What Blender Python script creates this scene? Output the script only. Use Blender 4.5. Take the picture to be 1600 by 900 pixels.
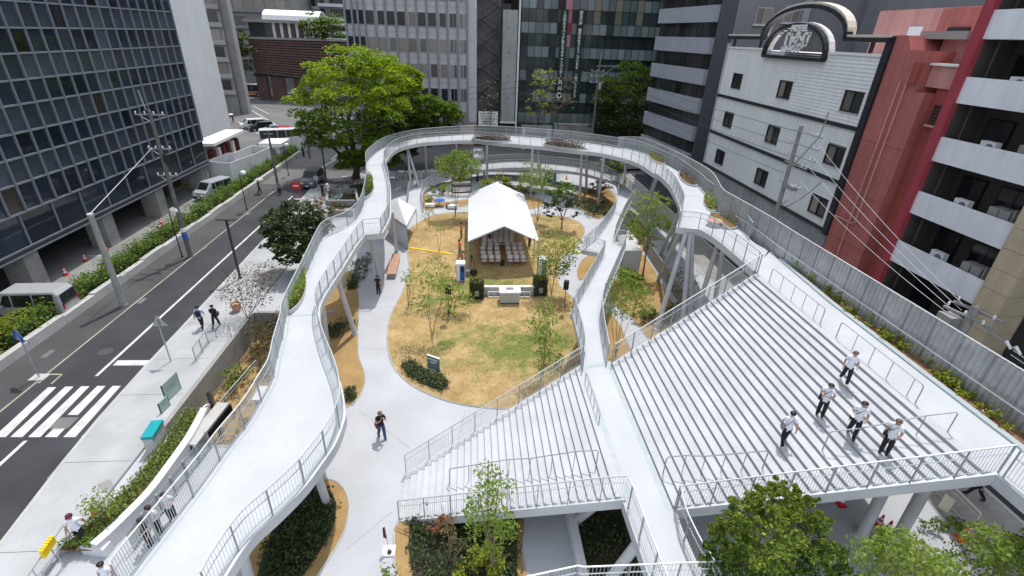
import bpy, math, random
import numpy as np
from mathutils import Vector, Matrix

random.seed(7)
RNG = np.random.default_rng(7)
PI = math.pi
for o in list(bpy.data.objects):
    bpy.data.objects.remove(o)
SC = bpy.context.scene
COL = SC.collection

# ------------------------------------------------------------------ camera
CAM_H = 18.0
F, CX, CY = 770.0, 800.0, 450.0
def _ray(x, y):
    v = np.array([x - CX, y - CY, F]); return v / np.linalg.norm(v)
_Z = -_ray(742, 1948)
_Y = _ray(735, 52); _Y = _Y - _Z * (_Y @ _Z); _Y /= np.linalg.norm(_Y)
_X = np.cross(_Y, _Z)
RM = np.array([_X, _Y, _Z])
CAMP = np.array([0, 0, CAM_H])
def at(x, y, z=0.0):
    d = RM @ _ray(x, y); return Vector(CAMP + d * ((z - CAM_H) / d[2]))
def atx(x, y, X):
    d = RM @ _ray(x, y); return Vector(CAMP + d * (X / d[0]))
def aty(x, y, Y):
    d = RM @ _ray(x, y); return Vector(CAMP + d * (Y / d[1]))
cam_d = bpy.data.cameras.new('camera')
cam = bpy.data.objects.new('camera', cam_d); COL.objects.link(cam)
cam_d.sensor_width = 36; cam_d.lens = F / 1600 * 36
cam_d.clip_start = 0.3; cam_d.clip_end = 1500
m4 = Matrix.Identity(4)
for i in range(3):
    m4[i][0] = RM[i, 0]; m4[i][1] = -RM[i, 1]; m4[i][2] = -RM[i, 2]; m4[i][3] = CAMP[i]
cam.matrix_world = m4
SC.camera = cam

# ------------------------------------------------------------------ light
SUN_DIR = Vector((0.13, 0.37, 0.92)).normalized()
SUN_EL = math.asin(SUN_DIR.z); SUN_AZ = math.atan2(SUN_DIR.x, SUN_DIR.y)
world = bpy.data.worlds.new('World'); SC.world = world; world.use_nodes = True
wn = world.node_tree.nodes; wl = world.node_tree.links
sky = wn.new('ShaderNodeTexSky'); sky.sky_type = 'NISHITA'; sky.sun_disc = False
sky.sun_elevation = SUN_EL; sky.sun_rotation = SUN_AZ
sky.air_density = 1.0; sky.dust_density = 2.5; sky.ozone_density = 1.0
# cloud veil added to the unseen sky to brighten the fill light
tc = wn.new('ShaderNodeTexCoord'); cn = wn.new('ShaderNodeTexNoise'); cn.inputs['Scale'].default_value = 2.6; cn.inputs['Detail'].default_value = 7; cn.inputs['Roughness'].default_value = .6
wl.new(tc.outputs['Generated'], cn.inputs['Vector'])
cr = wn.new('ShaderNodeMapRange'); cr.inputs[1].default_value = .38; cr.inputs[2].default_value = .62; wl.new(cn.outputs['Fac'], cr.inputs[0])
cm = wn.new('ShaderNodeMix'); cm.data_type = 'RGBA'; wl.new(cr.outputs[0], cm.inputs[0]); wl.new(sky.outputs[0], cm.inputs[6]); cm.inputs[7].default_value = (7.7, 8.1, 8.8, 1)
wl.new(cm.outputs[2], wn['Background'].inputs[0]); wn['Background'].inputs[1].default_value = 0.15
sun_d = bpy.data.lights.new('sun', 'SUN'); sun_d.energy = 2.3; sun_d.angle = math.radians(0.5)
sun_d.color = (1.0, 0.965, 0.925)
sun = bpy.data.objects.new('sun', sun_d); COL.objects.link(sun)
sun.rotation_euler = SUN_DIR.to_track_quat('Z', 'Y').to_euler()
sun.location = (0, 40, 120)
SC.view_settings.view_transform = 'Standard'; SC.view_settings.look = 'None'
SC.view_settings.exposure = 0.54; SC.view_settings.gamma = 1.0
SC.view_settings.use_curve_mapping = False
SC.render.engine = 'CYCLES'
SC.cycles.max_bounces = 6; SC.cycles.diffuse_bounces = 3; SC.cycles.glossy_bounces = 3
SC.cycles.transmission_bounces = 4; SC.cycles.transparent_max_bounces = 12

# ------------------------------------------------------------------ materials
def _nodes(name):
    m = bpy.data.materials.new(name); m.use_nodes = True
    nt = m.node_tree; return m, nt, nt.nodes['Principled BSDF']
def mat(name, col, rough=0.7, metal=0.0, var=0.12, scale=3.0, bump=0.0, bscale=40.0, col2=None, spec=0.4, detail=5.0, stain=0.0, sscale=0.25, streak=0.0):
    """colour with grain (fine noise), optional large soft stains and a fine bump"""
    m, nt, b = _nodes(name)
    N, L = nt.nodes, nt.links
    geo = N.new('ShaderNodeNewGeometry')
    nz = N.new('ShaderNodeTexNoise'); nz.inputs['Scale'].default_value = scale; nz.inputs['Detail'].default_value = detail
    nz.inputs['Roughness'].default_value = 0.65
    L.new(geo.outputs['Position'], nz.inputs['Vector'])
    rp = N.new('ShaderNodeValToRGB')
    c = Vector(col); lo = c * (1 - var); hi = Vector(col2) if col2 else c * (1 + var)
    rp.color_ramp.elements[0].position = 0.3; rp.color_ramp.elements[1].position = 0.7
    rp.color_ramp.elements[0].color = (*lo, 1); rp.color_ramp.elements[1].color = (*hi, 1)
    L.new(nz.outputs['Fac'], rp.inputs['Fac'])
    out = rp.outputs['Color']
    if stain:
        n2 = N.new('ShaderNodeTexNoise'); n2.inputs['Scale'].default_value = sscale; n2.inputs['Detail'].default_value = 6
        L.new(geo.outputs['Position'], n2.inputs['Vector'])
        mr = N.new('ShaderNodeMapRange'); mr.inputs[1].default_value = 0.35; mr.inputs[2].default_value = 0.7
        mr.inputs[3].default_value = 1.0 - stain; mr.inputs[4].default_value = 1.0
        L.new(n2.outputs['Fac'], mr.inputs[0])
        mx = N.new('ShaderNodeMix'); mx.data_type = 'RGBA'; mx.blend_type = 'MULTIPLY'; mx.inputs[0].default_value = 1
        L.new(out, mx.inputs[6]); L.new(mr.outputs[0], mx.inputs[7]); out = mx.outputs[2]
    if streak:   # rain marks running down the wall
        mp = N.new('ShaderNodeMapping'); mp.inputs['Scale'].default_value = (1.6, 1.6, 0.10); L.new(geo.outputs['Position'], mp.inputs['Vector'])
        n3 = N.new('ShaderNodeTexNoise'); n3.inputs['Scale'].default_value = 1.4; n3.inputs['Detail'].default_value = 7; n3.inputs['Roughness'].default_value = .7
        L.new(mp.outputs[0], n3.inputs['Vector'])
        m3 = N.new('ShaderNodeMapRange'); m3.inputs[1].default_value = .34; m3.inputs[2].default_value = .58; m3.inputs[3].default_value = 1.0 - streak; m3.inputs[4].default_value = 1.0
        L.new(n3.outputs['Fac'], m3.inputs[0])
        x3 = N.new('ShaderNodeMix'); x3.data_type = 'RGBA'; x3.blend_type = 'MULTIPLY'; x3.inputs[0].default_value = 1
        L.new(out, x3.inputs[6]); L.new(m3.outputs[0], x3.inputs[7]); out = x3.outputs[2]
    L.new(out, b.inputs['Base Color'])
    b.inputs['Roughness'].default_value = rough; b.inputs['Metallic'].default_value = metal
    b.inputs['Specular IOR Level'].default_value = spec
    if bump:
        nb = N.new('ShaderNodeTexNoise'); nb.inputs['Scale'].default_value = bscale; nb.inputs['Detail'].default_value = 4
        L.new(geo.outputs['Position'], nb.inputs['Vector'])
        bp = N.new('ShaderNodeBump'); bp.inputs['Strength'].default_value = bump; bp.inputs['Distance'].default_value = 0.02
        L.new(nb.outputs['Fac'], bp.inputs['Height']); L.new(bp.outputs[0], b.inputs['Normal'])
    return m
def leafmat(name, dark, light, trans=0.25):
    """leaves: colour differs from leaf to leaf (random per island)"""
    m, nt, b = _nodes(name)
    N, L = nt.nodes, nt.links
    geo = N.new('ShaderNodeNewGeometry')
    rp = N.new('ShaderNodeValToRGB')
    rp.color_ramp.elements[0].color = (*dark, 1); rp.color_ramp.elements[1].color = (*light, 1)
    L.new(geo.outputs['Random Per Island'], rp.inputs['Fac'])
    L.new(rp.outputs['Color'], b.inputs['Base Color'])
    b.inputs['Roughness'].default_value = 0.55; b.inputs['Specular IOR Level'].default_value = 0.35
    tr = N.new('ShaderNodeBsdfTranslucent'); ms = N.new('ShaderNodeMixShader'); ms.inputs[0].default_value = trans
    hs = N.new('ShaderNodeHueSaturation'); hs.inputs['Value'].default_value = 1.6; hs.inputs['Saturation'].default_value = 1.15
    L.new(rp.outputs['Color'], hs.inputs['Color']); L.new(hs.outputs['Color'], tr.inputs['Color'])
    o = N['Material Output']
    L.new(b.outputs[0], ms.inputs[1]); L.new(tr.outputs[0], ms.inputs[2]); L.new(ms.outputs[0], o.inputs['Surface'])
    return m
def glassmat(name, col, rough=0.06, var=0.5, seedscale=1.0, alpha=1.0):
    """dark reflecting pane; tone differs from pane to pane (object random)"""
    m, nt, b = _nodes(name)
    N, L = nt.nodes, nt.links
    oi = N.new('ShaderNodeObjectInfo')
    rp = N.new('ShaderNodeValToRGB')
    c = Vector(col)
    rp.color_ramp.elements[0].color = (*(c * (1 - var)), 1); rp.color_ramp.elements[1].color = (*(c * (1 + var)), 1)
    L.new(oi.outputs['Random'], rp.inputs['Fac']); L.new(rp.outputs['Color'], b.inputs['Base Color'])
    geo = N.new('ShaderNodeNewGeometry'); nb = N.new('ShaderNodeTexNoise'); nb.inputs['Scale'].default_value = 0.7
    L.new(geo.outputs['Position'], nb.inputs['Vector'])
    bp = N.new('ShaderNodeBump'); bp.inputs['Strength'].default_value = 0.05; bp.inputs['Distance'].default_value = 0.1
    L.new(nb.outputs['Fac'], bp.inputs['Height']); L.new(bp.outputs[0], b.inputs['Normal'])
    b.inputs['Roughness'].default_value = rough; b.inputs['Specular IOR Level'].default_value = 0.5
    b.inputs['Alpha'].default_value = alpha
    return m

M = {}
M['plaza'] = mat('white_paving', (0.455, 0.468, 0.49), 0.85, var=0.05, scale=9, bump=0.15, bscale=120, stain=0.16, sscale=0.35)
M['deck'] = mat('deck_coating', (0.475, 0.495, 0.522), 0.7, var=0.03, scale=5, bump=0.08, bscale=90, stain=0.10, sscale=0.6)
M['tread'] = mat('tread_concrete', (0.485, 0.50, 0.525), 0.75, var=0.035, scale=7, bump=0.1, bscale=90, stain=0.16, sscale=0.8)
M['riser'] = mat('riser_shaded', (0.34, 0.36, 0.365), 0.5, var=0.1, scale=2.0)  # darker than the tread: the risers' shade is put into the colour
M['border'] = mat('grey_green_strip', (0.36, 0.41, 0.42), 0.5, var=0.08, scale=3)
M['steelwhite'] = mat('white_painted_steel', (0.60, 0.61, 0.62), 0.45, var=0.04, scale=1.5, stain=0.08, sscale=0.6)
M['fascia'] = mat('fascia_paint', (0.55, 0.565, 0.58), 0.5, var=0.05, scale=1.5, stain=0.12, sscale=0.6)
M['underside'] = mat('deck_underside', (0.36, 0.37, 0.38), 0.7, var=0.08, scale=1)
M['rail'] = mat('galvanised_rail', (0.50, 0.53, 0.53), 0.38, 0.25, var=0.08, scale=6)
M['post'] = mat('rail_post_steel', (0.30, 0.32, 0.34), 0.45, 0.2, var=0.08, scale=6)
M['column'] = mat('column_paint', (0.50, 0.51, 0.52), 0.5, var=0.05, scale=2, stain=0.15, sscale=0.8)
M['asphalt_new'] = mat('new_asphalt', (0.055, 0.058, 0.066), 0.9, var=0.25, scale=26, bump=0.3, bscale=180, stain=0.35, sscale=0.35)
M['asphalt_old'] = mat('old_asphalt', (0.16, 0.16, 0.158), 0.9, var=0.15, scale=20, bump=0.3, bscale=160, stain=0.25, sscale=0.2)
M['asphalt_mid'] = mat('worn_asphalt', (0.085, 0.086, 0.088), 0.9, var=0.2, scale=20, bump=0.3, bscale=160, stain=0.3, sscale=0.3)
M['concrete'] = mat('concrete', (0.34, 0.335, 0.32), 0.85, var=0.1, scale=4, bump=0.2, bscale=60, stain=0.3, sscale=0.5)
M['concrete_lt'] = mat('pale_concrete', (0.50, 0.50, 0.48), 0.85, var=0.08, scale=4, bump=0.2, bscale=60, stain=0.22, sscale=0.4)
M['concrete_dk'] = mat('dark_concrete', (0.20, 0.20, 0.195), 0.85, var=0.12, scale=3, bump=0.2, bscale=60, stain=0.3, sscale=0.4)
M['pavement'] = mat('pavement_concrete', (0.43, 0.445, 0.455), 0.85, var=0.05, scale=8, bump=0.15, bscale=100, stain=0.22, sscale=0.5)
M['paint_white'] = mat('road_paint_white', (0.66, 0.66, 0.655), 0.7, var=0.10, scale=14, stain=0.3, sscale=1.5)
M['paint_cream'] = mat('road_paint_cream', (0.42, 0.39, 0.30), 0.8, var=0.15, scale=8, stain=0.3, sscale=0.8)
M['paint_yellow'] = mat('road_paint_yellow', (0.62, 0.42, 0.05), 0.75, var=0.15, scale=4, stain=0.3, sscale=0.8)
M['soil_gold'] = mat('decomposed_granite', (0.39, 0.255, 0.105), 0.95, var=0.12, scale=6, bump=0.3, bscale=80, stain=0.25, sscale=0.8)
M['soil_dark'] = mat('dark_soil', (0.055, 0.045, 0.03), 0.95, var=0.3, scale=8, bump=0.5, bscale=50)
M['soil_red'] = mat('brown_planter_soil', (0.20, 0.11, 0.06), 0.95, var=0.3, scale=9, bump=0.5, bscale=50)
M['bark'] = mat('bark', (0.075, 0.055, 0.04), 0.9, var=0.3, scale=8, bump=0.5, bscale=30)
M['bark_lt'] = mat('pale_bark', (0.20, 0.15, 0.09), 0.9, var=0.25, scale=8, bump=0.4, bscale=30)
M['white'] = mat('white_paint', (0.78, 0.78, 0.77), 0.5, var=0.03, scale=2)
M['tent'] = mat('tent_fabric', (0.62, 0.63, 0.65), 0.6, var=0.02, scale=2, stain=0.04, sscale=0.6)
M['black'] = mat('black_plastic', (0.012, 0.012, 0.013), 0.5, var=0.2, scale=5)
M['darkmetal'] = mat('dark_metal', (0.04, 0.042, 0.045), 0.4, 0.3, var=0.15, scale=5)
M['metal'] = mat('galvanised_steel', (0.42, 0.43, 0.44), 0.4, 0.5, var=0.12, scale=6)
M['polegrey'] = mat('concrete_pole', (0.33, 0.33, 0.31), 0.8, var=0.12, scale=5, stain=0.25, sscale=1.2)
M['polebrown'] = mat('weathered_pole', (0.16, 0.15, 0.14), 0.8, var=0.2, scale=5, stain=0.25, sscale=1.2)
M['tyre'] = mat('rubber', (0.015, 0.015, 0.015), 0.8, var=0.2, scale=10)
M['carglass'] = glassmat('car_glass', (0.015, 0.018, 0.02), 0.05, var=0.2)
M['skin'] = mat('skin', (0.45, 0.26, 0.18), 0.55, var=0.08, scale=20)
M['hair'] = mat('black_hair', (0.012, 0.010, 0.009), 0.5, var=0.3, scale=60)
M['hair_br'] = mat('brown_hair', (0.10, 0.065, 0.04), 0.5, var=0.3, scale=60)
M['shirt_white'] = mat('white_shirt', (0.72, 0.74, 0.80), 0.8, var=0.06, scale=12)
M['shirt_blue'] = mat('pale_blue_shirt', (0.45, 0.56, 0.72), 0.8, var=0.06, scale=12)
M['cloth_black'] = mat('black_cloth', (0.014, 0.014, 0.017), 0.85, var=0.25, scale=14)
M['cloth_navy'] = mat('navy_cloth', (0.018, 0.022, 0.05), 0.85, var=0.25, scale=14)
M['jeans'] = mat('blue_jeans', (0.035, 0.07, 0.15), 0.85, var=0.25, scale=14)
M['cloth_grey'] = mat('grey_cloth', (0.20, 0.20, 0.21), 0.85, var=0.15, scale=14)
M['cloth_maroon'] = mat('maroon_cloth', (0.10, 0.02, 0.03), 0.85, var=0.15, scale=14)
M['orange'] = mat('orange_vest', (0.80, 0.16, 0.03), 0.7, var=0.1, scale=10)
M['red'] = mat('red_plastic', (0.55, 0.02, 0.025), 0.5, var=0.1, scale=6)
M['yellow'] = mat('yellow_plastic', (0.78, 0.55, 0.02), 0.5, var=0.08, scale=6)
M['blue'] = mat('blue_paint', (0.02, 0.11, 0.45), 0.5, var=0.1, scale=6)
M['teal'] = mat('teal_paint', (0.01, 0.30, 0.33), 0.45, var=0.1, scale=5)
M['bag_brown'] = mat('brown_bag', (0.10, 0.035, 0.03), 0.7, var=0.15, scale=10)
M['fencepanel'] = mat('corrugated_zinc', (0.43, 0.44, 0.45), 0.4, 0.45, var=0.15, scale=3, stain=0.25, sscale=0.8)
M['cream_lt'] = mat('ivory_coping', (0.66, 0.62, 0.52), 0.6, var=0.04, scale=2)
M['forecourt'] = mat('forecourt_concrete', (.27, .27, .26), .85, var=.1, scale=4, bump=.2, bscale=60, stain=.35, sscale=.3)  # concrete darkened to carry the shade beside the tower
M['wood'] = mat('bench_timber', (0.46, 0.27, 0.18), 0.6, var=0.2, scale=5, bump=0.2)

# ------------------------------------------------------------------ mesh builder
OFF = {}
class MB:
    def __init__(s): s.v = []; s.f = []; s.m = []
    def add(s, vs, fs, mi=0):
        n = len(s.v); s.v.extend([tuple(v) for v in vs])
        for f in fs: s.f.append(tuple(i + n for i in f)); s.m.append(mi)
    def box(s, a, b, mi=0):
        x0, y0, z0 = [min(a[i], b[i]) for i in range(3)]; x1, y1, z1 = [max(a[i], b[i]) for i in range(3)]
        s.add([(x0,y0,z0),(x1,y0,z0),(x1,y1,z0),(x0,y1,z0),(x0,y0,z1),(x1,y0,z1),(x1,y1,z1),(x0,y1,z1)],
              [(0,3,2,1),(4,5,6,7),(0,1,5,4),(1,2,6,5),(2,3,7,6),(3,0,4,7)], mi)
    def obox(s, c, ax, ay, az, mi=0):
        c, ax, ay, az = Vector(c), Vector(ax), Vector(ay), Vector(az)
        vs = [c + sx*ax + sy*ay + sz*az for sz in (-1,1) for sx, sy in ((-1,-1),(1,-1),(1,1),(-1,1))]
        s.add(vs, [(0,3,2,1),(4,5,6,7),(0,1,5,4),(1,2,6,5),(2,3,7,6),(3,0,4,7)], mi)
    def bar(s, a, b, w, h, up=(0,0,1), mi=0):
        a, b = Vector(a), Vector(b); d = b - a; L = d.length
        if L < 1e-6: return
        d /= L; u = Vector(up); sx = d.cross(u)
        if sx.length < 1e-4: sx = d.cross(Vector((0,1,0)))
        sx.normalize(); uu = sx.cross(d)
        s.obox((a + b) / 2, d * L / 2, sx * w / 2, uu * h / 2, mi)
    def tube(s, pts, r, n=6, mi=0, cap=True, closed=False):
        pts = [Vector(p) for p in pts]; k = len(pts)
        rs = r if isinstance(r, (list, tuple)) else [r] * k
        base = len(s.v); ref = None
        for i, p in enumerate(pts):
            if closed: t = pts[(i+1) % k] - pts[i-1]
            else: t = pts[min(i+1, k-1)] - pts[max(i-1, 0)]
            if t.length < 1e-9: t = Vector((0,0,1))
            t.normalize()
            if ref is None:
                ref = Vector((0,0,1)) if abs(t.z) < 0.9 else Vector((1,0,0))
            sx = t.cross(ref)
            if sx.length < 1e-3: sx = t.cross(Vector((0.3,1,0.2)))
            sx.normalize(); sy = sx.cross(t)
            ref = sy if abs(t.dot(sy)) < 0.5 else ref
            for j in range(n):
                a = 2*PI*j/n; s.v.append(tuple(p + (sx*math.cos(a) + sy*math.sin(a)) * rs[i]))
        for i in range(k if closed else k-1):
            for j in range(n):
                a = base + i*n + j; b_ = base + i*n + (j+1) % n
                i2 = (i+1) % k
                s.f.append((a, b_, base + i2*n + (j+1) % n, base + i2*n + j)); s.m.append(mi)
        if cap and not closed:
            s.f.append(tuple(base + j for j in range(n))[::-1]); s.m.append(mi)
            s.f.append(tuple(base + (k-1)*n + j for j in range(n))); s.m.append(mi)
    def prism(s, poly, z0, z1, mi=0, bottom=True):
        n = len(poly); s.add([(p[0], p[1], z0) for p in poly] + [(p[0], p[1], z1) for p in poly],
            [tuple(range(n, 2*n))] + ([tuple(range(n))[::-1]] if bottom else []) + [(i, (i+1) % n, n + (i+1) % n, n + i) for i in range(n)], mi)
    def sheet(s, poly, z, mi=0):
        s.add([(p[0], p[1], z) for p in poly], [tuple(range(len(poly)))], mi)
    def lathe(s, prof, c=(0,0,0), n=12, mi=0):
        base = len(s.v); c = Vector(c)
        for r, z in prof:
            for j in range(n):
                a = 2*PI*j/n; s.v.append((c.x + r*math.cos(a), c.y + r*math.sin(a), c.z + z))
        for i in range(len(prof)-1):
            for j in range(n):
                s.f.append((base+i*n+j, base+i*n+(j+1)%n, base+(i+1)*n+(j+1)%n, base+(i+1)*n+j)); s.m.append(mi)
        s.f.append(tuple(base+j for j in range(n))[::-1]); s.m.append(mi)
        s.f.append(tuple(base+(len(prof)-1)*n+j for j in range(n))); s.m.append(mi)
    def ball(s, c, r, nu=8, nv=6, mi=0):
        c = Vector(c); rr = r if isinstance(r, (tuple, list)) else (r, r, r)
        base = len(s.v); s.v.append((c.x, c.y, c.z - rr[2]))
        for i in range(1, nv):
            t = PI*i/nv - PI/2
            for j in range(nu):
                a = 2*PI*j/nu
                s.v.append((c.x + rr[0]*math.cos(t)*math.cos(a), c.y + rr[1]*math.cos(t)*math.sin(a), c.z + rr[2]*math.sin(t)))
        s.v.append((c.x, c.y, c.z + rr[2])); top = len(s.v)-1
        for j in range(nu):
            s.f.append((base, base+1+(j+1)%nu, base+1+j)); s.m.append(mi)
            s.f.append((top, top-nu+j, top-nu+(j+1)%nu)); s.m.append(mi)
        for i in range(nv-2):
            for j in range(nu):
                a = base+1+i*nu+j; b_ = base+1+i*nu+(j+1)%nu
                s.f.append((a, b_, b_+nu, a+nu)); s.m.append(mi)
    def mesh(s, name, mats, off=(0,0,0), smooth=False):
        me = bpy.data.meshes.new(name)
        v = np.array(s.v, dtype=float) - np.array(off)
        me.from_pydata([tuple(p) for p in v], [], s.f); 
        for m in (mats if isinstance(mats, (list, tuple)) else [mats]): me.materials.append(m)
        if len(set(s.m)) > 1: me.polygons.foreach_set('material_index', s.m)
        if smooth: me.polygons.foreach_set('use_smooth', [True]*len(s.f))
        me.update(); return me
    def build(s, name, mats, parent=None, smooth=False, origin=None):
        off = OFF.get(parent.name, Vector((0,0,0))) if parent else Vector(origin or (0,0,0))
        o = bpy.data.objects.new(name, s.mesh(name, mats, off, smooth)); COL.objects.link(o)
        if parent: o.parent = parent
        elif origin: o.location = origin
        OFF[o.name] = Vector(off); return o
def tag(o, label=None, cat=None, group=None, kind=None):
    if label: o['label'] = label
    if cat: o['category'] = cat
    if group: o['group'] = group
    if kind: o['kind'] = kind
    return o
def thing(name, label, cat, loc=(0,0,0), group=None):
    o = bpy.data.objects.new(name, None); COL.objects.link(o); o.location = loc; o.empty_display_size = 0.2
    OFF[o.name] = Vector(loc); return tag(o, label, cat, group)
def struct(name, mb, mats, smooth=False, parent=None):
    o = mb.build(name, mats, parent, smooth)
    if not parent: o['kind'] = 'structure'
    return o
def stuff(o): o['kind'] = 'stuff'; return o
def inst(src, parent, loc=None, rz=None, name=None):
    """another object on the same mesh"""
    c = src.copy(); COL.objects.link(c); c.parent = parent
    if name: c.name = name
    if loc is not None: c.location = Vector(loc) - (OFF.get(parent.name, Vector((0,0,0))) if parent else Vector((0,0,0)))
    if rz is not None: c.rotation_euler = (0, 0, rz)
    return c
def dup(root, loc, rz=0.0, label=None, scale=None, group=None):
    r = root.copy(); COL.objects.link(r); r.location = loc; r.rotation_euler = (0, 0, rz)
    if scale: r.scale = (scale,)*3
    if label: r['label'] = label
    if group: r['group'] = group
    for ch in root.children:
        c = ch.copy(); COL.objects.link(c); c.parent = r
        for g in ch.children:
            d = g.copy(); COL.objects.link(d); d.parent = c
    return r
def recolor(root, old, new):
    """give one copy its own material in place of another (copies the mesh data)"""
    for o in list(root.children_recursive) + [root]:
        if o.type == 'MESH' and any(ms == old for ms in o.data.materials):
            o.data = o.data.copy()
            for i, ms in enumerate(o.data.materials):
                if ms == old: o.data.materials[i] = new
def catmull(pts, per=6, closed=False):
    P = [Vector(p) for p in pts]; n = len(P); out = []
    for i in range(n if closed else n-1):
        p0 = P[i-1] if (closed or i > 0) else P[0]; p1 = P[i]; p2 = P[(i+1) % n]; p3 = P[(i+2) % n] if (closed or i+2 < n) else P[-1]
        for k in range(per):
            t = k/per
            out.append(0.5*((2*p1) + (p2-p0)*t + (2*p0-5*p1+4*p2-p3)*t*t + (3*p1-p0-3*p2+p3)*t**3))
    if not closed: out.append(P[-1])
    return out
def resample(pts, step):
    P = [Vector(p) for p in pts]; d = [0.0]
    for i in range(1, len(P)): d.append(d[-1] + (P[i]-P[i-1]).length)
    n = max(1, round(d[-1]/step)); out = []; j = 0
    for k in range(n+1):
        t = d[-1]*k/n
        while j < len(P)-2 and d[j+1] < t: j += 1
        u = (t-d[j])/max(1e-9, d[j+1]-d[j]); out.append(P[j].lerp(P[j+1], min(1, max(0, u))))
    return out
def px(pts, z=0.0): return [at(p[0], p[1], z) for p in pts]
# ------------------------------------------------------------------ ground, roads, paving
PIT = (-15.15, -9.9, 18.6, 31.0); PZ = -1.6
def holed(mb, x0, x1, y0, y1, z, hole=PIT):
    a, b, c, d = hole
    for q in ((x0, a, y0, y1), (b, x1, y0, y1), (a, b, y0, c), (a, b, d, y1)):
        if q[1] > q[0] and q[3] > q[2]:
            mb.sheet([(q[0], q[2]), (q[1], q[2]), (q[1], q[3]), (q[0], q[3])], z)
g = MB(); holed(g, -500, 500, -300, 700, -0.06); struct('ground', g, M['asphalt_old'])
g = MB(); a, b, c, d = PIT
g.sheet([(a - .2, c), (b, c), (b, d), (a - .2, d)], PZ)
struct('sunken_garden_floor', g, M['soil_gold'])
g = MB()
g.box((a - .25, c, PZ - .3), (a, d, 0.14)); g.box((a, c - .25, PZ - .3), (b, c, -.01)); g.box((a, d, PZ - .3), (b + .25, d + .25, 0.12)); g.box((b, c - .25, PZ - .3), (b + .25, d, -.01))
struct('sunken_garden_wall', g, M['concrete'])

KERB = [(-16.6, -6), (-17.3, 6), (-18.0, 13.8), (-18.5, 17.5), (-18.8, 20.6), (-19.0, 24.9), (-19.25, 36.2), (-19.5, 46.6), (-19.8, 58.0), (-20.0, 64.0)]
def kx(y):
    for (x0, y0), (x1, y1) in zip(KERB, KERB[1:]):
        if y0 <= y <= y1: return x0 + (x1 - x0) * (y - y0) / (y1 - y0)
    return KERB[-1][0]
g = MB(); g.sheet([(-24.05, -20), (-16.2, -20)] + KERB + [(-24.05, 64.0)], 0.0)
road = struct('road', g, M['asphalt_new'])
g = MB(); g.sheet([(-24.05, 64.0), (-20, 64.0), (-20, 72), (-20, 112), (-33, 112), (-58, 180), (-95, 200), (-95, 130), (-45, 84), (-27, 80), (-26.6, 64)], -0.004)
g.sheet([(-20, 72), (90, 72), (90, 86.5), (-20, 86.5)], -0.004)
far_road = struct('side_street', g, M['asphalt_old'])
g = MB(); g.sheet([(-26.6, -20), (-24.05, -20), (-24.05, 64), (-26.6, 64)], 0.004); struct('roadside_footway', g, M['asphalt_mid'])
g = MB(); g.sheet([(-60, -20), (-27.3, -20), (-27.3, 80), (-45, 84), (-60, 98)], 0.0); lot = struct('forecourt', g, M['forecourt'])
# pavement slab with its kerb
g = MB(); poly = KERB + [(-15.4, 64), (-15.4, -6)]
poly = [(x + .16, y) for x, y in KERB] + [(-15.4, 64), (-15.4, -6)]
g.prism(poly, -0.05, 0.12); pave = struct('pavement', g, M['pavement'])
g = MB()
for (x0, y0), (x1, y1) in zip(KERB, KERB[1:]):
    g.prism([(x0, y0), (x0 + .157, y0), (x1 + .157, y1), (x1, y1)], -0.05, 0.123)
struct('kerb', g, M['concrete_lt'])
def joint(y, x0, x1, name='joint', z=0.124):
    g = MB(); g.sheet([(x0, y), (x1, y), (x1, y + .03), (x0, y + .03)], z); g.build(name, M['concrete_dk'], pave)
for y in (9.5, 13.2, 17.6, 22.3, 25.6, 29.6, 33.6, 37.6): joint(y, kx(y) + .17, -15.5)
g = MB(); p = px([(152, 757), (172, 748), (178, 760), (160, 770)], .12); g.sheet(p, 0.126); g.build('manhole_cover', M['concrete'], pave)
# plaza
g = MB(); holed(g, -15.39, 20.4, -10, 71.9, 0.0, (PIT[0], PIT[1] + .25, PIT[2] - .25, PIT[3] + .25)); plaza = struct('plaza_paving', g, M['plaza'])
for p, q in (((727,640), (714,700)), ((560,640), (640,700)), ((566,545), (606,545)), ((560,480), (618,480)), ((540,860), (612,800))):
    A, B = at(*p), at(*q); n = (B-A).normalized()*.012; n = Vector((-n.y, n.x, 0)); g = MB(); g.sheet([A-n, B-n, B+n, A+n], .005); g.build('joint', M['concrete'], plaza)
# right-hand footway and lane
g = MB(); g.sheet([(20.4, -10), (23.55, -10), (23.55, 71.9), (20.4, 71.9)], -0.002); struct('alley_footway', g, M['concrete'])
g = MB(); g.box((23.55, -10, -.06), (23.75, 71.9, 0.08)); struct('alley_kerb', g, M['concrete_lt'])
g = MB(); g.sheet([(23.75, -10), (28, -10), (28, 71.9), (23.75, 71.9)], -0.01); struct('alley_lane', g, M['asphalt_new'])
for y0 in (8.0, 12.0, 16.0, 20.0):
    pass
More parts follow.
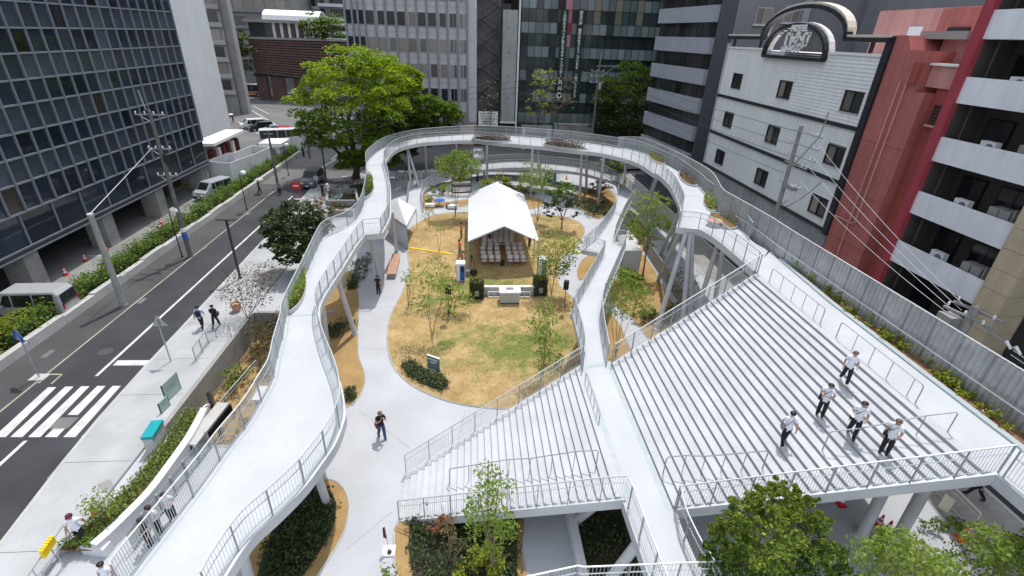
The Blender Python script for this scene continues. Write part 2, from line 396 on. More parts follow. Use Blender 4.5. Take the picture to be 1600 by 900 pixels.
# markings: parts of the road
def mark(poly, m='paint_white', parent=None, name='lane_line', z=0.004):
    g = MB(); g.sheet(poly, z); return g.build(name, M[m], parent or road)
mark([(-24.06, -20), (-23.94, -20), (-23.94, 64), (-24.06, 64)], 'paint_cream', name='edge_line')
mark([(-21.28, 24.2), (-21.1, 24.2), (-21.1, 51.5), (-21.28, 51.5)], name='centre_line')
mark([(-21.28, -10), (-21.1, -10), (-21.1, 19.2), (-21.28, 19.2)], name='centre_line')
for y in (55, 62.5): mark([(-21.28, y), (-21.1, y), (-21.1, y + 4), (-21.28, y + 4)], name='centre_line', z=.006)
for y in (70.0, 78.0): mark([(-21.4, y), (-21.2, y), (-21.2, y + 4), (-21.4, y + 4)], name='centre_line', parent=far_road)
cw = [((85, 604), (112, 604), (25, 683), (-8, 683)), ((118, 603), (145, 603), (60, 683), (20, 683)), ((148, 603), (171, 603), (96, 683), (46, 683)),
      ((140, 604), (165, 604), (70, 683), (44, 683))]
xs = [-22.75, -21.95, -21.1, -20.2, -19.35, -18.5]
tops = [(88, 605), (115, 604), (140, 603.5), (165, 603), (189, 603), (213, 603)]
bots = [(0, 683), (26, 683), (54, 683), (80, 683), (109, 683), (137, 683)]
for i, (t, b_) in enumerate(zip(tops, bots)):
    T0 = at(t[0] - 13, t[1]); T1 = at(t[0], t[1]); B0 = at(b_[0] - 10, b_[1]); B1 = at(b_[0] + 9, b_[1])
    if i == 3:
        e0, e1 = at(bots[3][0] - 10, 683), at(bots[3][0] + 9, 683); q0, q1 = T0.lerp(e0, .82), T1.lerp(e1, .82)
        mark([q0, e0, e1, q1], name='crosswalk_stripe'); B0, B1 = T0.lerp(e0, .60), T1.lerp(e1, .60)
        dc = at(100, 661); g = MB(); g.sheet([(dc.x-.45, dc.y-.4), (dc.x+.45, dc.y-.4), (dc.x+.45, dc.y+.4), (dc.x-.45, dc.y+.4)], .009)
        g.build('drain_cover', M['concrete_dk'], road)
    mark([T0, B0, B1, T1], name='crosswalk_stripe')
mark(px([(184, 563), (252, 563), (246, 571), (176, 571)]), name='stop_line')
for a_, b_ in (((252, 552), (268, 536)), ((268, 536), (281, 536)), ((252, 552), (263, 552))):
    A, B = at(*a_), at(*b_); d_ = (B - A).normalized() * .05; n_ = Vector((-d_.y, d_.x, 0))
    mark([A - n_, B - n_, B + n_, A + n_], name='bay_line', z=.007)
for a_, b_ in (((60, 599), (77, 585)), ((77, 585), (97, 585)), ((97, 585), (80, 600))):
    A, B = at(*a_), at(*b_); d_ = (B - A).normalized() * .05; n_ = Vector((-d_.y, d_.x, 0))
    mark([A - n_, B - n_, B + n_, A + n_], 'paint_cream', name='bay_line', z=.007)
for p_, w_ in (((222, 470), .5), ((318, 388), .5), ((388, 334), .5), ((75, 553), .5), ((88, 738), .45), ((240, 577), .4)):
    c_ = at(*p_); mark([(c_.x - .16, c_.y - w_*.8), (c_.x + .16, c_.y - w_*.8), (c_.x + .16, c_.y + w_*.8), (c_.x - .16, c_.y + w_*.8)], 'concrete_dk', name='gully_grate', z=.008)
for p_ in ((165, 549),):
    c_ = at(*p_); g = MB(); g.lathe([(.42, .0), (.42, .006)], (c_.x, c_.y, .0), 16); g.build('manhole_cover', M['asphalt_mid'], road)
# forecourt bay lines and yellow hatching
for (p, q, w, mm) in (((150, 433), (190, 404), .07, 'paint_white'), ((235, 360), (265, 345), .07, 'paint_white'), ((285, 340), (330, 312), .07, 'paint_white'), ((135, 400), (182, 400), .07, 'paint_white')):
    A, B = at(*p), at(*q); d_ = (B - A).normalized() * w; n_ = Vector((-d_.y, d_.x, 0)); mark([A - n_, B - n_, B + n_, A + n_], mm, parent=lot, name='bay_line')
for (p, q, w) in (((270, 290), (325, 288), .2), ((280, 285), (330, 300), .2), ((275, 296), (318, 276), .18), ((352, 250), (366, 236), 1.0), ((345, 275), (362, 262), .2)):
    A, B = at(*p), at(*q); d_ = (B - A).normalized() * w; n_ = Vector((-d_.y, d_.x, 0)); mark([A - n_, B - n_, B + n_, A + n_], 'paint_yellow', parent=lot, name='yellow_marking')
for (p, q, w) in (((372, 160), (462, 213), .12), ((395, 165), (420, 178), .1), ((372, 190), (392, 202), .1), ((393, 202), (412, 214), .1), ((500, 263), (535, 243), .12), ((520, 282), (540, 282), .2), ((534, 276), (548, 275), .2)):
    A, B = at(*p), at(*q); d_ = (B - A).normalized() * w; n_ = Vector((-d_.y, d_.x, 0)); mark([A - n_, B - n_, B + n_, A + n_], 'paint_white', parent=far_road, name='road_line', z=.004)

# lawn with worn straw colour and greener patches
def lawnmat():
    m, nt, b = _nodes('dry_lawn'); N, L = nt.nodes, nt.links
    geo = N.new('ShaderNodeNewGeometry')
    def noise(sc, det=6):
        n = N.new('ShaderNodeTexNoise'); n.inputs['Scale'].default_value = sc; n.inputs['Detail'].default_value = det; n.inputs['Roughness'].default_value = .7
        L.new(geo.outputs['Position'], n.inputs['Vector']); return n.outputs['Fac']
    r1 = N.new('ShaderNodeValToRGB'); e = r1.color_ramp.elements
    e[0].position = .28; e[0].color = (.25, .17, .07, 1); e[1].position = .74; e[1].color = (.52, .40, .21, 1)
    x = e.new(.5); x.color = (.39, .27, .115, 1); L.new(noise(.8, 12), r1.inputs['Fac'])
    r2 = N.new('ShaderNodeValToRGB'); e = r2.color_ramp.elements
    e[0].position = .3; e[0].color = (.075, .105, .018, 1); e[1].position = .75; e[1].color = (.22, .24, .055, 1); L.new(noise(5.0, 6), r2.inputs['Fac'])
    tot = None
    for (cx_, cy_, rx, ry, w) in ((3.0, 26.5, 5.5, 4.5, .62), (1.2, 35.2, 6.0, 3.0, .55), (-1.6, 27.0, 2.4, 2.2, .4), (-2.9, 33.5, 2.0, 4, .4), (5.8, 27.2, 2.2, 3.0, .55), (-.5, 54, 2.2, 4.5, .35), (8.5, 52, 2.5, 7, .3)):
        mp = N.new('ShaderNodeMapping'); mp.vector_type = 'TEXTURE'; mp.inputs['Location'].default_value = (cx_, cy_, 0); mp.inputs['Scale'].default_value = (rx, ry, 50)
        L.new(geo.outputs['Position'], mp.inputs['Vector'])
        ln = N.new('ShaderNodeVectorMath'); ln.operation = 'LENGTH'; L.new(mp.outputs[0], ln.inputs[0])
        mr = N.new('ShaderNodeMapRange'); mr.inputs[1].default_value = 1.0; mr.inputs[2].default_value = .1; mr.inputs[3].default_value = 0; mr.inputs[4].default_value = w
        L.new(ln.outputs['Value'], mr.inputs[0])
        if tot is None: tot = mr.outputs[0]
        else:
            mx = N.new('ShaderNodeMath'); mx.operation = 'MAXIMUM'; L.new(tot, mx.inputs[0]); L.new(mr.outputs[0], mx.inputs[1]); tot = mx.outputs[0]
    ad = N.new('ShaderNodeMath'); ad.operation = 'MULTIPLY_ADD'; L.new(noise(.75, 9), ad.inputs[0]); ad.inputs[1].default_value = 2.2; L.new(tot, ad.inputs[2])
    st = N.new('ShaderNodeMapRange'); st.inputs[1].default_value = 1.18; st.inputs[2].default_value = 1.68; L.new(ad.outputs[0], st.inputs[0])
    mix = N.new('ShaderNodeMix'); mix.data_type = 'RGBA'; L.new(st.outputs[0], mix.inputs[0]); L.new(r1.outputs[0], mix.inputs[6]); L.new(r2.outputs[0], mix.inputs[7])
    L.new(mix.outputs[2], b.inputs['Base Color']); b.inputs['Roughness'].default_value = .95
    bp = N.new('ShaderNodeBump'); bp.inputs['Strength'].default_value = .6; bp.inputs['Distance'].default_value = .04
    L.new(noise(25, 6), bp.inputs['Height']); L.new(bp.outputs[0], b.inputs['Normal'])
    return m
M['lawn'] = lawnmat()
LAWN_PX = [(627, 460), (611, 492), (605, 521), (607, 551), (616, 575), (635, 596), (661, 612), (693, 625), (720, 632), (747, 636), (789, 639), (850, 634), (905, 600), (912, 545), (903, 490), (894, 466), (880, 452), (873, 443), (872, 421), (880, 400), (897, 389), (912, 368), (911, 353), (894, 343), (869, 337.5), (831, 335), (780, 332), (724, 332), (680, 336), (654, 348), (636, 362), (631, 374), (636, 394), (639, 416), (636, 436)]
def bed(name, poly_px, m, z=0.02, smooth=True, rim=None, rimm='concrete_lt', kind='structure'):
    P = px(poly_px, 0)
    if smooth: P = catmull(P, 4, True)
    g = MB(); g.sheet(P, z); o = g.build(name, M[m]); o['kind'] = kind
    if rim:
        n = len(P); c = sum(P, Vector()) / n; g = MB()
        g.tube([Vector((p.x, p.y, z + .01)) for p in P], rim, 4, closed=True); g.build('edging', M[rimm], o)
    return P, o
LAWN, lawn_o = bed('lawn', LAWN_PX, 'lawn', rim=.045)
def inset(P, d):
    c = sum(P, Vector())/len(P); A = sum(P[i-1].x*P[i].y - P[i].x*P[i-1].y for i in range(len(P))); s = 1 if A > 0 else -1; out = []
    for i, p in enumerate(P):
        t = P[(i+1) % len(P)] - P[i-1]; t.normalize(); out.append(p + Vector((-t.y, t.x, 0))*s*d)
    return out
BED_L, _ = bed('soil_bed', [(559, 455), (561, 473), (560, 508), (560, 553), (570, 585), (568, 607), (557, 625), (541, 637), (530, 640), (505, 600), (495, 540), (500, 480), (520, 440), (548, 425)], 'soil_gold', rim=.04)
BED_F, _ = bed('soil_bed', [(470, 752), (510, 749), (532, 758), (545, 785), (540, 824), (521, 862), (495, 902), (470, 945), (380, 960), (380, 900), (420, 800)], 'soil_gold', rim=.04)
BED_C, _ = bed('soil_bed', [(623, 815), (616, 861), (621, 905), (632, 960), (815, 960), (816, 860), (816, 800), (760, 760), (680, 778)], 'soil_gold', rim=.04)
BED_R, _ = bed('soil_bed', [(955, 470), (985, 495), (1005, 520), (1030, 545), (1060, 520), (1055, 480), (1040, 455), (1018, 415), (1000, 395), (980, 410), (960, 440)], 'soil_gold', rim=.04)
BED_R2, _ = bed('soil_bed', [(945, 492), (963, 500), (985, 545), (990, 562), (960, 575), (940, 560)], 'soil_gold', rim=.03)
BED_I, _ = bed('soil_bed', [(930, 398), (912, 404), (902, 422), (906, 438), (921, 428), (935, 415)], 'soil_gold', rim=.03)
BED_T, _ = bed('soil_bed', [(812, 305), (846, 311), (849, 320), (838, 325), (822, 327), (815, 318)], 'soil_gold', rim=.04)
BED_RR, _ = bed('soil_bed', [(905, 300), (950, 296), (965, 320), (945, 338), (930, 342), (910, 328), (897, 315)], 'soil_gold', rim=.04)
BED_LL, _ = bed('soil_bed', [(662, 300), (690, 316), (730, 312), (728, 322), (690, 324), (664, 328)], 'soil_gold', rim=.04)
BED_RT, _ = bed('soil_bed', [(985, 345), (1005, 350), (1020, 390), (1000, 393), (985, 380)], 'soil_gold', rim=.04)
BED_BR, _ = bed('soil_bed', [(1362, 840), (1390, 835), (1420, 850), (1470, 880), (1480, 920), (1380, 900), (1362, 868)], 'soil_gold', rim=.04)
BED_OV, _ = bed('soil_bed', [(510, 300), (560, 288), (600, 300), (600, 318), (560, 325), (515, 325)], 'soil_dark', rim=.05)
# ------------------------------------------------------------------ raised ring walkway
OUT = [((195, 925), 4.25), ((207,900),4.3),((313,764),4.4),((351,711),4.45),((389,662),4.5),((411,624),4.55),((427,594),4.6),((434,560),4.6),((444,522),4.65),((449,495),4.7),((478,431),4.8),((500,382),4.9),((512,368),4.95),((546,352),5.05),((566,328),5.1),((574,290),5.25),((574,272),5.3),((573,256),5.35),((579,247),5.4),((593,235),5.5),((611,226),5.55),((638,219),5.6),((664,215),5.65),((700,212),5.75),((735,210),5.8),((760,210.5),5.9),((796,212),6.0),((831,214.5),6.05),((885,219),6.15),((920,223.5),6.2),((955,229),6.25),((995,236),6.35),((1040,256),6.45),((1060,267),6.5),((1092,292),6.6),((1102,303),6.65),((1152,340),6.75),((1170,374),6.8),((1200,392),6.8)]
INN = [((330, 935), 4.3), ((351,896),4.35),((389,840),4.4),((434,798),4.4),((472,760),4.45),((498,726),4.5),((521,692),4.5),((534,658),4.55),((536,640),4.55),((529,600),4.6),((510,550),4.65),((499,510),4.7),((497,490),4.7),((500,473),4.75),((515,447),4.8),((533,420),4.85),((554,386),4.95),((569,366),5.0),((596,364),5.05),((608,340),5.1),((609,322),5.15),((608,287),5.25),((601,260),5.35),((602,251),5.4),((611,239),5.5),((624,231),5.55),((647,225),5.65),((682,221),5.75),((735,219),5.85),((760,221),5.9),((796,224),6.0),((849,229),6.1),((902,235),6.2),((938,239),6.25),((973,247),6.3),((1000,256),6.4),((1020,269),6.45),((1031,274),6.5),((1049,292),6.55),((1061,315),6.65),((1065,331),6.7),((1059,355),6.75),((1092,358),6.75),((1117,371),6.8),((1141,390),6.8),((1180,423),6.8)]
LOUT = [((636,330),.02),((638,312),.2),((640,298),.4),((649,289),.6),((659,282),.8),((700,270),1.2),((760,256),1.5),((813,253),1.8),((849,256),2.0),((902,262),2.2),((938,270),2.4),((979,294),2.6),((989,308),2.7),((986,315),2.8),((973,340),2.9),((961,368),3.05),((959,378),3.1),((977,381),3.1),((972,398),3.2),((958,432),3.3),((943,469),3.4),((938,500),3.5),((948,567),3.6)]
LIN = [((663,338),.02),((660,320),.2),((659,305),.4),((663,296),.5),((676,287),.7),((693,279),.9),((720,271),1.2),((765,264),1.5),((813,261.5),1.8),((849,264),2.0),((902,269),2.2),((938,277.5),2.4),((960,284),2.5),((966,292),2.6),((964,308),2.7),((959,333),2.9),((933,371),3.1),((911,390),3.1),((933,394),3.15),((944,398),3.2),((899,481),3.45),((897,492),3.5),((910,544),3.6),((910,579),3.6)]
def corner_smooth(src, hard, per=5):
    """smooth between the hard corners, keep the corners themselves"""
    P = [at(p[0], p[1], z) for p, z in src]; out = []; seg = [P[0]]
    for (p, z), q in zip(src[1:], P[1:]):
        seg.append(q)
        if p in hard: out += catmull(seg, per)[:-1]; seg = [q]
    out += catmull(seg, per); return out
RO = corner_smooth(OUT, {(1152,340)})
RI = corner_smooth(INN, {(569,366), (596,364), (1059,355)})
LO = corner_smooth(LOUT, {(959,378), (977,381)})
LI = corner_smooth(LIN, {(911,390), (933,394), (944,398), (933,371)})
def zip_strip(A, B):
    """triangles between two polylines, always taking the shorter diagonal"""
    i = j = 0; T = []
    while i < len(A)-1 or j < len(B)-1:
        if j == len(B)-1 or (i < len(A)-1 and (A[i+1]-B[j]).length < (A[i]-B[j+1]).length):
            T.append((('a', i), ('a', i+1), ('b', j))); i += 1
        else:
            T.append((('a', i), ('b', j+1), ('b', j))); j += 1
    return T
def walkway(name, label, A, B, th=.42):
    root = thing(name, label, 'walkway', A[len(A)//2])
    T = zip_strip(A, B); na = len(A)
    idx = lambda r: r[1] if r[0] == 'a' else na + r[1]
    V = list(A) + list(B)
    g = MB(); g.add(V, [tuple(idx(r) for r in t) for t in T])
    V2 = [v - Vector((0,0,.06)) for v in V]; n = len(V)
    g2 = MB()
    deck = g.build('deck', M['deck'], root)
    # side beams
    g = MB()
    for L_, s in ((A, 1), (B, -1)):
        top = [v + Vector((0,0,-.004)) for v in L_]
        nrm = []
        for i in range(len(L_)):
            t = L_[min(i+1, len(L_)-1)] - L_[max(i-1, 0)]; t.z = 0; t.normalize(); nrm.append(Vector((t.y, -t.x, 0)) * (-s))
        k = len(L_)
        vs = [v + n_*.10 for v, n_ in zip(top, nrm)] + [v + n_*.10 - Vector((0,0,th)) for v, n_ in zip(top, nrm)] + [v - n_*.16 - Vector((0,0,th)) for v, n_ in zip(top, nrm)] + top
        fs = []
        for i in range(k-1):
            fs += [(i, i+1, k+i+1, k+i), (k+i, k+i+1, 2*k+i+1, 2*k+i), (3*k+i, 3*k+i+1, i+1, i)]
        g.add(vs, fs)
    g.build('edge_beam', M['fascia'], root)
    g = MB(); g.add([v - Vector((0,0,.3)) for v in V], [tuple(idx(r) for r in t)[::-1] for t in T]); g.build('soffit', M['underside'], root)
    return root
ring = walkway('ring_walkway', 'long white upper walkway curving around the lawn on slanted columns', RO, RI)
ramp = walkway('ramp_walkway', 'lower white ramp rising behind the white tent to the stair landing', LO, LI, .36)
def strip(root, p, q, z, w=.10, m='border', name='expansion_joint', dz=.006):
    A, B = at(*p, z), at(*q, z); d = (B - A).normalized(); n = Vector((-d.y, d.x, 0)) * w
    g = MB(); g.add([A - n + Vector((0,0,dz)), B - n + Vector((0,0,dz)), B + n + Vector((0,0,dz)), A + n + Vector((0,0,dz))], [(0,1,2,3)]); g.build(name, M[m], root)
def gutter(root, L_, side, a=.10, b_=.17):
    g = MB(); k = len(L_); I, O = [], []
    for i, p in enumerate(L_):
        t = L_[min(i+1, k-1)] - L_[max(i-1, 0)]; t.z = 0; t.normalize(); n = Vector((t.y, -t.x, 0))*side; I.append(p + n*a + Vector((0,0,.006))); O.append(p + n*b_ + Vector((0,0,.006)))
    g.add(I + O, [(i, i+1, k+i+1, k+i) for i in range(k-1)]); g.build('edge_gutter', M['border'], root)
gutter(ring, RO, 1); gutter(ring, RI, -1); gutter(ramp, LO, 1); gutter(ramp, LI, -1)
for p, q, z in (((455,494), (496,491), 4.7), ((571,312.5), (607,312.5), 5.16), ((1066,306), (1100,306), 6.64), ((604,258), (576,258), 5.36)):
    strip(ring, p, q, z, .06)
for p, q, z in (((961,332), (974,337), 2.9), ((967,305), (986,306), 2.72)): strip(ramp, p, q, z, .05)
# columns (slanted steel tubes)
def column(root, base, top, r0=.20, r1=.17, foot=True):
    B, T = Vector(base), Vector(top); g = MB()
    g.tube([B, B.lerp(T, .5), T], [r0, (r0+r1)/2, r1], 14)
    if foot: g.lathe([(r0+.07, 0), (r0+.07, .08), (r0+.02, .12)], B, 12)
    g.build('column', M['column'], root, smooth=False)
def near(L_, p): return min(L_, key=lambda v: (v - p).length)
for b_, t_, zt_ in (((594,435), (576,366), 4.62), ((620,393), (612,330), 4.75), ((555,522), (527,436), 4.45), ((535,455), (540,395), 4.5), ((511,786), (486,715), 4.1),
                  ((395,925), (378,860), 3.95), ((512,548), (503,470), 4.3),
                  ((657,300), (636,228), 5.15), ((643,300), (636,228), 5.15), ((667,273), (664,226), 5.3), ((713,262), (713,222), 5.4), ((761,290), (761,227), 5.5), ((829,306), (832,234), 5.65), ((848,300), (840,232), 5.6),
                  ((906,312), (909,240), 5.75), ((916,300), (917,240), 5.75), ((934,320), (944,246), 5.85), ((976,283), (978,247), 5.85),
                  ((1012,310), (1026,273), 6.05), ((1005,335), (1028,276), 6.05), ((1032,398), (1064,326), 6.2), ((1045,390), (1070,326), 6.2),
                  ((1028,438), (1066,356), 6.3), ((1026,515), (1071,366), 6.3), ((1066,510), (1078,366), 6.3), ((1078,500), (1082,366), 6.3), ((1085,500), (1122,380), 6.35), ((1115,485), (1130,388), 6.35)):
    column(ring, at(*b_, 0), at(*t_, zt_), .17, .15)
for b_, z_ in (((715,300), 1.0), ((770,290), 1.3), ((855,292), 1.6), ((925,300), 2.0), ((965,345), 2.4), ((940,415), 2.8), ((925,470), 3.0), ((918,520), 3.1)):
    p = at(*b_, 0); q = near(LI, Vector((p.x, p.y, z_))); q2 = near(LO, q); m_ = q.lerp(q2, .5)
    if m_.z > .7: column(ramp, (m_.x, m_.y, 0), (m_.x, m_.y, m_.z - .3), .15, .15)

# ------------------------------------------------------------------ railings
def rail(name, label, path, h=1.1, sp=1.35, mid=.78, group='railings along the walkways', balus=True, bsp=.12, inset=.0, mesh_r=.007, post=(.05,.014), topm='rail', lean=None, category='railing', pm='post'):
    path = [Vector(p) for p in path]
    root = thing(name, label, category, path[0], group)
    if inset:
        Q = []
        for i, p in enumerate(path):
            t = path[min(i+1, len(path)-1)] - path[max(i-1, 0)]; t.z = 0; t.normalize(); Q.append(p + Vector((t.y, -t.x, 0)) * inset)
        path = Q
    g = MB(); g.tube([p + Vector((0,0,h)) for p in path], .028, 6); g.build('handrail', M[topm], root)
    if mid:
        g = MB(); g.tube([p + Vector((0,0,mid)) for p in path], .017, 5); g.build('mid_rail', M[topm], root)
    g = MB(); g.tube([p + Vector((0,0,.10)) for p in path], .012, 4); g.build('bottom_rail', M[topm], root)
    first = None; R_ = resample(path, sp)
    for i, p in enumerate(R_):
        t = R_[min(i+1, len(R_)-1)] - R_[max(i-1, 0)]; rz = math.atan2(t.y, t.x)
        if first is None:
            g = MB(); g.v = []; a, b_ = post
            g.box((-b_, -a/2, -.12), (b_, a/2, h)); 
            me = g.mesh('post', M[pm]); first = bpy.data.objects.new('post', me); COL.objects.link(first); o = first; o.parent = root
        else:
            o = first.copy(); COL.objects.link(o); o.parent = root
        o.location = p - OFF[root.name]; o.rotation_euler = (0, 0, rz)
    if balus:
        g = MB()
        for p in resample(path, bsp):
            r = mesh_r
            g.add([(p.x-r, p.y-r*.6, p.z+.09), (p.x+r, p.y-r*.6, p.z+.09), (p.x, p.y+r, p.z+.09), (p.x-r, p.y-r*.6, p.z+h-.02), (p.x+r, p.y-r*.6, p.z+h-.02), (p.x, p.y+r, p.z+h-.02)], [(0,1,4,3), (1,2,5,4), (2,0,3,5)])
        stuff(g.build('balusters', M['rail'], root))
    return root
# ------------------------------------------------------------------ seating stairs
ZC, ZT = 3.6, 6.8
XL0, XL1, XR0, XR1 = -3.0, 5.38, 6.95, 15.7
lb = lambda x: 16.35 + .375 * (x + 3)
lf = lambda x: 14.02 - .275 * (x + 3)
rb = lambda x: 19.6 + .43 * (x - 7)
rf = lambda x: 11.2 - .195 * (x - 7)
def stairs(name, label, x0, x1, z0, z1, n, fb, ff):
    root = thing(name, label, 'stairs', ((x0+x1)/2, (fb(x0)+ff(x0))/2, z0))
    dx = (x1-x0)/n; dz = (z1-z0)/n
    for i in range(n):
        a, b_ = x0 + i*dx, x0 + (i+1)*dx; z = z0 + (i+1)*dz; g = MB()
        zl = z - dz
        A, B, C, D = (a, ff(a)), (b_, ff(b_)), (b_, fb(b_)), (a, fb(a))
        g.add([(*A, z), (*B, z), (*C, z), (*D, z)], [(0,1,2,3)], 0)
        nz = .02   # the nosing stands a little proud of the riser
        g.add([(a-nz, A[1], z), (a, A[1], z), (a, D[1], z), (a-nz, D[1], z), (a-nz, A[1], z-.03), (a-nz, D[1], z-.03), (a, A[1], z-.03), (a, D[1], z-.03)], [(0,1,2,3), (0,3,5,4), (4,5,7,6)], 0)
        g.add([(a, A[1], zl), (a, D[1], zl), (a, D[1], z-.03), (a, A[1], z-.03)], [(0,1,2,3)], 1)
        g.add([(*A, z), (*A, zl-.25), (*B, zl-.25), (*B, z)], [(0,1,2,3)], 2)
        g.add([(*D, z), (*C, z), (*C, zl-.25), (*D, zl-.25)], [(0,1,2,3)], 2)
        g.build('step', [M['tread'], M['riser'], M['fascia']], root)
    g = MB()
    for f, s in ((ff, -1), (fb, 1)):
        P0, P1 = Vector((x0, f(x0) + s*.05, z0)), Vector((x1, f(x1) + s*.05, z1))
        dn = Vector((0,0,-.42)); up = Vector((0,0,.02)); w = Vector((0, .05, 0))
        vs = []
        for P in (P0, P1):
            vs += [P + up - w, P + up + w, P + dn + w, P + dn - w]
        g.add(vs, [(0,4,5,1), (1,5,6,2), (2,6,7,3), (3,7,4,0), (0,1,2,3), (7,6,5,4)])
    g.build('stringer', M['fascia'], root)
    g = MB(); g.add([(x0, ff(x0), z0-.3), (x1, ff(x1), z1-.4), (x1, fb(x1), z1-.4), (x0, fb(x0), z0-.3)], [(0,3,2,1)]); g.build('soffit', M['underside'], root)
    g = MB()
    for i in range(0, n, 3):
        for k in range(3):
            x = x0 + (i+.06)*dx + .05; y = ff(x) + (fb(x)-ff(x)) * ((k*.31 + i*.137) % 1); z = z0 + (i+1)*dz
            g.lathe([(.035, 0), (.03, .012)], (x, y, z), 6)
    g.build('step_light', M['white'], root); root.children[-1]['kind'] = 'stuff'
    return root
stL = stairs('seating_stairs', 'white lower flight of wide steps rising from the plaza to the middle landing', XL0, XL1, 0.0, ZC, 28, lb, lf)
stR = stairs('seating_stairs', 'white upper flight of wide steps with students standing on it', XR0, XR1, ZC, ZT, 26, rb, rf)
for x, y, tx, ty, tz in ((0, 0, 0, 0, 0),):
    pass
for b_, t_, zt_ in (((1345,838), 1.0, .0), ((1388,866), 1.45, .0)):
    q = at(*b_, 0); column(stR, q, (q.x - .3, q.y - .1, 6.38), .21, .21)
column(stL, (4.3, 13.6, 0), (4.9, 12.2, 3.2), .2, .2); column(stL, (4.6, 10.6, 0), (5.4, 10.2, 3.2), .18, .18)
# middle landing walkway
land = thing('landing_walkway', 'white middle landing running between the two flights of steps', 'walkway', (6.1, 14, ZC))
rightcurve = [at(1052, 799, ZC), at(1062, 830, ZC), at(1084, 880, ZC), at(1100, 905, ZC), at(1125, 960, ZC)]
A_ = [Vector((5.38, 19.35, ZC)), Vector((5.38, 11.55, ZC)), Vector((5.40, 9.5, ZC)), Vector((5.5, 6.5, ZC)), Vector((5.9, 3.0, ZC))]
B_ = [Vector((6.95, 19.7, ZC)), Vector((6.95, 11.15, ZC))] + rightcurve
g = MB(); T = zip_strip(A_, B_); na = len(A_)
g.add(A_ + B_, [tuple(r[1] if r[0] == 'a' else na + r[1] for r in t) for t in T]); g.build('deck', M['deck'], land)
g = MB()
for L_, s in ((A_[1:], -1), (B_[1:], 1)):
    for p, q in zip(L_, L_[1:]):
        g.bar(p + Vector((s*.06, 0, -.21)), q + Vector((s*.06, 0, -.21)), .12, .41)
g.build('edge_beam', M['fascia'], land)
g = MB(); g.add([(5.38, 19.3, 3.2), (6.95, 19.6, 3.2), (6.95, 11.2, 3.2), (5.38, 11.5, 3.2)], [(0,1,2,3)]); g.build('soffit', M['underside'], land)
g = MB()
g.add([(5.38, 11.7, ZC+.006), (5.60, 11.7, ZC+.006), (5.60, 19.3, ZC+.006), (5.38, 19.2, ZC+.006)], [(0,1,2,3)])
g.build('glazed_strip', M['border'], land)
g = MB(); g.add([(6.68, 11.15, ZC+.006), (6.95, 11.15, ZC+.006), (6.95, 19.7, ZC+.006), (6.68, 19.6, ZC+.006)], [(0,1,2,3)]); g.build('glazed_strip', M['border'], land)
g = MB(); g.add([(5.38, 19.25, ZC+.008), (6.95, 19.6, ZC+.008), (6.95, 19.85, ZC+.008), (5.38, 19.45, ZC+.008)], [(0,1,2,3)]); g.build('expansion_joint', M['border'], land)
# top landing with its planter
top = thing('upper_landing', 'white top landing with a narrow planted strip along the grey screen', 'walkway', (16.5, 14, ZT))
P = [(XR1, rf(XR1)), (15.75, 2.0), (17.32, 2.0), (17.42, 12), (17.55, 20), (17.95, 25.2), (18.3, 26.6), (15.75, 23.95), (XR1, rb(XR1))]
g = MB(); g.sheet(P, ZT + .002); g.build('deck', M['deck'], top)
g = MB(); g.sheet(P[::-1], ZT - .4); g.build('soffit', M['underside'], top)
g = MB(); g.bar((15.7, rf(XR1), ZT - .22), (15.7, 2, ZT - .22), .12, .42); g.build('edge_beam', M['fascia'], top)
g = MB(); e = [Vector((17.32, 2.0, ZT)), Vector((17.42, 12, ZT)), Vector((17.55, 20, ZT)), Vector((17.95, 25.2, ZT))]
for p, q in zip(e, e[1:]): g.bar(p + Vector((.1, 0, .0)), q + Vector((.1, 0, .0)), .24, .16)
g.build('planter_kerb', M['border'], top)
g = MB(); Q = [(17.5, 2), (17.6, 12), (17.73, 20), (18.05, 25.3), (18.9, 25.5), (18.6, 20), (18.3, 12), (18.2, 2)]; g.sheet(Q, ZT - .03); g.build('planter_soil', M['soil_red'], top)
g = MB(); g.sheet(Q[::-1], ZT - .4); g.build('planter_base', M['underside'], top)

# ------------------------------------------------------------------ railings
def cut(L_, p0, p1):
    a = min(range(len(L_)), key=lambda i: (L_[i]-p0).length); b_ = min(range(len(L_)), key=lambda i: (L_[i]-p1).length)
    return L_[a:b_+1]
rail('railing', 'long outer railing along the street side of the upper ring', cut(RO, RO[0], at(1170,374,6.8)), h=1.15, bsp=.085, mesh_r=.011, sp=1.5)
i0 = min(range(len(RI)), key=lambda i: (RI[i]-at(596,364,5.05)).length)
i1 = min(range(len(RI)), key=lambda i: (RI[i]-at(1059,355,6.75)).length)
rail('railing', 'near inner railing of the upper ring above the plaza path', RI[:i0+1], h=1.12, sp=1.3)
rail('railing', 'inner railing of the upper ring curving over the far end of the lawn', RI[i0:i1+1], h=1.12, sp=1.5, mesh_r=.009)
rail('railing', 'inner railing of the upper ring beside the top of the upper stairs', RI[i1:], h=1.12, sp=1.4)
rail('railing', 'outer railing of the lower ramp along the back road and right garden', LO[3:], h=1.1, sp=1.5, mesh_r=.009)
rail('railing', 'inner railing of the lower ramp facing the lawn', LI[2:], h=1.1, sp=1.5, mesh_r=.009)
line = lambda f, x0, x1, z0, z1, n=8: [Vector((x0+(x1-x0)*i/n, f(x0+(x1-x0)*i/n), z0+(z1-z0)*i/n)) for i in range(n+1)]
rail('railing', 'sloping railing at the lawn edge of the lower steps', line(lambda x: lb(x)+.06, XL0, XL1, .06, ZC+.05), sp=1.2, bsp=.10, mesh_r=.006)
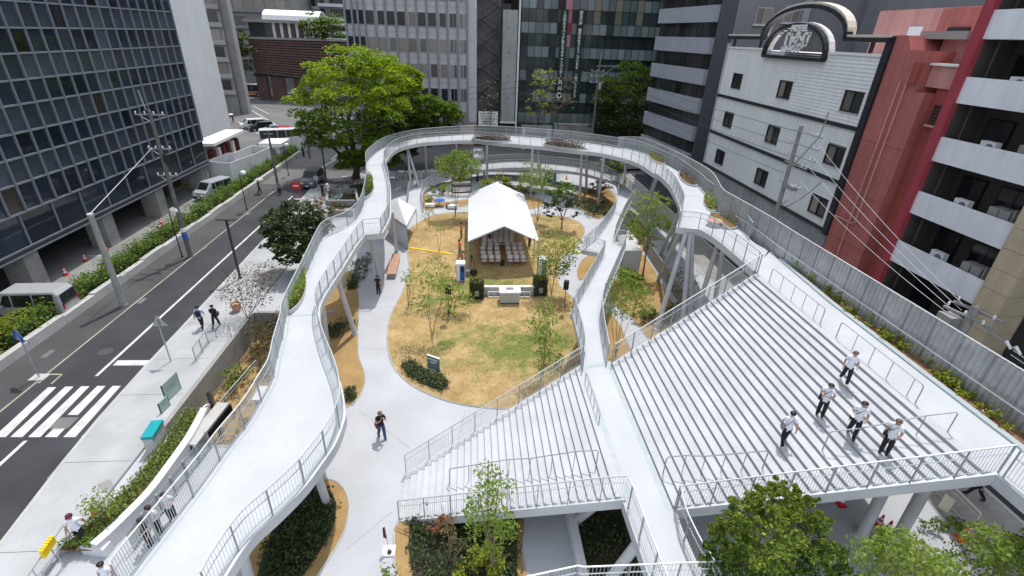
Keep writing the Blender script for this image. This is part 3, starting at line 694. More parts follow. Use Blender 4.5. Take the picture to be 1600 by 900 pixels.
rail('railing', 'sloping railing on the near edge of the lower steps above the planting', line(lambda x: lf(x)-.04, XL0, XL1-.7, .06, ZC-.2) + [Vector((5.3, lf(XL1)-.02, ZC)), Vector((5.36, 11.3, ZC))], sp=1.2, bsp=.10, mesh_r=.006)
rail('railing', 'railing on the left of the landing walkway by the bottom edge', [v for v in [Vector((5.37, 11.3, ZC)), Vector((5.39, 9.5, ZC)), Vector((5.5, 6.5, ZC))]], sp=1.2, bsp=.10)
rail('railing', 'curved railing on the right of the landing walkway behind the bushy tree', catmull([Vector((6.98, 11.1, ZC))] + rightcurve[1:], 5), sp=1.2, bsp=.10)
rail('railing', 'sloping railing at the garden edge of the upper steps', line(lambda x: rb(x)+.06, XR0, XR1, ZC+.06, ZT+.05), sp=1.25, bsp=.10)
rail('railing', 'sloping railing on the near edge of the upper steps behind the bushy tree', line(lambda x: rf(x)-.05, XR0, XR1, ZC+.06, ZT+.05) + [Vector((15.72, rf(XR1)-.04, ZT))], sp=1.25, bsp=.10, mesh_r=.008)
rail('railing', 'short railing along the top landing at the right edge of the picture', [Vector((15.72, 9.3, ZT)), Vector((15.72, 5, ZT)), Vector((15.72, 2, ZT))], sp=1.25, bsp=.10, mesh_r=.008)
near_p = [at(820, 902, 4.7), at(903, 884, 4.7), at(912, 886, 4.7), at(1130, 877, 4.7), at(1145, 879, 4.7)]
rail('railing', 'bright railing crossing the bottom edge of the picture', [p - Vector((0,0,1.1)) for p in near_p[1:]], sp=1.3, bsp=.11)
rail('railing', 'low handrail rising to a corner post at the bottom edge', [p - Vector((0,0,1.1)) for p in near_p[:2]], sp=1.0, bsp=.11)
g = MB(); q = [p - Vector((0,0,1.12)) for p in near_p[1:]]
# intermediate grab rails standing on the steps
def hoop(label, pts, h=.85, m='post', gap=1):
    root = thing('grab_rail', label, 'handrail', pts[0], 'hooped grab rails on the steps'); P = [Vector(p) for p in pts]; up = Vector((0,0,h))
    a, b_ = P[0], P[-1]; d0 = (P[1]-P[0]).normalized() * .07; d1 = (P[-1]-P[-2]).normalized() * .07
    g = MB(); g.tube([a, a + up*.9, a + up + d0] + [p + up for p in P[1:-1]] + [b_ + up - d1, b_ + up*.9, b_], .022, 6); g.build('hoop_tube', M[m], root)
    for p in P[1:-1]:
        g = MB(); g.tube([p, p + up], .016, 5); g.build('post', M[m], root)
stz = lambda x, x0, x1, z0, z1, n: z0 + (min(n, max(0, math.floor((x-x0)/((x1-x0)/n)) + 1))) * (z1-z0)/n
zL = lambda x: stz(x, XL0, XL1, 0, ZC, 28); zR = lambda x: stz(x, XR0, XR1, ZC, ZT, 26)
def hl(x0, y0, x1, y1, n, zf): return [Vector((x0+(x1-x0)*i/n, y0+(y1-y0)*i/n, zf(x0+(x1-x0)*i/n))) for i in range(n+1)]
hoop('grab rail across the lower steps behind the slender tree', hl(-.95, 15.0, 4.75, 13.4, 7, zL))
hoop('grab rail on the near left part of the upper steps', hl(7.05, 12.6, 10.1, 11.7, 5, zR))
hoop('grab rail on the upper steps beside the girl with the shoulder bag', hl(12.1, 11.75, 15.7, 11.2, 4, zR))
hoop('far grab rail along the top landing edge', [Vector((15.75, y, ZT)) for y in (22.3, 21.3, 20.3, 19.4, 18.5)] + [Vector((15.75, 18.0, ZT))], h=.8)
hoop('near grab rail along the top landing edge', [Vector((15.75, y, ZT)) for y in (16.9, 15.9, 14.95, 14.0, 13.0)] + [Vector((15.75, 12.6, ZT))], h=.8)
hoop('short grab rail beside the glazed strip of the landing', [Vector((5.33, y, ZC)) for y in (18.3, 17.7, 17.1, 16.5, 15.9, 15.5)], h=.5)

# ------------------------------------------------------------------ corrugated screen fence on the right
FZ = 8.65
fp = [at(x, y, z) for x, y, z in ((966,214,7.5),(1003,214,7.6),(1035,227,7.9),(1067,242,8.1),(1095,256.5,8.25),(1115,271,8.35),(1129,296,8.5),(1138,301,8.5),(1204,338,8.62))]
fpath = [fp[0]] + catmull(fp[1:7], 4) + [fp[7], fp[8], Vector((18.22, 25.3, FZ)), Vector((18.3, 12, FZ)), Vector((18.25, 2, FZ))]
fence = thing('corrugated_fence', 'tall grey corrugated metal screen along the right side of the ring', 'fence', fpath[10])
fpp = resample(fpath, 1.22)
for i, (p, q) in enumerate(zip(fpp, fpp[1:])):
    d = q - p; L_ = d.length; d /= L_; n = Vector((d.y, -d.x, 0)); g = MB(); H_ = 2.2
    k = 20; vs = []
    for j in range(k+1):
        off = (0.0, .0, .05, .05)[j % 4]
        pt = p + d * (L_ * (.02 + .96*j/k)) + n * off
        vs += [(pt.x, pt.y, pt.z - H_), (pt.x, pt.y, pt.z - .03)]
    g.add(vs, [(2*j, 2*j+2, 2*j+3, 2*j+1) for j in range(k)]); g.build('panel', M['fencepanel'], fence)
    g = MB(); g.box((p.x-.03, p.y-.03, p.z - H_ - .2), (p.x+.03, p.y+.03, p.z)); g.build('post', M['post'], fence)
g = MB(); g.tube(fpp, .03, 6); g.build('top_rail', M['steelwhite'], fence)
fpp = [Vector((p.x, p.y, 0)) for p in fpp]
nr = [p for p in fpp if p.y < 31.5]
g = MB(); g.tube([p + Vector((-.16, 0, 7.45)) for p in nr], .024, 6); g.build('handrail', M['steelwhite'], fence)
for p in nr[::1]:
    g = MB(); g.bar(p + Vector((-.16, 0, 7.45)), p + Vector((-.02, 0, 7.40)), .015, .03); g.build('bracket', M['rail'], fence)
# ------------------------------------------------------------------ buildings
M['tower_glass'] = glassmat('tower_glass', (0.018, 0.025, 0.038), 0.05, var=.5)
M['tower_spandrel'] = glassmat('tower_spandrel', (0.045, 0.055, 0.070), 0.16, var=.35)
M['tower_brown'] = glassmat('tower_pane_blind', (.045, .038, .034), .2, var=.3)
M['tower_black'] = glassmat('tower_pane_black', (.006, .007, .009), .05, var=.3)
M['mullion'] = mat('anodised_mullion', (0.21, 0.24, 0.275), 0.45, 0.3, var=.1, scale=1)
M['tower_dark'] = mat('dark_cladding', (0.03, 0.032, 0.035), 0.5, var=.15, scale=1)
M['beamgrey'] = mat('grey_beam_panel', (0.06, 0.067, 0.075), 0.4, var=.12, scale=.6, stain=.2)
M['slab_white'] = mat('pale_rendered_wall', (0.68, 0.70, 0.72), 0.8, var=.03, scale=.6, stain=.08, sscale=.15, streak=0.08)
M['tile_pink'] = mat('pale_pink_tile', (0.60, 0.565, 0.58), 0.6, var=.05, scale=1.5, stain=.1, sscale=.3, streak=0.08)
M['fin'] = mat('blue_grey_fin', (0.22, 0.245, 0.285), 0.5, 0.1, var=.1, scale=1)
M['winglass'] = glassmat('window_glass', (0.03, 0.03, 0.033), 0.1, var=.6)
M['winblind'] = glassmat('window_with_blind', (0.22, 0.195, 0.175), 0.15, var=.5)
M['frame_al'] = mat('aluminium_frame', (0.5, 0.5, 0.5), 0.4, .3, var=.05)
M['bglass'] = glassmat('black_curtain_glass', (0.034, 0.048, 0.05), 0.05, var=.3)
M['bglass_teal'] = glassmat('teal_curtain_glass', (0.045, 0.065, 0.067), 0.05, var=.5)
M['bblind'] = glassmat('pane_with_pale_blind', (0.165, 0.205, 0.21), 0.08, var=.35)
M['pane_red'] = glassmat('red_pane', (0.30, 0.035, 0.045), 0.15, var=.2)
M['pane_pink'] = glassmat('pink_pane', (0.40, 0.20, 0.23), 0.15, var=.2)
M['pane_yel'] = glassmat('straw_pane', (0.19, 0.19, 0.14), 0.15, var=.2)
M['hotel'] = mat('pale_lap_siding', (0.78, 0.80, 0.785), 0.75, var=.03, scale=3, stain=.08, sscale=.35, streak=0.1)
M['hotel_base'] = mat('blue_grey_render', (0.36, 0.38, 0.405), 0.85, var=.08, scale=2, stain=.3, sscale=.5, streak=0.25)
M['trim'] = mat('black_trim', (0.02, 0.022, 0.027), 0.4, var=.1)
M['redwall'] = mat('salmon_red_render', (0.46, 0.15, 0.13), 0.8, var=.05, scale=2, stain=.15, sscale=.4, streak=0.22)
M['redwall2'] = mat('brick_red_render', (0.36, 0.085, 0.07), 0.8, var=.05, scale=2, stain=.15, sscale=.4, streak=0.25)
M['crimson'] = mat('crimson_render', (0.36, 0.05, 0.07), 0.7, var=.05, scale=2, stain=.1, sscale=.4, streak=0.15)
M['pinkish'] = mat('faded_pink_render', (0.60, 0.30, 0.28), 0.8, var=.06, scale=2, stain=.15, sscale=.4, streak=0.22)
M['balcony'] = mat('white_balcony_render', (0.74, 0.765, 0.80), 0.75, var=.03, scale=2, stain=.1, sscale=.5, streak=0.12)
M['cream'] = mat('cream_tile', (0.52, 0.43, 0.30), 0.75, var=.07, scale=3, stain=.12, sscale=.6, streak=0.15)
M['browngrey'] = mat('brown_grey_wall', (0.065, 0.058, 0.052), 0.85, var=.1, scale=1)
M['bandgrey'] = mat('grey_band_tile', (0.36, 0.39, 0.43), 0.6, var=.06, scale=2, stain=.12, sscale=.4, streak=0.14)
M['brickdark'] = mat('dark_grey_tile', (0.085, 0.09, 0.105), 0.6, var=.12, scale=3)
M['greywall'] = mat('mid_grey_wall', (0.24, 0.255, 0.275), 0.8, var=.05, scale=1, stain=.1, streak=0.12)
M['louvre'] = mat('dark_brown_louvre', (0.15, 0.085, 0.075), 0.6, var=.25, scale=.8)
M['greyconc'] = mat('board_concrete', (0.42, 0.425, 0.42), 0.85, var=.06, scale=1, stain=.15, sscale=.4, streak=0.2)
M['offgrey'] = mat('weathered_office_wall', (0.28, 0.275, 0.265), 0.85, var=.08, scale=.6, stain=.2, sscale=.2, streak=0.25)
M['offband'] = mat('office_sill_band', (0.36, 0.355, 0.34), 0.85, var=.06, scale=.6, stain=.15, sscale=.2)
M['blackpole'] = mat('black_steel', (0.018, 0.018, 0.02), 0.5, var=.1)

def pane_x(mb, x, y0, y1, z0, z1, t=.05, mi=0): mb.box((x, y0, z0), (x + t, y1, z1), mi)
# ---- left glass tower
tw = thing('office_tower', 'dark glass office tower with square grid facade raised on concrete pillars', 'building', (-31.5, 45, 0))
g = MB(); g.box((-62, 6, 3.0), (-31.75, 62.35, 60)); g.build('core', M['tower_dark'], tw)
ZR = [5.65, 7.53, 9.15, 10.70, 12.46, 14.0, 15.65, 17.25, 18.9, 20.55, 22.2]
YC = [62.3 - 1.45*k for k in range(25)]
g = MB(); g.box((-.06, 0, 0), (0, 1, 1)); pm = {}
def unitpane(m):
    if m not in pm:
        q = MB(); q.box((-.06, .0, .0), (0, 1, 1)); pm[m] = q.mesh('pane', M[m])
    return pm[m]
def tpane(y0, y1, z0, z1, m, x=-31.62, name='pane', parent=tw):
    o = bpy.data.objects.new(name, unitpane(m)); COL.objects.link(o); o.parent = parent
    o.location = Vector((x, y0, z0)) - OFF[parent.name]; o.scale = (1, y1-y0, z1-z0); return o
for r, (z0, z1) in enumerate(zip(ZR, ZR[1:])):
    for c, (y1, y0) in enumerate(zip(YC, YC[1:])):
        if y0 > 27.5: tpane(y0, y1, z0, z1, 'tower_brown' if (r*31 + c*17) % 43 == 5 else 'tower_black' if (r*13 + c*29) % 37 == 3 else 'tower_spandrel' if r % 2 == 1 else ('tower_spandrel' if (r*7 + c*3) % 11 == 0 else 'tower_glass'))
for y in YC:
    g = MB(); g.box((-31.64, y-.05, 5.6), (-31.48, y+.05, 40)); g.build('mullion', M['mullion'], tw)
for z in ZR:
    g = MB(); g.box((-31.64, 6, z-.06), (-31.50, 62.3, z+.06)); g.build('transom', M['mullion'], tw)
ty = [62.3, 59.4, 56.4, 53.4, 50.4, 47.4, 44.4, 41.45, 38.5, 35.5, 32.5, 29.5, 26.5]
for y1, y0 in zip(ty, ty[1:]): tpane(y0, y1, 3.42, 5.6, 'tower_glass', -31.66)
for y in ty[1:]:
    g = MB(); g.box((-31.68, y-.05, 3.0), (-31.55, y+.05, 5.6)); g.build('mullion', M['mullion'], tw)
g = MB(); g.box((-31.9, 6, 2.95), (-31.5, 62.35, 3.36)); g.build('edge_beam', M['beamgrey'], tw)
g = MB(); g.box((-31.52, 6, 3.3), (-31.44, 62.35, 3.42)); g.box((-31.52, 6, 2.9), (-31.44, 62.35, 3.0)); g.build('beam_trim', M['mullion'], tw)
for y in (26.5, 34.6, 43.1, 51.2, 60.7):
    g = MB(); g.box((-33.4, y, 0), (-31.8, y+1.35, 2.95)); g.build('pillar', M['concrete'], tw)
g = MB(); g.box((-46, 6, 0), (-45.6, 62, 2.95)); g.build('back_wall', M['tower_dark'], tw)
g = MB(); g.box((-45, 62.35, 5.9), (-31.45, 70.0, 60)); g.build('end_wall', M['slab_white'], tw)
g = MB(); g.box((-45, 62.6, 0), (-35.5, 69.6, 5.9)); g.build('stair_core', M['concrete_dk'], tw)
# ---- low kiosk with flat white roof
ki = thing('ticket_kiosk', 'low kiosk with flat white roof and row of red vending machines', 'kiosk', (-38, 78, 0))
rp = [at(318, 221, 2.9), at(381, 198, 2.9), at(380, 201, 2.9), at(336, 223, 2.9)]
g = MB(); a, b_ = at(334, 225, 2.9), at(381, 203, 2.9); d = (b_ - a).normalized(); n = Vector((-d.y, d.x, 0)) * 3.2
g.prism([(a.x, a.y), (b_.x, b_.y), (b_.x+n.x, b_.y+n.y), (a.x+n.x, a.y+n.y)], 2.55, 2.95); g.build('roof', M['white'], ki)
g = MB(); m_ = n * .45; 
g.prism([(a.x+m_.x, a.y+m_.y), (b_.x+m_.x, b_.y+m_.y), (b_.x+n.x, b_.y+n.y), (a.x+n.x, a.y+n.y)], 0, 2.55); g.build('wall', M['concrete'], ki)
for k in range(6):
    p = a + (b_-a) * (.08 + .15*k) + n*.28; p.z = 0; g = MB(); g.obox(p + Vector((0,0,.95)), d*.45, n.normalized()*.35, (0,0,.95)); g.build('vending_machine', M['cloth_maroon'] if k % 3 != 1 else M['slab_white'], ki)
# ---- white panel enclosure and booth
en = thing('panel_enclosure', 'open topped white panel enclosure behind the hedge', 'enclosure', (-29, 67, 0))
pts = [(-29.4, 62.8), (-28.6, 67.0), (-28.5, 67.0), (-27.9, 72.6), (-30.6, 73.2), (-31.2, 68.4), (-31.9, 68.3), (-32.5, 63.6)]
for (p, q) in zip(pts, pts[1:] + pts[:1]):
    h = 2.9
    if (Vector(p)-Vector(q)).length < .2: continue
    g = MB(); g.bar((p[0], p[1], h/2), (q[0], q[1], h/2), .1, h); g.build('panel', M['slab_white'], en)
g = MB(); g.prism([pts[0], pts[1], pts[3], pts[4], pts[5], pts[7]], .02, 1.9); g.build('plant_unit', M['concrete_dk'], en)
g = MB(); c_ = at(391, 250, .0); g.obox((-28.25, 70.8, 1.35), (.02, 0, 0), (0, .42, 0), (0, 0, .42)); 
g2 = MB(); v = [(-28.02 , 71.0 + .42*math.cos(2*PI*k/20), 1.4 + .42*math.sin(2*PI*k/20)) for k in range(20)]
g2.add(v, [tuple(range(20))]); o = g2.build('round_sign', M['blue'], en)
bo = thing('parking_booth', 'small white booth with overhanging flat roof beside the panel enclosure', 'booth', (-28.2, 76, 0))
g = MB(); g.box((-29.6, 75.0, 0), (-27.6, 77.6, 2.5)); g.build('wall', M['slab_white'], bo)
g = MB(); g.box((-30.2, 74.4, 2.5), (-27.1, 78.2, 3.0)); g.build('roof', M['white'], bo)
g = MB(); g.box((-28.9, 74.96, .1), (-28.2, 75.02, 2.1)); g.build('door', M['cloth_grey'], bo)
ho = thing('hoarding', 'long white site hoarding near the road junction', 'hoarding', (-27, 81, 0))
for p, q in ((at(424, 246), at(472, 240)), (at(474, 238), at(500, 224))):
    k = 5
    for i in range(k):
        a = p.lerp(q, i/k); b_ = p.lerp(q, (i+.985)/k); g = MB(); g.bar((a.x, a.y, 1.35), (b_.x, b_.y, 1.35), .08, 2.7); g.build('panel', M['slab_white'], ho)
# ---- brown louvred building on columns
lv = thing('louvred_building', 'dark brown louvred building raised on columns with glass roof pavilion', 'building', (-42, 146, 0))
YL = 145.0
g = MB(); g.add([aty(387, 60, YL+.6), aty(560, 66, YL+.6), aty(560, 128, YL+.6), aty(440, 122, YL+.6), aty(400, 113, YL+.6)], [(0,4,3,2,1)]); g.build('wall', M['tower_dark'], lv)
for k in range(15):
    t = k/14; L = aty(387 + 14*t, 60 + 52*t, YL); R = aty(560, 65 + 66*t, YL); g = MB()
    g.bar(L, R, .5, .42, mi=0); g.build('louvre', M['louvre'], lv)
g = MB(); a = aty(388, 59, YL-.2); b_ = aty(560, 64, YL-.2); g.bar(a, b_, .6, .5); g.build('roof_edge', M['offband'], lv)
g = MB(); g.box((a.x, YL+.5, 14.9), (b_.x, YL+20, 15.25)); g.build('roof', M['concrete'], lv)
g = MB(); g.box((-57, YL+.5, 6), (-30, YL+20, 6.5)); g.build('floor_slab', M['tower_dark'], lv)
for x0, x1 in ((405, 420), (427, 446), (462, 470)):
    p, q = aty(x0, 150, YL+1), aty(x1, 150, YL+1); g = MB(); g.box((p.x, YL+1, -.1), (q.x, YL+3, 7)); g.build('column', M['louvre'], lv)
p, q = aty(388, 40, YL+2), aty(480, 40, YL+2)
g = MB(); g.box((p.x, YL+2, 15.2), (q.x, YL+14, 18.6)); g.build('pavilion_wall', M['bglass_teal'], lv)
for k in range(9):
    x = aty(425 + k*6, 40, YL+1.9).x; g = MB(); g.box((x, YL+1.8, 15.2), (x+.7, YL+2.0, 18.6)); g.build('pavilion_panel', M['white'] if k % 2 == 0 else M['louvre'], lv)
g = MB(); g.box((p.x-.8, YL+.8, 18.6), (q.x+7, YL+15, 19.3)); g.build('pavilion_roof', M['offband'], lv)
g = MB(); c0, c1 = aty(418, 30, YL+6), aty(505, 30, YL+6)
for k in range(7):
    a0, a1 = PI*k/7, PI*(k+1)/7
    g.add([(c0.x, YL+6-4*math.cos(a0), 19.3+2.4*math.sin(a0)), (c1.x, YL+6-4*math.cos(a0), 19.3+2.4*math.sin(a0)), (c1.x, YL+6-4*math.cos(a1), 19.3+2.4*math.sin(a1)), (c0.x, YL+6-4*math.cos(a1), 19.3+2.4*math.sin(a1))], [(0,1,2,3)])
g.build('barrel_skylight', M['white'], lv)
# ---- far office blocks
def far_block(name, label, Y0, xpx0, xpx1, ztop, rows, wall, band, zbase=0, win='winglass', cols=6, depth=20, margin=.04, zs=None):
    X0, X1 = aty(xpx0, 52, Y0).x, aty(xpx1, 52, Y0).x; r = thing(name, label, 'building', ((X0+X1)/2, Y0, 0))
    g = MB(); g.box((X0, Y0, zbase), (X1, Y0+depth, ztop)); g.build('wall', M[wall], r)
    for (z0, z1) in rows:
        w = X1-X0; a, b_ = X0 + margin*w, X1 - margin*w
        g = MB(); g.box((X0-.15, Y0-.5, z0-.9), (X1+.05, Y0, z0)); g.build('sill_band', M[band], r)
        for c in range(cols):
            u, v = a + (b_-a)*c/cols, a + (b_-a)*(c+.92)/cols
            g = MB(); g.box((u, Y0-.12, z0), (v, Y0-.02, z1)); f = g.build('window', M[win] if (c*5 + int(z0*3)) % 4 else M['winblind'], r)
    return r
far_block('office_block', 'grey office block with deep stacked window bays at the street corner', 121, 318, 350, 60, [(z, z+2.0) for z in (5.0, 8.3, 11.6, 14.9, 18.2, 21.5, 24.8)], 'offgrey', 'offband', cols=1, depth=1.5, margin=.12)
g = MB(); a, b_ = aty(350, 52, 121).x, aty(364, 52, 121).x + 2.2; sl = thing('office_block', 'plain grey slab wall beside the stacked window bays', 'building', (a, 121.5, 0)); g.box((a, 121.4, 0), (b_-2.2, 122.4, 60)); g.build('wall', M['offgrey'], sl)
g = MB(); g.box((b_-2.4, 121.2, 0), (b_-2.1, 122.6, 60)); g.build('corner_trim', M['offband'], sl)
far_block('office_block', 'dark grey office block with long ribbon windows behind the louvred building', 175, 330, 464, 60, [(z, z+2.4) for z in (9, 13.4, 17.8, 22.2, 27)], 'offgrey', 'greywall', win='winblind', cols=7, margin=.08)
far_block('office_block', 'pale office block with strip windows in the far distance', 205, 466, 512, 60, [(z, z+2.6) for z in (14, 19, 24.5, 29)], 'slab_white', 'slab_white', cols=4)
far_block('office_block', 'white banded office block just left of the pink tiled tower', 190, 503, 560, 60, [(z, z+2.6) for z in (13, 17, 21, 25, 29)], 'greywall', 'slab_white', cols=7)
# ---- pink tiled office
YP = 92.0
pk = thing('tiled_office', 'pale pink tiled office block with blue grey vertical fins', 'building', (-9, YP, 0))
g = MB(); g.box((-20.2, YP+.2, 0), (1.05, YP+22, 50)); g.build('wall', M['tile_pink'], pk)
fins = [-16.95, -15.3, -13.65, -12.0, -10.35, -8.7, -7.05, -5.4, -3.75, -2.1, -.5]
zr = [(3.55+3.8*k, 5.5+3.8*k) for k in range(-1, 8)]
for x in fins + [-18.9, -18.0, -20.0]:
    g = MB(); g.box((x-.14, YP-.28, 2.0), (x+.14, YP+.2, 50)); g.build('fin', M['fin'], pk)
k = 0
for (z0, z1) in zr:
    if z0 < 1: continue
    for x0, x1 in zip(fins, fins[1:]):
        k += 1; a, b_ = x0+.22, x1-.22
        if k % 3 == 0 or x0 > -5.5: a += .18
        m = 'winblind' if (11 < z0 < 16) or k % 5 == 0 else 'winglass'
        g = MB(); g.box((a-.06, YP+.08, z0-.06), (b_+.06, YP+.19, z1+.06)); w = g.build('window', M['frame_al'], pk)
        g = MB(); g.box((a, YP+.04, z0), ((a+b_)/2 - .02 if x0 > -4 else b_, YP+.12, z1)); g.build('pane', M[m], w)
        if x0 > -4: g = MB(); g.box(((a+b_)/2 + .04, YP+.04, z0), (b_, YP+.12, z1)); g.build('pane', M[m], w)
    g = MB(); g.box((-20.15, YP+.17, z0-.95), (1.0, YP+.21, z0-.92)); g.build('tile_joint', M['fin'], pk)
    for x0, x1 in ((-20.0, -18.9), (-18.9, -18.0), (-18.0, -16.95)):
        g = MB(); g.box((x0+.16, YP+.05, z0), (x1-.16, YP+.19, z1)); g.build('window', M['winglass'], pk)
g = MB(); g.box((-.4, YP-.1, 3.9), (1.06, YP+.3, 50)); g.build('end_pier', M['tile_pink'], pk)
g = MB(); g.box((-20.2, YP-.05, 0), (1.06, YP+.3, 3.4)); g.build('plinth', M['concrete'], pk)
# ---- fire escape recess
fe = thing('fire_escape', 'black steel zigzag fire escape between the pink block and a concrete pier', 'staircase', (3.2, YP+1, 0))
g = MB(); g.box((1.06, YP+3, 0), (5.2, YP+3.4, 50)); g.build('recess_wall', M['offgrey'], fe)
for k in range(7):
    z = 5.0 + 3.75*k; zz = z+1.9
    for (x0, x1, z0, z1, y) in ((1.8, 4.6, z, zz, YP+.4), (4.6, 1.8, zz, z+3.75, YP+1.5)):
        g = MB(); g.bar((x0, y, z0), (x1, y, z1), .9, .16); g.build('flight', M['blackpole'], fe)
        g = MB(); g.tube([(x0, y-.45, z0+1.0), (x1, y-.45, z1+1.0)], .04, 4)
        for i in range(9): g.tube([(x0+(x1-x0)*i/8, y-.45, z0+(z1-z0)*i/8), (x0+(x1-x0)*i/8, y-.45, z0+(z1-z0)*i/8+1.0)], .018, 3)
        g.build('handrail', M['blackpole'], fe)
    for x0, x1, zl in ((4.5, 5.2, zz), (1.1, 1.9, z)):
        g = MB(); g.box((x0, YP, zl-.1), (x1, YP+2.4, zl+.02)); g.build('landing', M['blackpole'], fe)
for x in (4.95, 5.2):
    g = MB(); g.box((x-.06, YP-.1, 0), (x+.06, YP, 50)); g.build('post', M['blackpole'], fe)
pier = thing('concrete_pier', 'tall bare concrete pier with a row of small holes', 'wall', (6.3, YP, 0))
g = MB(); g.box((5.35, YP-.4, 4.0), (7.75, YP+3, 21.6)); g.build('wall', M['greyconc'], pier)
for z in (8.0, 11.6, 15.2, 18.8):
    g = MB(); g.box((6.3, YP-.43, z), (6.5, YP-.39, z+.2)); g.build('hole', M['black'], pier)
g = MB(); g.box((5.35, YP+.2, 0), (7.75, YP+3, 4.0)); g.build('doorway', M['tower_dark'], pier)
g = MB(); g.box((5.2, YP-.5, 3.9), (7.9, YP, 4.2)); g.build('canopy', M['white'], pier)
g = MB(); g.tube([(8.05, YP-.5, 0), (8.05, YP-.5, 45)], .16, 8); tag(g.build('downpipe', M['white']), 'tall white pipe between the concrete pier and the black glass block', 'pipe')
bb = thing('billboard', 'white billboard with grey lettering in front of the fire escape', 'billboard', (3, 90.6, 0))
g = MB(); g.box((1.35, 90.6, 3.5), (4.75, 90.75, 5.95)); g.build('board', M['white'], bb)
for k in range(5):
    g = MB(); g.box((1.6 + .1*k, 90.57, 5.5-.42*k), (4.3 - .25*(k % 2), 90.61, 5.62-.42*k)); g.build('lettering', M['cloth_grey'], bb)
for x in (1.5, 4.6):
    g = MB(); g.box((x-.08, 90.62, 0), (x+.08, 90.74, 3.5)); g.build('leg', M['blackpole'], bb)
# ---- black glass office with banners
bk = thing('glass_office', 'black glass office block with a patchwork of panes and two hanging banners', 'building', (20, YP, 0))
g = MB(); g.box((8.35, YP+.5, 0), (34, YP+24, 50)); g.build('core', M['tower_dark'], bk)
XB = [8.4 + 1.2*k for k in range(21)]; 
zrow = [0.4, 2.2, 4.0, 5.82, 7.6, 9.2, 11.1, 12.8, 14.75, 16.45, 18.36, 20.04, 21.95, 23.7, 25.4]
rr = random.Random(5)
def bpane(x0, x1, z0, z1, m, y=YP):
    q = unit_y(m); o = bpy.data.objects.new('pane', q); COL.objects.link(o); o.parent = bk
    o.location = Vector((x0+.035, y, z0+.035)) - OFF[bk.name]; o.scale = (x1-x0-.07, 1, z1-z0-.07)
_uy = {}
def unit_y(m):
    if m not in _uy:
        q = MB(); q.box((0, 0, 0), (1, .1, 1)); _uy[m] = q.mesh('pane', M[m])
    return _uy[m]
for r, (z0, z1) in enumerate(zip(zrow, zrow[1:])):
    for c, (x0, x1) in enumerate(zip(XB, XB[1:])):
        win = r % 2 == 0
        m = 'bblind' if (win and rr.random() < .82) else ('bglass_teal' if rr.random() < .3 else 'bglass')
        y = YP
        if 13.0 < x0 < 20 and z0 > 20: m = 'pane_pink' if (c == 6 or (c == 7 and z0 > 23)) else m
        if c == 6 and r == 10: m = 'bblind'
        if c == 6 and 18.3 <= z0 <= 20: m = 'pane_red'
        if c == 6 and 16.4 <= z0 < 18.3: m = 'pane_pink'
        if c in (10, 13, 16) and z0 > 20: m = 'pane_yel'
        if c > 9 and not win and z0 < 19: m = 'bglass'; y = YP+.35
        bpane(x0, x1, z0, z1, m, y)
for x in XB:
    g = MB(); g.box((x-.03, YP-.04, .3), (x+.03, YP+.06, 26)); g.build('mullion', M['blackpole'], bk)
for z in zrow:
    g = MB(); g.box((8.4, YP-.03, z-.04), (32.5, YP+.07, z+.04)); g.build('transom', M['blackpole'], bk)
def banner(x, z0, z1, text, label, lean=0.0, emblem=False):
    r = thing('banner', label, 'banner', (x, YP-.5, z0), 'banners on the black glass office')
    g = MB(); w = .58; g.box((x-w, YP-.45, z0), (x+w, YP-.41, z1)); g.build('cloth', M['banner'], r)
    n = len(text); H = (z1-z0) * (.72 if emblem else .95); s = H/n
    for i, ch in enumerate(text):
        if ch == ' ': continue
        cu = bpy.data.curves.new('t', 'FONT'); cu.body = {'ー': '|'}.get(ch, ch); cu.size = min(s*1.05, .82); cu.align_x = 'CENTER'; cu.align_y = 'CENTER'; cu.extrude = .004; cu.offset = .012
        t = bpy.data.objects.new('t', cu); COL.objects.link(t); bpy.context.view_layer.update()
        me = bpy.data.meshes.new_from_object(t.evaluated_get(bpy.context.evaluated_depsgraph_get())); bpy.data.objects.remove(t)
        if len(me.vertices) == 0: continue
        me.materials.clear(); me.materials.append(M['white'])
        o = bpy.data.objects.new('letter', me); COL.objects.link(o); o.parent = r
        o.rotation_euler = (PI/2, 0, 0); o.location = Vector((x, YP-.462, z1 - .25 - s*(i+.5))) - OFF[r.name]
    if emblem:
        for q in range(2):
            zz = z0 + 2.9 - .95*q; g = MB()
            g.box((x-.33, YP-.462, zz-.32), (x-.2, YP-.452, zz+.32)); g.box((x+.2, YP-.462, zz-.32), (x+.33, YP-.452, zz+.32)); g.box((x-.33, YP-.462, zz+.2), (x+.33, YP-.452, zz+.34)); g.box((x-.2, YP-.462, zz-.1), (x+.2, YP-.452, zz)); g.build('lettering', M['white'], r)
        zz = z0 + .8; g = MB(); n = 20; v = []
        for k in range(n):
            a = 2*PI*k/n; v += [(x+.5*math.cos(a), YP-.46, zz+.5*math.sin(a)), (x+.27*math.cos(a), YP-.46, zz+.05+.27*math.sin(a))]
        g.add(v, [(2*k, (2*k+2) % (2*n), (2*k+3) % (2*n), 2*k+1) for k in range(n)]); g.build('emblem', M['white'], r)
    return r
M['banner'] = mat('dark_green_banner', (0.012, 0.03, 0.025), 0.7, var=.15)
banner(15.5, 8.0, 22.0, 'この街のすべてが私たちのキャンバスだ!', 'left dark green banner with white vertical lettering and a round emblem', emblem=True)
banner(18.2, 7.9, 22.1, '明治公園 開園おめでとうございます 一同アカデメイア', 'right dark green banner with white vertical lettering only')
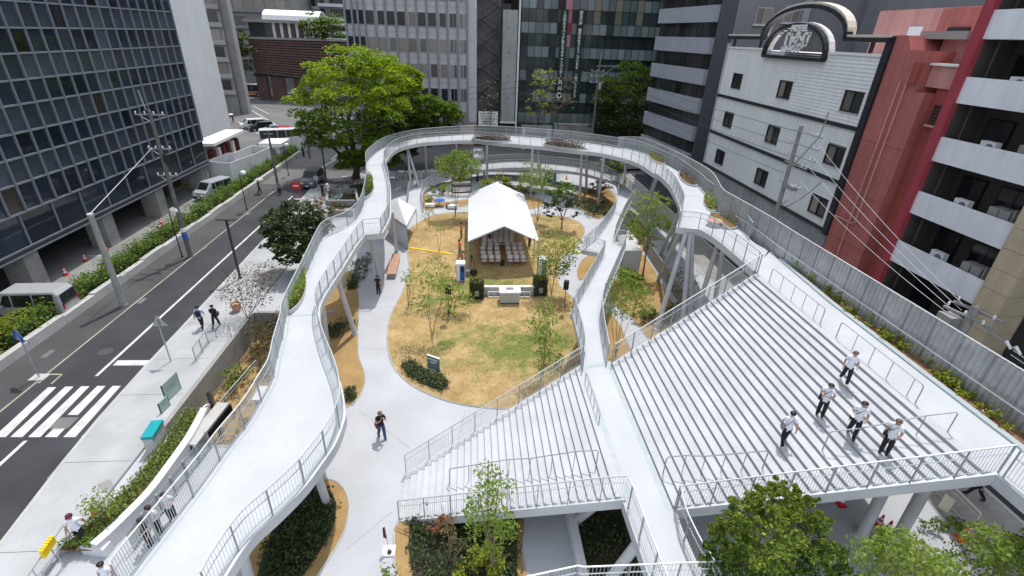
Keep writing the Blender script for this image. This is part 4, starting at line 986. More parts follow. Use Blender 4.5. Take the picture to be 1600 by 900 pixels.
# ---- grey banded office
bd = thing('banded_office', 'grey office block with dark ribbon windows across the alley', 'building', (27.5, 66, 0))
P0, P1 = Vector((28.2, 62.0, 0)), Vector((26.4, 76.0, 0)); d = (P1-P0).normalized(); n = Vector((-d.y, d.x, 0)); L = (P1-P0).length
if n.x > 0: n = -n
g = MB(); g.prism([(P0.x, P0.y), (P1.x, P1.y), (P1.x+18, P1.y+1), (46, 62)], 0, 50); g.build('core', M['tower_dark'], bd)
zb = [1.85, 5.2, 8.5, 11.8, 15.09, 18.48, 21.8, 25.1, 28.4]
for z in zb:
    A, B = P0 + n*.25, P1 + n*.25
    g = MB(); g.bar(A + Vector((0,0,z-.85+0)), B + Vector((0,0,z-.85)), .5, 1.72); g.build('band', M['bandgrey'], bd)
    k = 10
    for i in range(k):
        a = P0.lerp(P1, (i+.04)/k) + n*.02; b_ = P0.lerp(P1, (i+.96)/k) + n*.02
        g = MB(); g.bar(a + Vector((0,0,z+.8)), b_ + Vector((0,0,z+.8)), .06, 1.55); g.build('window', M['winglass'], bd)
g = MB(); g.box((28.2, 61.7, 0), (30.0, 62.0, 50)); g.build('corner_strip', M['brickdark'], bd)
g = MB(); g.box((30.0, 61.6, 0), (46, 62.0, 50)); g.build('side_wall', M['greywall'], bd)
for (xx, yy) in ((1194, 25), (1238, 22)):
    c_ = aty(xx, yy, 61.5); g = MB(); g.box((c_.x-.95, 61.48, c_.z-.85), (c_.x+.95, 61.6, c_.z+.85)); w = g.build('window', M['frame_al'], bd)
    for s in (-1, 1): g = MB(); g.box((c_.x+s*.46-.4, 61.45, c_.z-.75), (c_.x+s*.46+.4, 61.5, c_.z+.75)); g.build('pane', M['winblind'], w)
    g = MB(); g.box((c_.x-1.1, 61.3, c_.z-1.0), (c_.x+1.1, 61.6, c_.z-.87)); g.build('sill', M['white'], w)
c_ = aty(1262, 10, 61.4); g = MB(); g.box((c_.x-.35, 61.2, 10), (c_.x+.35, 61.6, 40)); g.build('pilaster', M['frame_al'], bd)
# ---- hotel
XH = 25.0; HY0, HY1 = 30.9, 51.6
ht = thing('hotel', 'white clad hotel with black bands small windows and an arched roof sign', 'hotel', (XH, 41, 0))
g = MB(); g.box((XH+.1, HY0, 6.4), (XH+11, HY1, 17.55)); g.build('core', M['hotel'], ht)
g = MB(); g.box((XH-.02, HY0-.02, 0), (XH+11, HY1+.02, 6.35)); g.build('base_wall', M['hotel_base'], ht)
wins = [(yc, zc) for zc in (14.85, 11.33, 7.75) for yc in (48.45, 40.5, 32.65)]
WW, WH = 1.85, 1.33
for z0, z1 in ((6.55, 9.7), (9.95, 13.2), (13.45, 17.55)):
    nrow = 18
    for i in range(nrow):       # lap boards, cut at the windows
        a, b_ = z0 + (z1-z0)*i/nrow, z0 + (z1-z0)*(i+1)/nrow
        zc = [w for w in wins if z0 < w[1] < z1]
        spans = [(HY0+.35, HY1-.1)]
        if a < zc[0][1]+WH/2-.02 and b_ > zc[0][1]-WH/2+.02:
            ys = [HY0+.35] + sum([[w[0]-WW/2, w[0]+WW/2] for w in sorted(zc)], []) + [HY1-.1]; spans = list(zip(ys[::2], ys[1::2]))
        if i > 15 and z1 > 17: spans = [(HY0+.35, 36.4), (44.9, HY1-.1)]
        for y0, y1 in spans:
            g = MB(); g.add([(XH-.028, y0, a), (XH-.028, y1, a), (XH+.012, y1, b_), (XH+.012, y0, b_), (XH+.12, y0, a), (XH+.12, y1, a), (XH+.12, y0, b_), (XH+.12, y1, b_)], [(0,3,2,1), (0,1,5,4), (0,4,6,3), (1,2,7,5), (3,6,7,2)])
            g.build('siding_board', M['hotel'], ht)
for z in (6.45, 9.82, 13.32):
    g = MB(); g.box((XH-.14, HY0+.3, z-.12), (XH+.1, HY1, z+.12)); g.build('band', M['trim'], ht)
g = MB(); g.box((XH-.16, HY0-.12, 6.2), (XH+.3, HY0+.36, 18.7)); g.build('corner_trim', M['trim'], ht)
g = MB(); g.box((XH-.10, HY1-.11, 6.5), (XH+.3, HY1+.14, 18.0)); g.build('corner_trim', M['frame_al'], ht)
for y0, y1 in ((HY0+.36, 36.35), (44.95, HY1)):
    g = MB(); g.box((XH-.10, y0, 17.56), (XH+.5, y1, 17.72)); g.build('coping', M['white'], ht)
def hwin(y, z, i):
    g = MB(); w, h = WW/2, WH/2
    g.box((XH-.03, y-w, z-h), (XH+.2, y-w+.09, z+h)); g.box((XH-.03, y+w-.09, z-h), (XH+.2, y+w, z+h)); g.box((XH-.03, y-w+.09, z-h), (XH+.2, y+w-.09, z-h+.09)); g.box((XH-.03, y-w+.09, z+h-.09), (XH+.2, y+w-.09, z+h)); g.box((XH-.01, y-.04, z-h+.09), (XH+.2, y+.04, z+h-.09))
    o = g.build('window', M['trim'], ht)
    for s, m in ((1, 'winblind' if i % 3 else 'winglass'), (-1, 'winglass')):
        g = MB(); c_ = y + s*(w/2-.02); g.box((XH+.06, c_-w/2+.06, z-h+.08), (XH+.13, c_+w/2-.06, z+h-.08)); g.build('pane', M[m], o)
    g = MB(); g.box((XH-.08, y-w-.03, z-h-.06), (XH+.1, y+w+.03, z-h)); g.build('sill', M['frame_al'], o)
for i, (y, z) in enumerate(wins): hwin(y, z, i)
# parapet frame with the big arch
yc = (45.55+34.9)/2; R1y, zs, za = 5.3, 18.62, 20.75
def arch_pts(ry, z0, z1, n=18): return [Vector((XH, yc + ry*math.cos(PI*k/n), z0 + (z1-z0)*math.sin(PI*k/n)**.9)) for k in range(n+1)]
ap = arch_pts(R1y, zs, za)
g = MB(); path = [Vector((XH, HY1, zs))] + ap + [Vector((XH, HY0, zs))]
for p, q in zip(path, path[1:]): g.bar(p + Vector((-.05,0,-.14)), q + Vector((-.05,0,-.14)), .5, .26, up=(0,0,1) if abs((q-p).y) > abs((q-p).z) else (0,1,0))
g.build('parapet_beam', M['trim'], ht)
g = MB()
for p, q in zip(path, path[1:]): g.bar(p + Vector((.1,0,.08)), q + Vector((.1,0,.08)), .62, .14, up=(0,0,1) if abs((q-p).y) > abs((q-p).z) else (0,1,0))
g.build('parapet_cap', M['cream_lt'] if 'cream_lt' in M else M['white'], ht)
for y in (HY1-.3, 46.5, 33, HY0+.5):
    g = MB(); g.box((XH+.3, y-.08, 17.6), (XH+.5, y+.08, zs)); g.build('parapet_post', M['trim'], ht)
# half-round roof sign
sg = thing('roof_sign', 'half round hotel sign with white lettering over a slatted back', 'sign', (XH-.2, 40.6, 17.1), None)
ys, rz = 40.6, 2.3; n = 16
sp = [Vector((XH-.15, ys + 4.05*math.cos(PI*k/n), 17.15 + rz*math.sin(PI*k/n)**.85)) for k in range(n+1)]
g = MB()
for p, q in zip(sp, sp[1:]): g.bar(p, q, .34, .2, up=(0,0,1) if abs((q-p).y) > abs((q-p).z) else (0,1,0))
g.bar(sp[0], sp[-1], .34, .24); g.build('frame', M['trim'], sg)
g = MB()
for p, q in zip(sp, sp[1:]):
    c0 = Vector((XH+.35, ys, 17.15)); g.bar(p*1 + Vector((.40,0,.10)), q + Vector((.40,0,.10)), .46, .16, up=(0,0,1) if abs((q-p).y) > abs((q-p).z) else (0,1,0))
g.build('cap', M['white'], sg)
for k in range(13):
    z = 17.3 + k*.16; hw = 4.05 * math.sqrt(max(0, 1-((z-17.15)/rz)**2)) * .96
    g = MB(); g.box((XH+.1, ys-hw, z), (XH+.16, ys+hw*(.35 if k < 9 else 1), z+.09)); g.build('slat', M['offgrey'], sg)
def sign_text(body, size, y, z, sx=1.0, shear=0.0):
    cu = bpy.data.curves.new('t', 'FONT'); cu.body = body; cu.size = size; cu.align_x = 'CENTER'; cu.extrude = .05; cu.offset = .02; cu.shear = shear
    t = bpy.data.objects.new('t', cu); COL.objects.link(t); bpy.context.view_layer.update()
    me = bpy.data.meshes.new_from_object(t.evaluated_get(bpy.context.evaluated_depsgraph_get())); bpy.data.objects.remove(t)
    me.materials.clear(); me.materials.append(M['white']); o = bpy.data.objects.new('lettering', me); COL.objects.link(o); o.parent = sg
    o.rotation_euler = (PI/2, 0, -PI/2); o.scale = (sx, 1, 1); o.location = Vector((XH-.4, y, z)) - OFF[sg.name]
c_ = atx(1248, 48.7, XH-.4); sign_text('HOTEL', .60, c_.y, c_.z, 1.1)
def stroke(pp, w=.13, m='white'):
    g = MB(); P = [atx(x, y, XH-.4) for x, y in pp]
    for p, q in zip(P, P[1:]):
        d = (q-p).normalized(); n = Vector((0, -d.z, d.y)); g.obox((p+q)/2, (q-p)/2 + d*w*.3, n*w/2, (.05, 0, 0))
    g.build('lettering', M[m], sg)
stroke([(1231,52.5), (1238,53.5), (1233.5,74), (1225.5,73), (1231,52.5)], .17)
stroke([(1239,59), (1245.5,60.5), (1242,69), (1234.5,79)], .19); stroke([(1238.5,62), (1241.5,66)], .12)
c_ = atx(1247, 54.5, XH-.4); g = MB(); g.ball(c_, (.05, .34, .26), 10, 6); g.build('flower_emblem', M['cream_lt'], sg)
stroke([(1250.5,58), (1252.5,62)], .14); stroke([(1256.7,55.5), (1253.3,66.5), (1245,73.5), (1240,80)], .19)
stroke([(1259,52.3), (1266,52.3), (1260,66.5), (1251,75), (1245.5,80.5)], .19); stroke([(1257,67), (1259,71)], .14)
g = MB(); g.box((XH+.4, 43.2, 17.2), (XH+.9, 42.4, 17.9)); tag(g.build('condenser_unit', M['white'], None, origin=(XH+.6, 42.8, 17.2)), 'small white condenser unit behind the half round hotel sign', 'air conditioner')
# ---- red building
rd = thing('red_building', 'salmon red rendered building with vertical pipes beside the hotel', 'building', (26, 28, 0))
g = MB(); g.prism([(25.0, 28.05), (25.0, 30.75), (36, 30.75), (36, 28.05)], 0, 18.0); g.build('wall', M['redwall'], rd)
g = MB(); g.add([(25.0, 29.4, 18.0), (25.0, 30.75, 18.0), (36, 30.75, 18.0), (36, 29.4, 18.0), (25, 30.75, 18.75), (36, 30.75, 18.75), (25, 29.9, 18.75), (36, 29.9, 18.75)], [(0,6,4,1), (6,7,5,4), (0,3,7,6), (1,4,5,2)]); g.build('parapet', M['redwall'], rd)
g = MB(); g.box((25.0, 27.3, 0), (34, 28.03, 15.9)); g.build('buttress', M['redwall'], rd)
g = MB(); g.box((25.6, 25.6, 0), (34, 27.28, 17.0)); g.build('recessed_wall', M['redwall2'], rd)
g = MB(); g.box((26.6, 25.7, 17.0), (33, 29.2, 18.6)); g.build('roof_wall', M['pinkish'], rd)
g = MB(); g.box((25.45, 25.62, 16.2), (25.75, 28.0, 17.3)); g.build('roof_parapet', M['pinkish'], rd)
g = MB(); g.box((25.3, 25.5, 17.3), (25.8, 28.1, 17.42)); g.build('coping', M['white'], rd)
g = MB(); g.box((26.0, 27.2, 18.6), (33.2, 30.3, 19.0)); g.build('roof_slab', M['offband'], rd)
g = MB(); g.box((25.5, 26.05, 14.35), (25.62, 26.95, 15.35)); w = g.build('window', M['trim'], rd)
for k in range(5): g = MB(); g.box((25.47, 26.08, 14.42+.18*k), (25.52, 26.92, 14.5+.18*k)); g.build('grille', M['bag_brown'], w)
g = MB(); g.box((25.4, 25.95, 14.22), (25.62, 27.05, 14.34)); g.build('sill', M['pinkish'], w)
for y, z1, z0 in ((29.2, 16.4, 1.0), (28.7, 16.9, 8.0)):
    g = MB(); g.tube([(24.9, y, z0), (24.9, y, z1)], .05, 6); g.build('pipe', M['pinkish'], rd)
g = MB(); g.tube([(24.9, 28.7, 8.2), (24.9, 28.72, 7.9), (24.9, 29.0, 7.75), (24.9, 30.6, 7.75)], .05, 6); g.build('pipe', M['pinkish'], rd)
g = MB(); g.box((24.75, 28.1, 16.3), (25.0, 28.5, 17.4)); g.build('vent_box', M['redwall2'], rd)
for z in (3.2, 6.4, 9.6, 12.8): g = MB(); g.box((24.99, 27.3, z-.015), (25.0, 30.7, z+.015)); g.build('wall_joint', M['redwall2'], rd)
ph = thing('roof_penthouse', 'salmon pink rooftop room with a pale door behind the red building', 'building', (32, 36, 17))
g = MB(); g.box((31.5, 31.5, 15), (40, 41.3, 20.6)); g.build('wall', M['pinkish'], ph)
g = MB(); g.box((31.2, 30.9, 15), (40, 35.2, 20.5)); g.build('wall', M['redwall'], ph)
g = MB(); g.box((31.42, 36.6, 17.6), (31.5, 37.8, 19.5)); g.build('door', M['balcony'], ph)
g = MB(); g.box((31.1, 32.6, 17.6), (31.22, 34.2, 19.4)); g.build('opening', M['black'], ph)
bh = thing('cream_block', 'pale cream block and blue grey block high behind the red roofs', 'building', (42, 40, 0))
g = MB(); g.box((41, 30, 0), (50, 40, 26)); g.build('wall', M['cream'], bh)
for y in (32, 34, 36, 38): g = MB(); g.box((40.9, y, 15), (41, y+.3, 26)); g.build('pilaster', M['white'], bh)
g = MB(); g.box((40.5, 24, 0), (52, 29.8, 28)); g.build('annex_wall', M['balcony'], bh)
g = MB(); g.box((38.5, 27.5, 17.2), (40.4, 34, 18.6)); g.build('plant_room', M['offgrey'], bh)
g = MB(); g.box((44, 30, 0), (60, 60, 40)); g.build('rear_wall', M['greywall'], bh)
# rooftop kit on the red building
for k, (x, y, s) in enumerate(((28.5, 27.0, .5), (29.5, 26.2, .35), (28.0, 26.0, .3))):
    r = thing('roof_unit', ('largest pale roof unit behind the pink parapet', 'small white roof unit beside the crimson wall', 'smallest white roof unit on the red building')[k], 'roof unit', (x, y, 18.6))
    g = MB(); g.box((x-s, y-s, 18.6), (x+s, y+s, 18.6+1.6*s)); g.build('casing', M['white'], r)
    g = MB(); g.lathe([(s*.6, 0), (s*.6, .12)], (x, y, 18.6+1.6*s), 10); g.build('fan', M['offgrey'], r)
# ---- apartment block with white balconies
ab = thing('apartment_block', 'apartment block with long white balcony fronts and dark recesses', 'building', (26, 22, 0))
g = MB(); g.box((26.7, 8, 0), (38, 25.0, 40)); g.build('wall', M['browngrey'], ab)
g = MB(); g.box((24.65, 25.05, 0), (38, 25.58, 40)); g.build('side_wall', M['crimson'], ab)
g = MB(); g.box((24.97, 25.0, 0), (26.7, 25.045, 40)); g.build('recess_dark_liner', M['browngrey'], ab)  # dark liner added over the crimson wall to darken the recess
st = 2.93; ztops = [8.12 + st*k for k in range(-2, 6)]
for i, z in enumerate(ztops):
    g = MB(); y0 = 19.5 if z < 12.6 else 10
    y0 = 19.55
    g.box((24.8, y0, z-1.24), (24.95, 25.05, z)); g.build('balcony_front', M['balcony'], ab)
    g = MB(); g.box((24.95, 19.5, z-1.26), (26.7, 25.04, z-1.1)); g.build('balcony_floor', M['concrete_dk'], ab)
    for ya, yb in ((23.2, 24.6), (20.6, 22.4)):
        g = MB(); g.box((26.6, ya, z-1.0), (26.72, yb, z+1.05)); w = g.build('window', M['black'], ab)
        g = MB(); g.box((26.57, ya+.08, z-.95), (26.62, (ya+yb)/2, z+1.0)); g.build('pane', M['winglass'], w)
        g = MB(); g.box((26.56, (ya+yb)/2+.03, z-.95), (26.61, yb-.08, z+1.0)); g.build('pane', M['winglass'], w)
    g = MB(); g.box((25.2, 20.1, z-1.1), (26.5, 20.16, z+.5)); g.build('partition', M['concrete'], ab)
    g = MB(); g.tube([(25.3, 24.55, z-1.1), (25.3, 24.55, z+1.7)], .05, 6); g.build('downpipe', M['browngrey'], ab)
def aircon(x, y, z, label):
    r = thing('air_conditioner', label, 'air conditioner', (x, y, z), 'air conditioners on the white balconies')
    g = MB(); g.box((x-.16, y-.4, z+.06), (x+.16, y+.4, z+.66)); g.build('casing', M['white'], r)
    g = MB(); v = [(x-.165, y-.1+.22*math.cos(2*PI*k/14), z+.36+.22*math.sin(2*PI*k/14)) for k in range(14)]; g.add(v, [tuple(range(14))[::-1]]); g.build('fan_grille', M['cloth_grey'], r)
    g = MB(); g.box((x-.16, y-.35, z), (x+.16, y-.28, z+.06)); g.box((x-.16, y+.28, z), (x+.16, y+.35, z+.06)); g.build('feet', M['darkmetal'], r)
for i, z in enumerate(ztops[2:7]):
    lab = ('lowest', 'second lowest', 'middle', 'second highest', 'highest')[i]
    aircon(25.5, 22.95, z-.5, f'white air conditioner with round fan on the {lab} visible balcony')
    r = thing('storage_cabinet', f'pale grey cabinet at the near end of the {lab} visible balcony', 'cabinet', (25.6, 21, z-1.1), 'cabinets on the white balconies')
    g = MB(); g.box((25.25, 20.35, z-1.1), (25.9, 21.4, z+.32)); g.build('casing', M['concrete'], r)
    g = MB(); g.box((25.22, 20.87, z-1.0), (25.25, 20.89, z+.3)); g.build('door_gap', M['darkmetal'], r)
cp = thing('cream_pier', 'cream tiled pier of the building at the right edge', 'wall', (25, 18.9, 0))
zz = 0
while zz < 26:
    g = MB(); g.box((24.62, 18.2, zz+.01), (27, 19.48, zz+.99)); g.build('tile_course', M['cream'], cp); zz += 1.0
g = MB(); g.box((24.66, 18.25, 0), (26.95, 19.44, 26)); g.build('core', M['browngrey'], cp)
db = thing('dark_block', 'dark teal shopfront building in shade at the right edge', 'building', (27, 12, 0))
g = MB(); g.box((26.0, -5, 0), (38, 18.15, 26)); g.build('wall', M['tower_dark'], db)
for y in (3, 6, 9, 12, 15): g = MB(); g.box((25.94, y, .3), (26, y+2.6, 3)); g.build('window', M['winglass'], db)
# ---- things behind the ring at street level
bw = thing('ground_floor_shop', 'dark shop front with maroon and wood panels under the pink block', 'shop', (-4, 91.3, 0))
for x0, x1, m in ((-19, -8.5, 'tower_dark'), (-8.5, -1.9, 'cloth_maroon'), (-1.8, .6, 'wood'), (.7, 8, 'black')):
    g = MB(); g.box((x0, 91.2, 0), (x1, 91.85, 3.3)); g.build('panel', M[m], bw)
gw = thing('garden_wall', 'pale grey wall behind the ring by the utility pole', 'wall', (20, 88.5, 0))
g = MB(); g.box((14.5, 88.4, 0), (21.5, 88.7, 4.4)); g.build('wall', M['concrete'], gw)
g = MB(); g.box((14.4, 88.35, 4.4), (21.6, 88.75, 4.55)); g.build('coping', M['concrete_lt'], gw)
gt = thing('garage', 'grey garage with white posts beyond the lower ramp', 'garage', (11, 88, 0))
g = MB(); g.box((8.8, 88.4, 0), (14.2, 88.6, 4.2)); g.build('wall', M['greyconc'], gt)
g = MB(); g.box((9.6, 88.3, 0), (13.2, 88.42, 3.0)); g.build('shutter', M['cloth_grey'], gt)
for x in (9.2, 13.6): g = MB(); g.box((x-.12, 88.1, 0), (x+.12, 88.3, 3.6)); g.build('post', M['white'], gt)
# closing blocks behind the camera's view edges so that no horizon shows between the towers
for (x0, x1, y, lab) in ((-20, 60, 122, 'plain grey block filling the gap behind the black glass office'), (-140, -62, 120, 'plain grey block behind the dark glass tower'), (34, 60, 90, 'plain grey block behind the evergreen trees on the right')):
    r = thing('distant_block', lab, 'building', ((x0+x1)/2, y, 0)); g = MB(); g.box((x0, y, 0), (x1, y+15, 45)); g.build('wall', M['greywall'], r)
    for k in range(8): g = MB(); g.box((x0+.5, y-.1, 4+5*k), (x1-.5, y-.02, 6.2+5*k)); g.build('window_strip', M['winglass'], r)
# ------------------------------------------------------------------ planting
def leafm(name, d, l, t=.25): M[name] = leafmat(name, d, l, t)
leafm('lf_camphor', (.08, .15, .008), (.32, .42, .018), .4)
leafm('lf_camphor2', (.04, .09, .010), (.18, .26, .016), .32)
leafm('lf_dark', (.018, .036, .012), (.085, .11, .028), .15)
leafm('lf_ever', (.022, .045, .012), (.09, .125, .025), .18)
leafm('lf_everlit', (.05, .10, .01), (.17, .24, .03), .3)  # lighter evergreen leaf: sunlight on the crown top put into the colour
leafm('lf_oak', (.045, .09, .012), (.25, .31, .04), .3)
leafm('lf_oak2', (.03, .065, .012), (.13, .20, .03), .25)
leafm('lf_sap', (.09, .15, .02), (.28, .36, .07), .4)
leafm('lf_yel', (.10, .14, .012), (.32, .34, .03), .35)
leafm('lf_brown', (.12, .055, .025), (.30, .13, .05), .2)
leafm('lf_hedge', (.04, .085, .012), (.17, .25, .03), .25)
leafm('lf_mix', (.07, .07, .03), (.18, .14, .06), .2)
leafm('lf_rust', (.05, .045, .018), (.17, .095, .045), .15)
leafm('lf_ground', (.010, .022, .008), (.055, .085, .015), .12)
leafm('lf_flower', (.10, .12, .03), (.45, .42, .25), .2)
leafm('lf_heath', (.035, .02, .015), (.12, .07, .04), .1)
leafm('grass_blade', (.07, .11, .015), (.24, .27, .06), .25)
leafm('straw', (.22, .14, .05), (.45, .31, .14), .2)
def leaf_obj(name, pos, size, m, parent, upbias=.5, aspect=.55, jitter=.4, kind=None):
    pos = np.asarray(pos, float); n = len(pos)
    nr = RNG.normal(size=(n, 3)); nr[:, 2] = np.abs(nr[:, 2]) + upbias; nr /= np.linalg.norm(nr, axis=1)[:, None]
    t = RNG.normal(size=(n, 3)); t -= nr * np.sum(t*nr, axis=1)[:, None]; t /= np.linalg.norm(t, axis=1)[:, None]
    b = np.cross(nr, t); s = size * (1 + jitter * RNG.uniform(-1, 1, n))[:, None]
    V = np.empty((n, 4, 3)); V[:, 0] = pos - t*s; V[:, 1] = pos + b*s*aspect - nr*s*.12; V[:, 2] = pos + t*s; V[:, 3] = pos - b*s*aspect - nr*s*.12
    off = OFF.get(parent.name, Vector((0,0,0))) if parent else Vector((0,0,0))
    V = V.reshape(-1, 3) - np.array(off)
    me = bpy.data.meshes.new(name); me.vertices.add(4*n); me.vertices.foreach_set('co', V.ravel())
    me.loops.add(4*n); me.loops.foreach_set('vertex_index', np.arange(4*n, dtype=np.int32)); me.polygons.add(n)
    me.polygons.foreach_set('loop_start', np.arange(0, 4*n, 4, dtype=np.int32)); me.polygons.foreach_set('loop_total', np.full(n, 4, dtype=np.int32))
    me.materials.append(M[m]); me.update(calc_edges=True)
    o = bpy.data.objects.new(name, me); COL.objects.link(o)
    if parent: o.parent = parent
    OFF[o.name] = off
    if kind: o['kind'] = kind
    return o
def crown_pts(blobs, dens, clump=.34, per=70, low=-.35, core=.55, space=.72):
    """leaf positions: domed clumps spaced over each blob's outer shell, fewer underneath, with gaps between them"""
    out = []; taken = []
    for (c, r) in blobs:
        r = np.array(r if isinstance(r, (tuple, list)) else (r, r, r*.85)); m = max(4, int(dens * (r[0]*r[1])**.75 * 3))
        cr0 = clump * r.mean(); k = 0
        for _ in range(m*6):
            if k >= m: break
            d = RNG.normal(size=3); d /= np.linalg.norm(d)
            if d[2] < low - RNG.uniform(0, .5): continue
            q = np.array(c) + d*r*RNG.uniform(.6, 1.08)
            if taken and np.min(np.linalg.norm(np.array(taken[-260:]) - q, axis=1)) < cr0*space: continue
            taken.append(q); k += 1; cr = cr0*RNG.uniform(.65, 1.3); n = max(4, int(per*RNG.uniform(.7, 1.3)))
            p = RNG.normal(size=(n, 3)); p /= np.linalg.norm(p, axis=1)[:, None]; p[:, 2] = np.abs(p[:, 2])*1.0 - .25
            p *= (RNG.uniform(core, 1.05, n))[:, None]*cr; p[:, 2] *= .8; p += d*cr*.15; out.append(q + p)
    return np.concatenate(out)
def limbs(mb, base, blobs, r0, fork=.35, bend=.15):
    base = Vector(base); c = sum((Vector(b[0]) for b in blobs), Vector()) / len(blobs)
    zf = base.z + (min(b[0][2] for b in blobs) - base.z) * (1 - fork) ; f = Vector((base.x + (c.x-base.x)*.25, base.y + (c.y-base.y)*.25, max(zf, base.z + .4)))
    mb.tube([base, base.lerp(f, .15), base.lerp(f, .6) + Vector((RNG.uniform(-1,1)*bend*.3, RNG.uniform(-1,1)*bend*.3, 0)), f], [r0*1.35, r0, r0*.85, r0*.75], 9)
    for b in blobs:
        e = Vector(b[0]); mid = f.lerp(e, .5) + Vector((RNG.uniform(-1,1), RNG.uniform(-1,1), RNG.uniform(-.3,.6))) * bend * (e-f).length
        mb.tube([f, mid, e], [r0*.5, r0*.28, r0*.08], 6)
        for k in range(2):
            d = Vector(RNG.normal(size=3)); d.z = abs(d.z)*.5; d.normalize(); rr = b[1] if not isinstance(b[1], (tuple, list)) else b[1][0]
            mb.tube([mid.lerp(e, .4+.3*k), mid.lerp(e, .6+.3*k) + d*rr*.6], [r0*.16, r0*.05], 4)
def tree(name, label, base, blobs, r0, leaf, m, dens=3, per=70, clump=.34, bark='bark', cat='tree', group=None, m2=None, low=-.35, upb=.5, core=.55, space=.72):
    r = thing(name, label, cat, base, group)
    g = MB(); limbs(g, base, blobs, r0); g.build('trunk', M[bark], r)
    P = crown_pts(blobs, dens, clump, per, low, core, space)
    if m2:
        k = len(P)//2; idx = RNG.permutation(len(P)); zc = np.median(P[:, 2]); hi = (P[:, 2] + RNG.normal(0, .8, len(P))) > zc  # m for upper leaves, m2 below; mostly sunlit and shaded tones in colour
        leaf_obj('crown', P[hi], leaf, m, r, upb); leaf_obj('crown', P[~hi], leaf, m2, r, upb)
    else: leaf_obj('crown', P, leaf, m, r, upb)
    return r
def pb(lst, Y, s):
    """blobs from picture positions standing at the distance Y: (x, y, radius in px, depth shift)"""
    out = []
    for q in lst:
        p = aty(q[0], q[1], Y + (q[3] if len(q) > 3 else 0)); out.append(((p.x, p.y, p.z), q[2]*s))
    return out
def sapling(label, base, tops, blobs, leaf=.055, m='lf_sap', dens=5, per=16, clump=.5, r0=.022, group='saplings', name='sapling', bark='bark_lt'):
    r = thing(name, label, 'sapling', base, None)
    base = Vector(base)
    for t in tops:
        t = Vector(t); g = MB(); mid = base.lerp(t, .5) + Vector((RNG.uniform(-.12,.12), RNG.uniform(-.12,.12), 0)); pts = catmull([base, mid, t], 4)
        g.tube(pts, [r0*(1-.8*i/(len(pts)-1)) for i in range(len(pts))], 5)
        for k in range(5):
            u = pts[3+k] if 3+k < len(pts) else pts[-1]; d = Vector(RNG.normal(size=3)); d.z = abs(d.z); d.normalize()
            g.tube([u, u + d*.5], [r0*.35, r0*.12], 4)
        g.build('stem', M[bark], r)
    P = crown_pts(blobs, dens, clump, per, -1.0); leaf_obj('foliage', P, leaf, m, r, .4)
    return r
def shrub(name, label, base, rx, ry, h, leaf, m, n=700, cat='shrub', group=None, stems=True):
    r = thing(name, label, cat, base, group); b = Vector(base)
    bl = [((b.x, b.y, b.z + h*.5), (rx, ry, h*.52))]
    for k in range(4):
        a = RNG.uniform(0, 2*PI); bl.append(((b.x + rx*.5*math.cos(a), b.y + ry*.5*math.sin(a), b.z + h*RNG.uniform(.4, .7)), (rx*.55, ry*.55, h*.35)))
    P = crown_pts(bl, 1, .45, 40, -.8)
    P = P[RNG.permutation(len(P))[:n]] if len(P) > n else np.concatenate([P]*int(math.ceil(n/len(P))))[:n] + RNG.normal(0, .06*h, (n, 3))
    P = P[P[:, 2] > b.z + .01]
    leaf_obj('foliage', P, leaf, m, r, .6)
    if stems:
        g = MB()
        for k in range(6):
            a = RNG.uniform(0, 2*PI); g.tube([b, b + Vector((rx*.5*math.cos(a), ry*.5*math.sin(a), h*.7))], [.02, .008], 4)
        g.build('stems', M['bark'], r)
    return r
def inpoly(poly, n, zr=(0, 0)):
    xs = [p[0] for p in poly]; ys = [p[1] for p in poly]; out = []
    while len(out) < n:
        x, y = RNG.uniform(min(xs), max(xs)), RNG.uniform(min(ys), max(ys)); c = False; j = len(poly)-1
        for i in range(len(poly)):
            if (ys[i] > y) != (ys[j] > y) and x < (xs[j]-xs[i])*(y-ys[i])/(ys[j]-ys[i])+xs[i]: c = not c
            j = i
        if c: out.append((x, y, RNG.uniform(*zr)))
    return np.array(out)
def cover(name, poly, n, h, leaf, m, z0=0.02, clump=10, soil=None):
    """ground cover: low leafy mounds over a bed"""
    c = inpoly(poly, n//clump); out = []
    for q in c:
        hh = h*RNG.uniform(.4, 1.2); p = RNG.normal(size=(clump, 3)); p[:, :2] *= .13*(.5+h*1.2); p[:, 2] = RNG.uniform(0, 1, clump)**.6*hh
        out.append(p + np.array((q[0], q[1], z0)))
    o = leaf_obj(name, np.concatenate(out), leaf, m, None, .7); o['kind'] = 'stuff'; return o

# big camphor tree and its darker neighbours beside the ring
b0 = at(556, 279)
S = 1/13.2
tree('camphor_tree', 'biggest bright green broad tree beside the street end of the ring', b0, pb([(509,129,36,1),(557,111,40,0),(569,107,24,-1),(607,125,34,1),(493,167,36,0),(539,167,44,-3),(591,167,38,-2),(509,212,34,-1),(557,219,36,-3),(601,229,26,-1),(485,203,24,0),(639,127,22,3),(569,147,40,2),(549,252,20,-2),(609,251,18,0)], b0.y, S), .52, .17, 'lf_camphor', dens=3.4, per=150, clump=.46, m2='lf_camphor2', space=1.12)
b1 = at(640, 262)
tree('camphor_tree', 'darker green tree behind the ring left of the pink block', (b1.x, b1.y, 0), pb([(632,150,22,0),(622,190,30,1),(648,178,26,0),(668,168,22,-1),(690,182,24,0),(706,176,16,-1),(655,212,30,0),(625,228,28,0),(690,204,20,0),(606,196,22,2)], b1.y, 1/10.8), .34, .19, 'lf_camphor2', dens=3.2, per=70, m2='lf_dark')
